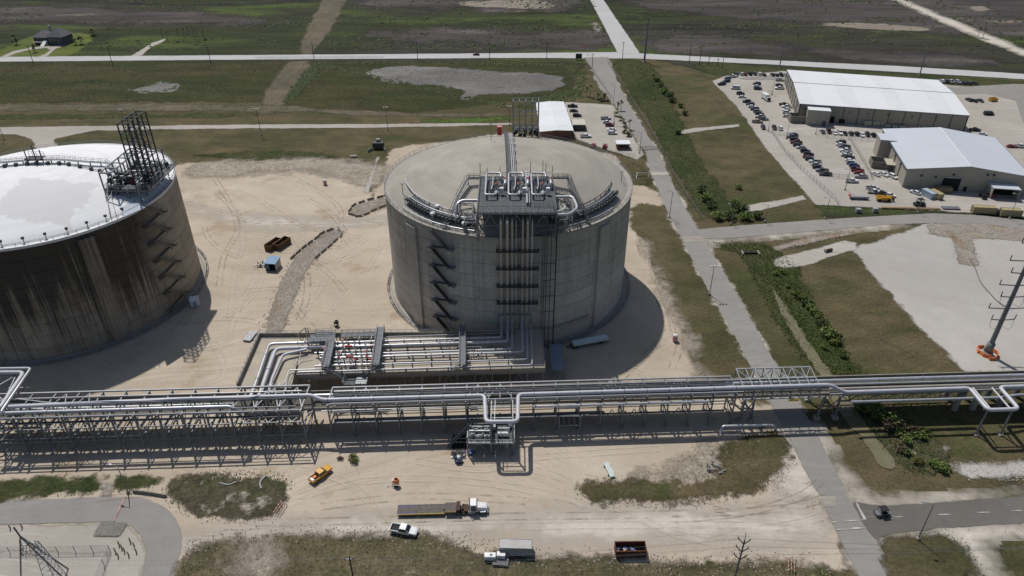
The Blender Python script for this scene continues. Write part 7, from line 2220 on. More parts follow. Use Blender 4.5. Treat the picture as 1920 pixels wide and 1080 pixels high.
def wood_pole(px, py, ty, label, arm=True, grp='utility poles along the highway'):
    b = at(px, py)
    h = height_of(px, py, ty)
    t = thing('utility_pole', label, 'utility pole', (b.x, b.y, 0), group=grp)
    part('shaft', MB().tube([(0, 0, 0), (0, 0, h)], .22, 7, .16), WOOD, t, world=False)
    if arm:
        a_ = part('cross_arm', MB().beam((-1.1, 0, h - .8), (1.1, 0, h - .8), .16), WOOD, t, world=False)
        for x in (-1.0, 0, 1.0):
            part('insulator', MB().lathe([(.09, 0), (.12, .3), (.05, .4)], 6, (x, 0, h - .7)), STEELL, a_, world=False)
    return t
for k, (px, py, ty) in enumerate(sorted(((63, 119, 84), (211, 121, 86), (395, 117, 84), (589, 112, 80), (783, 111, 79), (918, 111, 79), (1025, 110, 80), (1167, 110, 78), (1110, 130, 100), (1292, 119, 84), (1311, 123, 94), (1328, 123, 106), (1345, 124, 109), (1354, 128, 105)))):
    wood_pole(px, py, ty, '%s wooden utility pole from the left along the highway' % ORD[k])
def steel_mono(px, py, ty, r, label, arms):
    b = at(px, py)
    h = height_of(px, py, ty)
    t = thing('steel_monopole', label, 'power pole', (b.x, b.y, 0))
    part('shaft', MB().tube([(0, 0, 0), (0, 0, h)], r, 10, r * .5), simple('monopole_steel', (.20, .205, .21), .6), t, world=False)
    part('base', MB().lathe([(.01, 0), (r * 1.8, 0), (r * 1.8, .5), (.01, .5)], 12), CONC, t, world=False)
    for z, L_ in arms:
        a_ = part('cross_arm', MB().beam((-L_, 0, h - z), (0, 0, h - z - .2), .22), STEELL, t, world=False)
        part('insulator', MB().lathe([(.1, -1.4), (.16, -.9), (.1, -.4), (.05, 0)], 6, (-L_, 0, h - z)), STEELL, a_, world=False)
    return t
steel_mono(1208, 116, 32, .75, 'thick grey steel power monopole at the highway junction', ((3, 1.8), (7, 2.0), (11, 2.2)))
steel_mono(1461, 128, 50, .4, 'slim steel power pole left of the long warehouse by the highway', ((.6, 1.5),))
steel_mono(1724, 141, 66, .4, 'slim steel power pole behind the long warehouse roof', ((.6, 1.5),))
# transmission pole on the gravel lot
b = at(1850, 664)
t = thing('transmission_pole', 'tall grey transmission pole with many arms on the white gravel lot', 'transmission pole', (b.x, b.y, .1))
HT = 46
part('shaft', MB().tube([(0, 0, .6), (0, 0, HT)], .75, 12, .4), simple('monopole_steel', (.20, .205, .21), .6), t, world=False)
part('base', MB().lathe([(.01, 0), (1.5, 0), (1.5, 1.0), (.01, 1.0)], 14), CONC, t, world=False)
part('base_plate', MB().lathe([(.01, 1.0), (1.15, 1.0), (1.15, 4.0), (.8, 4.2)], 12), simple('monopole_steel', (.20, .205, .21)), t, world=False)
for z, lf, rt in ((12.5, 3.2, 3.6), (16.5, 5.4, 5.0), (20.5, 3.4, 3.4), (24.5, 5.2, 5.2), (28.5, 3.4, 3.4), (32.5, 5.2, 5.2), (38, 4, 4)):
    a_ = part('cross_arm', MB().beam((-lf, 0, z + .3), (0, 0, z), .26).beam((0, 0, z), (rt, 0, z + .3), .26), STEEL, t, world=False)
    for x in (-lf, rt):
        part('insulator', MB().lathe([(.05, 0), (.16, .4), (.1, .9), (.16, 1.3), (.05, 1.7)], 7, (x, 0, z + .3)), STEELD, a_, world=False)
for z in (13, 21):
    for s_ in (-1, 1):
        part('jumper_wire', MB().tube([(s_ * 3.2, 0, z + .2), (s_ * 3.4, -.6, z - 2.2), (s_ * 2.2, -1.0, z - 3.2), (s_ * .6, -.5, z - 2.4)], .05, 5), STEELD, t, world=False)
ORNG = simple('orange_plastic', (.62, .17, .045), .5)
for k, (px, py) in enumerate(((1838, 653), (1833, 660), (1839, 666), (1849, 671), (1860, 676), (1863, 661), (1870, 670))):
    q = at(px, py)
    bb_ = at(1850, 664)
    a_ = math.atan2(q.y - bb_.y, q.x - bb_.x) + R(90)
    t = thing('water_barrier', '%s orange water filled barrier around the transmission pole base' % ORD[k], 'barrier', (q.x, q.y, .2), a_, 'orange barriers around the pole')
    part('barrier_body', MB().add([(-1, -.3, 0), (1, -.3, 0), (1, .3, 0), (-1, .3, 0), (-.95, -.12, 1.0), (.95, -.12, 1.0), (.95, .12, 1.0), (-.95, .12, 1.0)], FR_F), ORNG, t, world=False)
    part('cap', MB().lathe([(.01, 1.08), (.1, 1.05), (.1, 1.0)], 8, (0, 0, 0)), WHITEP, t, world=False)
# pole line at the bottom
b = at(1370, 1112)
bp = thing('power_pole', 'grey power pole with angled arms at the lower right edge', 'power pole', (b.x, b.y, 0))
hb = height_of(1370, 1112, 1012)
part('shaft', MB().tube([(0, 0, 0), (0, 0, hb)], .24, 9, .16), simple('monopole_steel', (.20, .205, .21)), bp, world=False)
part('lightning_rod', MB().tube([(0, 0, hb), (-.1, .1, hb + 2.0)], .06, 6), STEEL, bp, world=False)
tips = []
for k, z in enumerate((.6, 3.0, 5.4)):
    for s_ in (-1, 1):
        a_ = part('arm', MB().beam((0, 0, hb - z - .7), (s_ * 1.1, .6 * (1 if s_ < 0 else .2), hb - z + .3), .16), WOOD, bp, world=False)
        part('insulator', MB().lathe([(.1, 0), (.14, .3), (.05, .5)], 6, (s_ * 1.1, .6 * (1 if s_ < 0 else .2), hb - z + .3)), STEELL, a_, world=False)
        tips.append(Vector((b.x + s_ * 1.1, b.y + .3, hb - z + .6)))
b2 = at(672, 1135)
hb2 = height_of(672, 1135, 1044)
bq = thing('power_pole', 'short power pole with white insulators at the lower centre edge', 'power pole', (b2.x, b2.y, 0))
part('shaft', MB().tube([(0, 0, 0), (0, 0, hb2)], .2, 8, .14), WOOD, bq, world=False)
part('cross_arm', MB().beam((-1.0, 0, hb2 - .7), (.6, 0, hb2 - .7), .14), STEEL, bq, world=False)
for x in (-.9, .5):
    part('insulator', MB().lathe([(.12, 0), (.18, .25), (.06, .5)], 7, (x, 0, hb2 - .6)), WHITEP, bq, world=False)
def wire(p, q, sag, label):
    p, q = Vector(p), Vector(q)
    pts = [p.lerp(q, k / 16) - Vector((0, 0, sag * 4 * (k / 16) * (1 - k / 16))) for k in range(17)]
    o = solo('power_line', MB().tube(pts, .018, 4), STEEL, label, 'power line', 'power lines over the bottom verge')
wl = ['topmost left', 'topmost right', 'middle left', 'middle right', 'lower left', 'lower right']
lefts = [(-105, 96, 15), (-105, 95, 13.5), (-60, 80, 14), (-60, 79, 12), (-105, 93, 9), (-105, 92, 8)]
for k, tp in enumerate(tips):
    wire(tp, (b2.x + (-.9 if k % 2 else .5), b2.y - .2 * k, hb2 - .2 - .5 * k), 1.4, '%s power line from the lower right pole to the short centre pole' % wl[k])
    wire(tp, (125, 88 + k * 1.1, hb + 2 - k), 1.2, '%s power line leaving the lower right pole towards the right edge' % wl[k])
for k in range(2):
    wire((b2.x - .9 + 1.4 * k, b2.y, hb2 - .2), (-105, 90 - 2 * k, hb2 - 2), 1.0, '%s power line from the short centre pole towards the left edge' % ('upper', 'lower')[k])
# A-frame pole at the lower left corner
a = at(38, 1006, 17)
t = thing('substation_frame', 'grey steel A frame with insulators at the lower left corner', 'steel frame', (a.x, a.y, 0))
apex = Vector((a.x, a.y, 17))
for dx, dy in ((-5.5, -1.0), (7.0, -1.2), (1.2, 5.0)):
    part('leg', MB().beam((a.x + dx, a.y + dy, 0), apex, .24), STEEL, t)
part('mast', MB().beam(apex, apex + Vector((-.6, .3, 2.4)), .22), STEEL, t)
for z in (14.4, 12.8, 11.2):
    w_ = (17 - z) * .34
    part('cross_arm', MB().beam((a.x - w_, a.y, z), (a.x + w_ * 1.3, a.y, z), .18), STEELL, t)
    for s_ in (-1, 1):
        part('insulator', MB().lathe([(.1, 0), (.2, .3), (.12, .6), (.2, .9), (.05, 1.2)], 7, (a.x + s_ * w_ * .8, a.y, z)), WHITEP, t)
for k in range(4):
    part('jumper_wire', MB().tube(fillet([(a.x - 1 + k * .6, a.y, 14.4), (a.x - 1.4 + k * .7, a.y - .6, 12.6), (a.x - .8 + k * .7, a.y, 11.2)], .8), .05, 5), STEELD, t)

# ------------------------------------------------------------------ barriers, bollards, fences
JB = simple('barrier_concrete', (.215, .195, .165), .9, 0, .15, 1)
jm = mesh('jersey_barrier', MB().add([(-1.5, -.32, 0), (1.5, -.32, 0), (1.5, .32, 0), (-1.5, .32, 0), (-1.5, -.11, .85), (1.5, -.11, .85), (1.5, .11, .85), (-1.5, .11, .85)], FR_F).bb(-1.45, 1.45, -.36, .36, 0, .16), JB)
Z2m = lambda x, y: (480 + x / 4, 430 + y / 4)
Z6m = lambda x, y: (480 + x / 4, 200 + y / 4)
def barrier_run(pts, cv, desc, grp):
    P_ = [at(*cv(*q)) for q in pts]
    for i, p in enumerate(P_):
        a, b = P_[max(0, i - 1)], P_[min(len(P_) - 1, i + 1)]
        o = bpy.data.objects.new('jersey_barrier', jm)
        COL.objects.link(o)
        o.location = (p.x, p.y, .18)
        o.rotation_euler = (0, 0, math.atan2(b.y - a.y, b.x - a.x))
        tag(o, '%s concrete barrier %s' % (ORD[i], desc), 'barrier', grp)
barrier_run([(278, 213), (320, 175), (362, 138), (408, 105), (458, 68), (498, 35), (556, 12)], Z2m, 'from the bottom on the left side of the stone channel', 'barriers along the stone channel')
barrier_run([(463, 208), (510, 168), (555, 130), (597, 90), (640, 50), (622, 6)], Z2m, 'from the bottom on the right side of the stone channel', 'barriers along the stone channel')
barrier_run([(706, 780), (735, 745), (793, 722), (862, 700), (932, 683), (984, 668)], Z6m, 'from the left on the upper side of the small stone pit', 'barriers around the small stone pit')
barrier_run([(718, 815), (772, 828), (832, 810), (885, 783), (945, 758), (992, 742)], Z6m, 'from the left on the lower side of the small stone pit', 'barriers around the small stone pit')
barrier_run([(262, 925.5), (279, 927.5), (301, 931)], ID, 'from the left at the loop road bend', 'barriers at the loop road')
BOLM, BOLT = simple('rusty_bollard', (.16, .085, .05), .8), simple('cream_band', (.55, .44, .28), .7)
for k, (px, py) in enumerate(sorted(((20, 992), (42, 990), (224, 1023), (229, 1029), (234, 1035), (245, 1017), (252, 1025), (217, 1036), (222, 1044), (242, 1043), (256, 1036)))):
    p = at(px, py)
    t = thing('bollard', '%s cream topped steel bollard from the left beside the loop road' % ORD[k], 'bollard', (p.x, p.y, .2), group='bollards beside the loop road')
    part('post', MB().lathe([(.14, 0), (.14, 1.3)], 10), BOLM, t, world=False)
    part('cap', MB().lathe([(.15, .75), (.15, 1.35), (.01, 1.45)], 10), BOLT, t, world=False)
# red and white barricades
def barricade(px, py, n, label):
    p = at(px, py)
    t = thing('barricade_stack', label, 'barricades', (p.x, p.y, .18), R(75 if n == 3 else 8))
    for i in range(n):
        for j in range(7):
            part('board_segment', MB().box((-1.5 + j * .5, -.6 + i * .6, .9), (.49, .06, .34), 0), ORNG if (i + j) % 2 else WHITEP, t, world=False)
        for x in (-1.3, 1.3):
            part('leg', MB().beam((x, -.9 + i * .6, 0), (x, -.6 + i * .6, 1.1), .07), STEELL, t, world=False)
barricade(526, 957, 3, 'orange and white striped barricades beside the weedy mound')
barricade(1482, 1064, 3, 'orange and white striped barricades on the lower right verge')
def chain_fence(pts, label, h=2.2, step=3.2, grp='chain link fences'):
    P_ = [at(*q) for q in pts]
    t = thing('chain_link_fence', label, 'fence', (P_[0].x, P_[0].y, 0), group=grp)
    for a, b in zip(P_[:-1], P_[1:]):
        d = b - a
        n = max(1, int(d.length / step))
        for k in range(n):
            q, q2_ = a.lerp(b, k / n), a.lerp(b, (k + 1) / n)
            part('post', MB().beam((q.x, q.y, 0), (q.x, q.y, h), .1), STEEL, t)
        mb = MB().beam((a.x, a.y, h), (b.x, b.y, h), .06)
        part('top_rail', mb, STEEL, t)
        V = [(a.x, a.y, .1), (b.x, b.y, .1), (b.x, b.y, h - .05), (a.x, a.y, h - .05)]
        part('wire_mesh', MB().add(V, [(0, 1, 2, 3)]), WIRE, t)
WIRE = bpy.data.materials.new('chain_link_wire')
tN, N_, L_, B_ = nodes(WIRE)
B_.inputs['Base Color'].default_value = (.30, .31, .32, 1)
B_.inputs['Metallic'].default_value = .3
B_.inputs['Alpha'].default_value = .16
chain_fence([(1139, 117), (1162, 155), (1185, 192), (1208, 228), (1232, 268), (1262, 330), (1290, 375), (1318, 415)], 'long chain link fence along the right side of the plant road')
chain_fence([(1447, 250), (1470, 285), (1500, 318), (1530, 345), (1566, 378), (1574, 393)], 'chain link fence left of the fenced car rows')
chain_fence([(1592, 262), (1606, 285), (1622, 312), (1636, 338), (1556, 334)], 'chain link fence right of the fenced car rows')
chain_fence([(1534, 250), (1550, 259), (1590, 262), (1640, 266)], 'chain link fence above the fenced right row')
chain_fence([(1446, 251), (1490, 258)], 'short chain link fence at the top of the fenced left row')
chain_fence([(-60, 1039), (20, 1038.5), (110, 1038), (208, 1035)], 'chain link fence along the substation at the lower left', 2.4, 3.0)
chain_fence([(208, 1035), (184, 1090)], 'chain link fence turning down beside the loop road', 2.4, 3.0)
chain_fence([(480, 110.5), (600, 109.8), (720, 109.4)], 'low fence along the far highway verge', 1.4, 9)
chain_fence([(1098, 118), (1120, 148), (1148, 188)], 'chain link fence left of the upper plant road')
chain_fence([(1068, 262), (1120, 285), (1190, 297)], 'chain link fence below the office lot')
# gate bars at the guard hut
t = thing('vehicle_gate', 'black sliding vehicle gate across the plant road', 'gate', tuple(at(1215, 281)))
a, b = at(1196, 283), at(1232, 280)
for z in (.4, 1.2, 2.0):
    part('gate_rail', MB().beam((a.x, a.y, z), (b.x, b.y, z), .1), STEELD, t)
for k in range(9):
    q = a.lerp(b, k / 8)
    part('gate_bar', MB().beam((q.x, q.y, .1), (q.x, q.y, 2.1), .12), STEELD, t)
# road paint
PAINTW = ground_mat('worn_white_paint', [(.3, (.42, .41, .39)), (.7, (.52, .51, .49))], s1=.4, fine=(.8, 1.15), s3=2.0, amp=.06, soft=.1, ns=1.5, edge=True, bump=0)
zone('road_marking', [(1603, 944), (1607, 944), (1624, 976), (1619, 976)], PAINTW, Z6, .4, .2, 0)
zone('road_marking', [(1560, 980), (1618, 975), (1618, 977), (1560, 982)], PAINTW, Z6, .4, .2, 0)
zone('road_marking', [(1566, 994), (1622, 990), (1622, 992), (1566, 996)], PAINTW, Z6, .4, .2, 0)
for x in (1672, 1758, 1830, 1895):
    zone('road_marking', [(x, 970.6 - (x - 1672) * .052), (x + 26, 969.3 - (x - 1672) * .052), (x + 26, 970.8 - (x - 1672) * .052), (x, 972 - (x - 1672) * .052)], PAINTW, Z6, .4, .2, 0)
zone('road_patch', [(211, 979), (234, 931), (239, 931), (216, 979)], ground_mat('pinkish_patch', [(.3, (.36, .27, .23)), (.7, (.42, .33, .28))], s1=.3, amp=.1, soft=.1), Z6, .4, .2, 0)
zone('road_patch', [(1220, 324), (1250, 323.5), (1252, 328.5), (1222, 330)], M_pale, Z6, .6, .3, 0)
zone('road_patch', [(1283, 447), (1316, 446), (1319, 453), (1286, 455)], M_pale, Z6, .6, .3, 0)
zone('road_patch', [(1537, 937), (1560, 937), (1562, 949), (1545, 950)], M_pale, Z6, .5, .3, 0)
zone('culvert_apron', [(190, 980), (240, 982), (225, 1008), (175, 1006)], ground_mat('wet_concrete', [(.3, (.15, .14, .125)), (.7, (.21, .20, .18))], s1=.2, amp=.2, soft=.2), Z6, .5, .3, 0)
zone('culvert_apron', [(192, 905), (213, 905), (212, 932), (191, 932)], M_rip, Z6, .5, .3, 0)

# loose gear on the yards
def beam_stack(px, py, hd, L_, n, label, mat):
    p = at(px, py)
    t = thing('beam_stack', label, 'steel beams', (p.x, p.y, .18), hd)
    for i in range(n):
        part('beam', MB().bb(-L_ / 2, L_ / 2, -n * .2 + i * .42, -n * .2 + i * .42 + .36, .25, .6), mat, t, world=False)
    for x in (-L_ * .3, L_ * .3):
        part('timber_bearer', MB().bb(x - .12, x + .12, -n * .3, n * .3, .0, .24), WOOD, t, world=False)
beam_stack(1142, 884, R(104), 4.8, 3, 'stack of pale steel beams on the front yard', simple('pale_green_panel', (.40, .47, .46)))
beam_stack(470, 633, R(80), 5.0, 6, 'pale planks stacked left of the process deck', STEELL)
beam_stack(1782, 392, R(-5), 7.0, 6, 'grey pipe stack beside the branch road', STEEL)
def barrel_line(px0, py0, px1, py1, n, desc):
    for k in range(n):
        p = at(px0 + (px1 - px0) * k / max(1, n - 1), py0 + (py1 - py0) * k / max(1, n - 1))
        t = thing('timber_pallet', '%s low timber pallet from the left %s' % (ORD[k], desc), 'pallet', (p.x, p.y, .2), R(-4 + 5 * (k % 3)), 'pallets by the branch road')
        for j in range(4):
            part('board', MB().bb(-1.6, 1.6, -.6 + j * .33, -.6 + j * .33 + .26, .3, .4), simple('raw_timber', (.30, .19, .10), .9), t, world=False)
        for x in (-1.4, 1.3):
            part('bearer', MB().bb(x, x + .12, -.6, .68, 0, .29), simple('raw_timber', (.30, .19, .10)), t, world=False)
barrel_line(1660, 391, 1755, 393, 7, 'along the edge of the near lot')
def portable_toilet(px, py, col, label):
    p = at(px, py)
    t = thing('portable_toilet', label, 'portable toilet', (p.x, p.y, .18))
    part('cabin', MB().bb(-.62, .62, -.62, .62, 0, 2.2), col, t, world=False)
    part('door', MB().bb(-.4, .4, -.67, -.63, .1, 2.0), simple('pale_door', (.45, .3, .28)), t, world=False)
    part('roof', MB().add([(-.68, -.68, 2.2), (.68, -.68, 2.2), (.68, .68, 2.2), (-.68, .68, 2.2), (-.4, -.4, 2.5), (.4, -.4, 2.5), (.4, .4, 2.5), (-.4, .4, 2.5)], FR_F), WHITEP, t, world=False)
portable_toilet(610, 347, simple('rose_plastic', (.40, .15, .12), .5), 'reddish portable toilet alone behind the tanks')
portable_toilet(1265, 640, simple('pink_plastic', (.42, .17, .22), .5), 'pink portable toilet at the right edge of the tank yard')
t = thing('pump_house', 'dark pump house over the drain chute on the berm', 'pump house', tuple(at(710, 278)))
b = at(710, 279)
part('housing', MB().box((b.x, b.y, 2.2), (5.4, 3, 2.6)), STEELD, t)
part('vent', MB().box((b.x, b.y + 1.2, 4.2), (2.0, 1.2, 1.2)), STEELL, t)
for s_ in (-1, 1):
    part('wing_wall', MB().beam((b.x + s_ * 2.7, b.y - 1.6, .8), (b.x + s_ * 4.4, b.y - 5, .8), .3, 1.6), CONC, t)
t = thing('concrete_slab', 'grey concrete block lying near the drain chute', 'slab', tuple(at(663, 295)))
part('slab', MB().box(tuple(at(663, 295) + Vector((0, 0, .5))), (3.2, 1.6, .9), R(3)), CONC, t)
pipe('u_pipe', [A(1193, 335, .2), A(1195, 324, 1.6), A(1216, 325, 1.6), A(1216, 333, .2)], .22, STEELL, 'small U shaped pipe rail beside the plant road below the gate', fil=.5)
t = thing('culvert_headwall', 'dark culvert opening with concrete headwall in the green ditch', 'culvert', tuple(at(1406, 476)))
b = at(1406, 476)
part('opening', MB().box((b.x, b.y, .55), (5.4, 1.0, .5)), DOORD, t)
for s_ in (-1, 1):
    part('headwall', MB().box((b.x + s_ * 3.0, b.y - .4, .6), (.5, 2.4, 1.0)), CONC, t)
t = thing('pump_barrel', 'dark drain pipe lying on the pale concrete spillway', 'drain pipe', tuple(at(1552, 473)))
b = at(1550, 473)
part('pipe_run', MB().tube([(b.x - .8, b.y - .4, .9), (b.x + 2.0, b.y + .6, .9)], .55, 12), simple('rusty_brown', (.07, .045, .035)), t)
part('pipe_collar', MB().tube([(b.x - 1.0, b.y - .5, .9), (b.x - .7, b.y - .38, .9)], .65, 12), CONC, t)
t = thing('pipe_clutter', 'jumble of grey hoses and fittings on bare ground near the grass island', 'fittings', tuple(at(1344, 882)))
b = at(1344, 882)
for k in range(8):
    x, y = rnd.uniform(-2, 2), rnd.uniform(-1.6, 1.6)
    part('fitting', MB().tube(fillet([(b.x + x, b.y + y, .4), (b.x + x + rnd.uniform(-1.5, 1.5), b.y + y + rnd.uniform(-1, 1), .7), (b.x + x + rnd.uniform(-2, 2), b.y + y + 1, .4)], .5), .14, 6), STEELL if k % 2 else STEELD, t)
pipe('flexible_hose', [A(412, 905, .4), A(428, 910, .4), A(444, 903, .4)], .16, STEELL, 'pale hose lying on the left of the weedy mound', fil=1.5)
pipe('flexible_hose', [A(498, 892, .4), A(486, 905, .4), A(490, 916, .4)], .2, STEELL, 'pale bent hose at the upper right of the weedy mound', fil=1.5)
pipe('drain_hose', [A(1818, 485, .35), A(1828, 500, .35), A(1838, 530, .35), A(1868, 563, .35), A(1885, 575, .35)], .09, BLACKP, 'dark hose snaking over the white gravel to the transmission pole', fil=4)
for k, (px, py) in enumerate(((1608, 398), (1640, 397))):
    p = at(px, py)
    t = thing('utility_cabinet', '%s small pale utility cabinet on the verge of the branch road' % ('left', 'right')[k], 'cabinet', (p.x, p.y, .1), group='utility cabinets by the branch road')
    part('cabinet_body', MB().bb(-1, 1, -.8, .8, 0, 1.5), CONC, t, world=False)
    part('lid', MB().bb(-1.05, 1.05, -.85, .85, 1.5, 1.62), STEELL, t, world=False)
for k in range(5):
    p = at(1662 + k * 13 + (k > 2) * 30, 241 + k * 1.2 - 3)
    t = thing('condenser_unit', '%s pale condenser unit from the left along the long warehouse wall' % ORD[k], 'condenser', (p.x, p.y - 1, .2), R(-8), 'condensers along the long warehouse')
    part('casing', MB().bb(-1.4, 1.4, -.9, .9, .2, 1.8), STEELL, t, world=False)
    part('fan', MB().lathe([(.01, 1.84), (.6, 1.84), (.65, 1.8)], 12), STEELD, t, world=False)
p = at(1640, 236)
t = thing('generator_skid', 'tan generator skids against the near wall of the long warehouse', 'generator', (p.x, p.y, .2), R(-5))
for k in range(3):
    part('housing', MB().bb(-6 + k * 4.3, -2.2 + k * 4.3, -1.3, 1.3, .2, 2.6), simple('tan_sheet', (.42, .40, .33)), t, world=False)
t = thing('highway_sign', 'dark sign board at the plant road entrance', 'sign', tuple(at(1085, 112)))
b = at(1085, 112)
part('panel', MB().box((b.x, b.y, 2.6), (4.4, .4, 3.2)), STEELD, t)
for s_ in (-1.6, 1.6):
    part('post', MB().beam((b.x + s_, b.y, 0), (b.x + s_, b.y, 1.2), .25), STEELD, t)
b = at(1101, 103)
t = thing('flagpole', 'flagpole with red and white flag beside the highway', 'flagpole', (b.x, b.y, 0))
part('pole', MB().tube([(0, 0, 0), (0, 0, 7)], .1, 6), STEELL, t, world=False)
part('flag', MB().bb(-2.2, 0, -.03, .03, 5.2, 6.8), simple('red_white_flag', (.45, .2, .2)), t, world=False)

# ------------------------------------------------------------------ plants
def leafm(name, a, b):
    m = bpy.data.materials.new(name)
    t, N, L, B = nodes(m)
    p = pos(N)
    n = noise(N, L, p, .5, 4, .7)
    r = ramp(N, [(.3, a), (.7, b)])
    L.new(n.outputs[0], r.inputs[0])
    L.new(r.outputs[0], B.inputs['Base Color'])
    B.inputs['Roughness'].default_value = .7
    B.inputs['Specular IOR Level'].default_value = .2
    return m
LF = leafm('shrub_leaves', (.075, .12, .028), (.17, .22, .065))
LFD = leafm('dark_leaves', (.04, .066, .022), (.085, .115, .038))
LFY = leafm('yellow_green_leaves', (.07, .09, .02), (.14, .15, .04))
LFDRY = leafm('dry_leaves', (.07, .055, .035), (.13, .10, .065))
PALMF = leafm('palm_fronds', (.04, .06, .02), (.11, .12, .05))
BARK = simple('bark', (.085, .065, .048), .95)
def crown_mb(seed, n, lobes, sz):
    rr = random.Random(seed)
    mb = MB()
    C = [(rr.uniform(-.6, .6), rr.uniform(-.6, .6), rr.uniform(.35, .95), rr.uniform(.35, .6)) for _ in range(lobes)]
    for k in range(n):
        c = rr.choice(C)
        v = Vector((rr.gauss(0, 1), rr.gauss(0, 1), rr.gauss(0, .8))).normalized() * c[3] * rr.uniform(.55, 1.08)
        p = Vector((c[0], c[1], c[2])) + v
        if p.z < .02:
            p.z = rr.uniform(.02, .25)
        a = Vector((rr.gauss(0, 1), rr.gauss(0, 1), rr.gauss(0, .6))).normalized()
        b = a.cross(Vector((rr.gauss(0, 1), rr.gauss(0, 1), rr.gauss(0, 1)))).normalized()
        s = sz * rr.uniform(.6, 1.4)
        mb.add([p - a * s, p + b * s * .7, p + a * s, p - b * s * .7], [(0, 1, 2, 3)])
    return mb
SHM = [mesh('foliage', crown_mb(i, 420, 6 + i, .13), (LF, LFD, LF, LFY, LFDRY)[i]) for i in range(5)]
STM = mesh('stem', MB().tube([(0, 0, -.1), (.03, .02, .45)], .06, 6, .03).tube([(0, 0, .1), (.3, .2, .6)], .04, 5, .02).tube([(0, 0, .1), (-.3, .1, .65)], .04, 5, .02), BARK)
def shrub(px, py, s, k, label, grp):
    p = at(px, py)
    t = thing('shrub', label, 'shrub', (p.x, p.y, .1), rnd.uniform(0, 6), grp)
    t.scale = (s, s, s * .8)
    child('foliage', SHM[k], t)
    child('stem', STM, t)
    return t
DL = [(1222, 142, 2.6), (1231, 152, 2.6), (1240, 163, 2.8), (1249, 176, 3.4), (1256, 183, 3.6), (1263, 191, 3.2), (1272, 201, 3.0), (1281, 215, 3.4)]
for k, (x, y, s) in enumerate(DL):
    shrub(x + rnd.uniform(-3, 3), y, s * rnd.uniform(.45, 1.0), 1 if k % 3 else 0, '%s dark shrub from the top along the grassy drain left of the far lot' % ORD[k], 'shrubs along the grassy drain')
for k, (x, y, s) in enumerate(((1386, 354, 1.9), (1318, 360, 2.6), (1326, 378, 3.2), (1336, 390, 2.6), (1380, 388, 3.0), (1388, 396, 3.2), (1348, 412, 3.0), (1372, 411, 3.0), (1398, 411, 3.2), (1416, 408, 2.6), (1269, 251, 2.4))):
    shrub(x, y, s, k % 2, '%s' % ('lone dark shrub on the dry slope above the chute', 'green shrub high on the drain left bank', 'green shrub lower on the drain left bank', 'green shrub at the drain bottom left', 'shrub beside the pale concrete chute end', 'shrub just below the pale concrete chute end',
          'dark shrub left of the corner by the branch road', 'dark shrub in the middle of the branch road corner', 'dark shrub right in the branch road corner', 'small shrub at the right end of the branch road corner', 'shrub at the upper concrete chute end')[k], 'shrubs in the road corner')
for k, (x, y, s) in enumerate(((1455, 515, 2.2), (1466, 512, 2.0), (1500, 560, 2.4), (1507, 570, 3.0), (1514, 580, 3.0), (1523, 589, 2.6), (1533, 597, 2.6), (1541, 612, 2.2), (1555, 622, 2.2), (1558, 634, 3.0), (1566, 646, 3.2), (1572, 640, 2.2), (1478, 540, 1.8), (1488, 552, 1.8), (1545, 655, 1.6), (1580, 670, 1.8))):
    shrub(x, y, s * rnd.uniform(.5, 1.05), (0, 0, 3, 1)[k % 4], '%s green shrub from the top along the right bank of the water ditch' % ORD[k], 'shrubs along the water ditch')
for k, (x, y, s) in enumerate(((1630, 776, 3.2), (1642, 786, 3.4), (1655, 782, 3.4), (1664, 795, 3.4), (1672, 806, 3.6), (1684, 812, 3.2), (1692, 822, 3.2), (1700, 834, 3.0), (1682, 800, 3.0), (1710, 815, 2.6), (1725, 820, 2.4), (1738, 815, 2.2), (1640, 768, 3.0), (1618, 768, 2.8), (1690, 845, 2.4), (1700, 852, 2.2), (1720, 868, 1.8), (1745, 872, 1.8), (1764, 880, 2.2))):
    shrub(x, y, s * rnd.uniform(.45, 1.0), (0, 3, 0, 2, 4)[k % 5], '%s leafy shrub from the rack outward in the thicket below the right rack' % ORD[k], 'thicket below the right rack')
shrub(664, 864, 1.5, 3, 'single yellow green weed clump on the front yard sand', None)
shrub(638, 862, .8, 4, 'tiny dry weed clump beside the yellow green one', None)
# palms
def palm_meshes():
    out = []
    for sd in (1, 2):
        rr = random.Random(sd)
        mb = MB()
        for k in range(20):
            a = 2 * math.pi * k / 20 + rr.uniform(-.15, .15)
            el = rr.uniform(-.5, 1.1)
            L_ = rr.uniform(.8, 1.1)
            P_ = []
            for i in range(5):
                u = i / 4
                r_ = L_ * u * math.cos(el) * 1.0
                z = L_ * u * math.sin(el) - .55 * u * u
                P_.append(Vector((r_ * math.cos(a), r_ * math.sin(a), z)))
            n = Vector((-math.sin(a), math.cos(a), 0))
            w_ = [.02, .13, .17, .12, .01]
            V = []
            for p, q in zip(P_, w_):
                V += [p - n * q, p + n * q]
            mb.add(V, [(2 * i, 2 * i + 1, 2 * i + 3, 2 * i + 2) for i in range(4)])
        out.append(mesh('fronds', mb, PALMF))
    return out
PM = palm_meshes()
TRK = mesh('trunk', MB().tube([(0, 0, 0), (.02, 0, .5), (0, .02, 1.0)], .05, 8, .035), BARK)
def palm(px, py, h, s, label, grp):
    p = at(px, py)
    t = thing('palm_tree', label, 'palm tree', (p.x, p.y, 0), rnd.uniform(0, 6), grp)
    child('trunk', TRK, t, (0, 0, 0), (0, 0, 0), (s * 1.6, s * 1.6, h))
    child('crown', PM[rnd.randrange(2)], t, (0, 0, h), (0, 0, 0), (s, s, s))
    return t
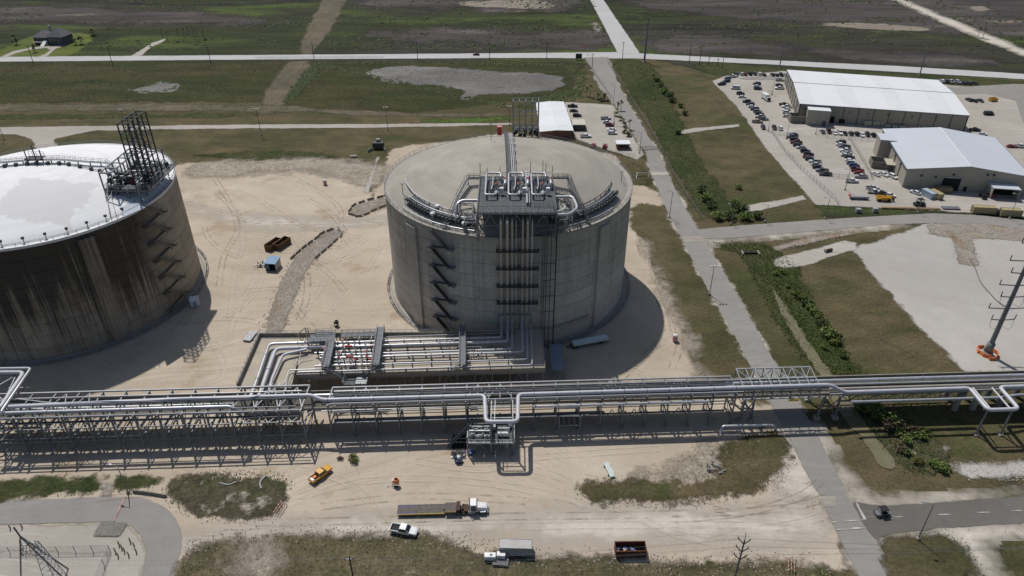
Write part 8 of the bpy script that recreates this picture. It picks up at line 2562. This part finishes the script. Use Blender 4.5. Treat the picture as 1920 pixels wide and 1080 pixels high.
for k, (x, y, h, s) in enumerate(sorted(((1100, 180, 5, 1.8), (1106, 182, 7, 1.8), (1121, 186, 3.2, 2.4), (1133, 188, 3.4, 2.8), (1127, 190, 2.0, 2.0), (1158, 208, 4.5, 1.8), (1164, 207, 5.2, 1.9), (1155, 218, 2.0, 2.2), (1162, 226, 2.0, 2.0), (1170, 238, 2.4, 2.4), (1180, 243, 5.0, 1.8), (1172, 250, 2.0, 2.4), (1178, 256, 1.8, 2.6)), key=lambda q: q[1])):
    palm(x, y, h, s, '%s palm from the top beside the office parking lot' % ORD[k], 'palms beside the office lot')
for k, (x, y, h, s) in enumerate(sorted(((305, 68, 6, 1.6), (315, 77, 7, 1.5), (334, 66, 5, 1.6), (345, 68, 6, 1.8), (352, 63, 5, 1.6), (364, 72, 8, 1.5), (370, 75, 9, 1.5), (383, 72, 12, 1.8), (1833, 70, 7, 2.2), (1842, 72, 7, 2.2), (1697, 12, 6, 2.2)))):
    palm(x, y, h, s, '%s distant thin palm from the left beyond the highway' % ORD[k], 'distant palms')
for k, (x, y, h, s) in enumerate(sorted(((66, 98, 5, 3.0), (32, 84, 4, 3.6), (143, 84, 4, 3.0), (153, 83, 5, 3.8), (175, 66, 4, 4.0), (28, 76, 4, 3.0)))):
    palm(x, y, h, s, '%s broad palm from the left around the distant grey house' % ORD[k], 'palms around the house')

# ---- uncountable plants and stones, one mesh each
def inside(poly, n, rr):
    lo, hi = poly.min(0), poly.max(0)
    P = np.stack([rr.uniform(lo[0], hi[0], n), rr.uniform(lo[1], hi[1], n)], 1)
    return P[sdist(P, poly) < 0]
def near_edge(poly, n, rr, spread):
    L_ = np.roll(poly, -1, 0) - poly
    ln = np.hypot(L_[:, 0], L_[:, 1])
    i = rr.choice(len(poly), n, p=ln / ln.sum())
    return poly[i] + L_[i] * rr.random((n, 1)) + rr.normal(0, spread, (n, 2))
def blades(P, rr, s0, s1, z=.2, k=3, flat=.9):
    """tufts of k crossing blades"""
    n = len(P)
    V = np.zeros((n, k, 3, 3))
    s = rr.uniform(s0, s1, (n, k))
    a = rr.uniform(0, 2 * np.pi, (n, k))
    h = s * rr.uniform(.5, 1.0, (n, k)) * flat
    ox, oy = P[:, 0][:, None], P[:, 1][:, None]
    for j, (m, up) in enumerate(((-.5, 0), (.5, 0), (0, 1))):
        V[:, :, j, 0] = ox + np.cos(a) * s * m + (np.cos(a + 1.2) * s * .5 if up else 0)
        V[:, :, j, 1] = oy + np.sin(a) * s * m + (np.sin(a + 1.2) * s * .5 if up else 0)
        V[:, :, j, 2] = z + up * h
    V = V.reshape(-1, 3)
    return V, np.arange(len(V)).reshape(-1, 3)
def clumps(P, rr, s0, s1, z=0.0, flat=.5):
    n = len(P)
    base = np.array([(1, 0, 0), (0, 1, 0), (-1, 0, 0), (0, -1, 0), (0, 0, 1), (.7, .7, .35), (-.7, .7, .3), (-.6, -.7, .4), (.7, -.6, .3)])
    fc = np.array([(0, 5, 4), (5, 1, 4), (1, 6, 4), (6, 2, 4), (2, 7, 4), (7, 3, 4), (3, 8, 4), (8, 0, 4)])
    s = rr.uniform(s0, s1, (n, 1, 1))
    J = base[None] * (1 + rr.uniform(-.35, .35, (n, 9, 3))) * s
    a = rr.uniform(0, 6.28, n)
    ca, sa = np.cos(a)[:, None], np.sin(a)[:, None]
    X = J[:, :, 0] * ca - J[:, :, 1] * sa + P[:, 0][:, None]
    Y = J[:, :, 0] * sa + J[:, :, 1] * ca + P[:, 1][:, None]
    Z = J[:, :, 2] * flat + z
    V = np.stack([X, Y, Z], 2).reshape(-1, 3)
    F = (fc[None] + (np.arange(n) * 9)[:, None, None]).reshape(-1, 3)
    return V, F
def stuff(name, V, F, mat, label, cat):
    me = bpy.data.meshes.new(name)
    me.from_pydata(V.tolist(), [], F.tolist())
    me.materials.append(mat)
    o = bpy.data.objects.new(name, me)
    COL.objects.link(o)
    return tag(o, label, cat, None, 'stuff')
ng = np.random.default_rng(11)
green_names = [n for n in bpy.data.objects.keys() if n.split('.')[0] in ('green_verge', 'ditch_bank')]
def zpoly(prefix):
    out = []
    for o in bpy.data.objects:
        if o.name.split('.')[0] == prefix and o.type == 'MESH' and 'sd' in o.data.attributes:
            n = len(o.data.vertices)
            co = np.zeros(n * 3, np.float32)
            o.data.vertices.foreach_get('co', co)
            sd = np.zeros(n, np.float32)
            o.data.attributes['sd'].data.foreach_get('value', sd)
            out.append((co.reshape(-1, 3)[:, :2], sd))
    return out
def scatter(prefix, n, rr, edge=None, jit=1.0):
    """random points in all zones of that name, or along their rims when edge is given"""
    Z = zpoly(prefix)
    pts = np.concatenate([p[(np.abs(s) < edge) if edge else (s < 0)] for p, s in Z])
    return pts[rr.integers(0, len(pts), n)] + rr.normal(0, jit, (n, 2))
def not_on_roads(P):
    for pre in ('plant_road', 'entrance_road', 'branch_road', 'loop_road', 'highway'):
        for co, sd in zpoly(pre):
            c = co[sd < .3]
            key = set(map(tuple, np.round(c / 1.0).astype(int)))
            P = P[[tuple(q) not in key for q in np.round(P / 1.0).astype(int)]]
    return P
P = np.concatenate([scatter('green_verge', 9000, ng), scatter('ditch_bank', 4000, ng), scatter('weedy_mound', 1300, ng, jit=.6), scatter('weedy_bank', 700, ng)])
V, F = blades(not_on_roads(P), ng, .18, .42, .16, 3, .8)
stuff('grass_tufts', V, F, LF, 'green grass tufts on the verges and ditch banks', 'grass')
P = np.concatenate([scatter('weedy_bank', 2600, ng, jit=.8), scatter('weedy_bank', 1600, ng, 2.5, .8), scatter('dry_grass_island', 2600, ng, jit=.7), scatter('dry_grass_island', 1500, ng, 1.6, .6), scatter('weedy_mound', 900, ng, 1.5, .7), scatter('bare_weeds', 1200, ng, jit=.8)])
V, F = blades(not_on_roads(P), ng, .12, .32, .22, 3, .8)
stuff('dry_grass_tufts', V, F, leafm('dry_grass', (.07, .06, .03), (.15, .125, .07)), 'dry grass tufts on the banks and grass islands', 'grass')
P = np.concatenate([scatter('sand_yard', 700, ng, 4.0, 1.5), scatter('weedy_bank', 900, ng, 2.2, 1.0), scatter('bare_weeds', 250, ng, jit=.8), scatter('road_shoulder', 500, ng, 1.2, .8)])
V, F = clumps(not_on_roads(P), ng, .06, .2, .26, .7)
stuff('loose_stones', V, F, simple('pale_stone_rubble', (.36, .32, .27), .9, 0, .25, 3), 'loose pale stones along the yard edges', 'stones')
P = np.concatenate([scatter('rip_rap_channel', 2600, ng, jit=.5), scatter('rip_rap_channel', 400, ng, 1.0, 1.0), scatter('rip_rap_bed', 5200, ng, jit=.7)])
V, F = clumps(P, ng, .08, .3, .2, .6)
stuff('rip_rap_stones', V, F, simple('rip_rap_stone', (.30, .275, .24), .9, 0, .3, 2.5), 'grey broken rock lining the channels', 'stones')
# far marsh scrub
C = np.stack([ng.uniform(-620, 620, 420), ng.uniform(520, 1150, 420)], 1)
P = C[ng.integers(0, 420, 15000)] + ng.normal(0, 1, (15000, 2)) * np.array([26, 7])
P = P[P[:, 1] > 522]
def clear(P, px):                      # keep the far roads and tracks free
    poly = np.array([tuple(at(*q))[:2] for q in px])
    return P[sdist(P, poly) > 2.0]
for px in ([(1104, -60), (1135, -60), (1162, 45), (1200, 101), (1158, 100), (1130, 45)], [(1650, -30), (1682, -30), (1790, 40), (1990, 122), (1990, 134), (1780, 48)], [(640, -90), (700, -90), (600, 104), (544, 104)], [(-900, 105), (0, 100), (1160, 92), (1920, 132), (1920, 155), (1160, 112), (0, 122), (-900, 130)], [(-30, 112), (0, 92), (70, 55), (140, 55), (180, 68), (150, 95), (120, 107)]):
    P = clear(P, px)
far = ng.random(len(P))
V, F = clumps(P[far < .55], ng, .7, 1.9, 0, .55)
stuff('marsh_scrub', V, F, leafm('scrub_leaves', (.020, .036, .014), (.045, .066, .022)), 'dark scrub scattered over the far marsh', 'scrub')
V, F = clumps(P[far >= .55], ng, .6, 1.6, 0, .5)
stuff('marsh_reeds', V, F, leafm('reed_green', (.038, .05, .016), (.07, .08, .028)), 'lighter green reeds over the far marsh', 'reeds')
C = np.concatenate([near_edge(np.array([tuple(at(*q))[:2] for q in e]), 700, ng, 1.6) for e in ([(540, 190), (560, 160), (590, 130), (600, 125)], [(590, 118), (800, 118), (1060, 122), (1090, 140), (1085, 185), (960, 203)], [(1000, 190), (1060, 180), (1085, 170)])] + [near_edge(POLY['mud_flat'], 60, ng, 1.0)])
V, F = clumps(C, ng, .5, 1.4, 0, .6)
stuff('meadow_scrub', V, F, leafm('meadow_green', (.03, .05, .014), (.07, .09, .026)), 'green bushy scrub along the meadow edges', 'scrub')
P = scatter('wet_meadow', 9000, ng, jit=2.0)
V, F = blades(P, ng, .3, .7, .06, 3, .5)
stuff('meadow_grass', V, F, leafm('meadow_blades', (.04, .05, .016), (.085, .085, .032)), 'tall grass in the wet meadows', 'grass')
P = np.concatenate([scatter('dry_grass', 26000, ng, jit=2.5)])
P = P[(P[:, 1] < 330) & (np.abs(P[:, 0]) < 220)]
for pre in ('sand_yard', 'parking_lot', 'gravel_lot', 'yard_road', 'ditch_water', 'concrete_spillway', 'substation_pad', 'loop_road', 'perimeter_road', 'road_shoulder'):
    for co, sd in zpoly(pre):
        key = set(map(tuple, np.round(co[sd < .5] / 2.0).astype(int)))
        P = P[[tuple(q) not in key for q in np.round(P / 2.0).astype(int)]]
V, F = blades(not_on_roads(P), ng, .15, .35, .06, 3, .5)
stuff('mown_grass_blades', V, F, leafm('mown_blades', (.06, .058, .026), (.12, .105, .052)), 'short dry grass on the plant verges', 'grass')

# ------------------------------------------------------------------ plant units glimpsed beyond the white dome
ft, FW = frame_tower((-262, 300), 0, 4, 2, 4.0, 4.0, 0, 14, 3, 'grey process frame glimpsed at the left edge behind the white dome', STEEL, 'process_unit')
for k in range(7):
    x, y = -268 + k * 2.1, 300 + (k % 3) * 1.8
    part('vessel', MB().lathe([(.01, 0), (.8, 0), (.8, 5 + k % 3), (.01, 5.8 + k % 3)], 10, (x, y, 1 + 3 * (k % 2))), PIPE if k % 2 else STEELL, ft)
for k in range(5):
    part('pipe_run', MB().tube([(-272, 296 + k * 1.6, 6 + k), (-248, 296 + k * 1.6, 4 + k * .6)], .3, 7), PIPE, ft)

# ------------------------------------------------------------------ tyre tracks worn into the shell surface
def track_mat(name, col, dens):
    m = bpy.data.materials.new(name)
    t, N, L, B = nodes(m)
    p = pos(N)
    n = noise(N, L, p, .9, 4, .7)
    r = ramp(N, [(.3, tuple(c * .9 for c in col)), (.7, tuple(c * 1.1 for c in col))])
    L.new(n.outputs[0], r.inputs[0])
    L.new(r.outputs[0], B.inputs['Base Color'])
    B.inputs['Roughness'].default_value = .95
    n2 = noise(N, L, p, .22, 5, .75)
    r2 = ramp(N, [(.42, (0, 0, 0)), (.62, (dens,) * 3)])
    L.new(n2.outputs[0], r2.inputs[0])
    L.new(r2.outputs[0], B.inputs['Alpha'])
    return m
TRL, TRD = track_mat('pale_tyre_track', (.56, .51, .44), .6), track_mat('dark_tyre_track', (.30, .25, .19), .5)
def tyre_track(px, mat, gauge=1.9, w_=.45, world=False):
    P_ = [Vector((q[0], q[1], .2)) if world else at(*q, .2) for q in px]
    C = []
    for i in range(len(P_) - 1):
        a, b, c, d = P_[max(0, i - 1)], P_[i], P_[i + 1], P_[min(len(P_) - 1, i + 2)]
        for k in range(8):
            u = k / 8
            C.append(b * 1.0 + ((c - a) * u + (a * 2 - b * 5 + c * 4 - d) * u * u + (b * 3 - a - c * 3 + d) * u ** 3) * .5)
    mb = MB()
    for off in (-gauge / 2, gauge / 2):
        V, F = [], []
        for i, p in enumerate(C):
            t = (C[min(i + 1, len(C) - 1)] - C[max(i - 1, 0)]).normalized()
            n = Vector((-t.y, t.x, 0))
            V += [p + n * (off - w_ / 2), p + n * (off + w_ / 2)]
        for i in range(len(C) - 1):
            F.append((2 * i, 2 * i + 1, 2 * i + 3, 2 * i + 2))
        mb.add(V, F)
    zz = .2 + .0007 * LAYER[0]
    mb.v = [(q[0], q[1], zz - .03) for q in mb.v]
    LAYER[0] += 1
    o = part('tyre_track', mb, mat)
    o['kind'] = 'structure'
for k, px in enumerate((
    [(400, 330), (430, 380), (445, 430), (420, 480), (410, 540)], [(395, 345), (440, 400), (455, 450), (440, 510), (430, 600)], [(450, 430), (560, 425), (660, 420), (725, 418)], [(350, 380), (470, 415), (600, 418), (720, 412)],
    [(560, 600), (600, 540), (640, 480), (700, 440)], [(590, 610), (640, 560), (690, 500), (720, 450)], [(540, 330), (600, 360), (640, 400), (600, 450)], [(400, 640), (420, 700), (380, 720)], [(430, 620), (455, 560), (480, 520)],
    [(480, 980), (700, 975), (960, 968), (1200, 965), (1450, 955), (1560, 930)], [(350, 1005), (560, 992), (800, 990), (1100, 985), (1400, 985), (1560, 1000)], [(560, 930), (700, 900), (850, 900), (1000, 920), (1200, 970)],
    [(600, 950), (720, 935), (820, 930), (1000, 940)], [(1000, 880), (1060, 900), (1080, 940), (1200, 975)], [(560, 880), (640, 900), (700, 950), (660, 970)], [(1540, 900), (1500, 930), (1400, 960), (1250, 975)], [(1555, 960), (1500, 980), (1380, 1000), (1300, 1030)],
    [(1190, 560), (1215, 500), (1195, 440)], [(1260, 690), (1275, 640), (1262, 590)], [(760, 860), (900, 880), (980, 860), (1100, 850), (1250, 840)])):
    tyre_track(px, TRL if k % 3 else TRD)
rt = random.Random(77)
done = 0
for _ in range(900):
    x, y, a_, cu = rt.uniform(-110, 60), rt.uniform(98, 262), rt.uniform(0, 6.28), rt.uniform(-.035, .035)
    Q = []
    for i in range(7):
        Q.append((x, y))
        x, y, a_ = x + 6 * math.cos(a_), y + 6 * math.sin(a_), a_ + cu * 6
    A_ = np.array(Q)
    if (sdist(A_, POLY['sand_yard']) < -3).all() and (np.hypot(A_[:, 0] - TC.x, A_[:, 1] - TC.y) > 46).all() and (np.hypot(A_[:, 0] - TL.x, A_[:, 1] - TL.y) > 45).all() and not ((A_[:, 1] > 128) & (A_[:, 1] < 177) & (A_[:, 0] > -80) & (A_[:, 0] < 14)).any() and not ((A_[:, 1] > 126) & (A_[:, 1] < 152)).any():
        tyre_track(Q, (TRL, TRD, TRD)[done % 3], rt.uniform(1.6, 2.2), rt.uniform(.25, .5), True)
        done += 1
        if done == 34:
            break

# lattice of the lower left frame
a = at(38, 1006, 17)
t = thing('lattice_pylon', 'fine grey lattice mast standing inside the lower left A frame', 'pylon', (a.x + .8, a.y + 1.5, 0))
for k in range(9):
    z0, z1 = 1.5 * k, 1.5 * (k + 1)
    w0, w1 = 1.5 - .13 * k, 1.5 - .13 * (k + 1)
    c0 = [(a.x + .8 + sx * w0, a.y + 1.5 + sy * w0, z0) for sx, sy in ((-1, -1), (1, -1), (1, 1), (-1, 1))]
    c1 = [(a.x + .8 + sx * w1, a.y + 1.5 + sy * w1, z1) for sx, sy in ((-1, -1), (1, -1), (1, 1), (-1, 1))]
    for i in range(4):
        j = (i + 1) % 4
        part('lattice_leg', MB().beam(c0[i], c1[i], .1), STEELL, t)
        part('lattice_brace', MB().beam(c0[i], c1[j], .07), STEELL, t)
        part('lattice_rung', MB().beam(c1[i], c1[j], .07), STEELL, t)
# reeds along the ditches
Pq = np.concatenate([scatter('ditch_bank', 2600, ng, jit=1.0), near_edge(np.array([tuple(at(*q))[:2] for q in [(1450, 530), (1490, 600), (1530, 660), (1560, 700), (1600, 700), (1540, 600), (1480, 530)]]), 1500, ng, 1.3), near_edge(np.array([tuple(at(*q))[:2] for q in [(1200, 120), (1240, 180), (1275, 250), (1310, 320), (1350, 390), (1400, 405), (1350, 400), (1300, 330), (1262, 250), (1222, 180)]]), 700, ng, 2.5)])
for co, sd in zpoly('ditch_water')[:1]:
    key = set(map(tuple, np.round(co[sd < -.6]).astype(int)))
    Pq = Pq[[tuple(q) not in key for q in np.round(Pq).astype(int)]]
hf = ng.random(len(Pq))
V, F = blades(not_on_roads(Pq[hf < .6]), ng, .2, .55, .14, 5, .9)
stuff('ditch_reeds', V, F, LF, 'bright green reeds and brush along the ditches', 'reeds')
V, F = blades(not_on_roads(Pq[hf >= .6]), ng, .2, .5, .14, 5, .8)
stuff('ditch_brush', V, F, LFY, 'dark low brush along the ditches', 'brush')
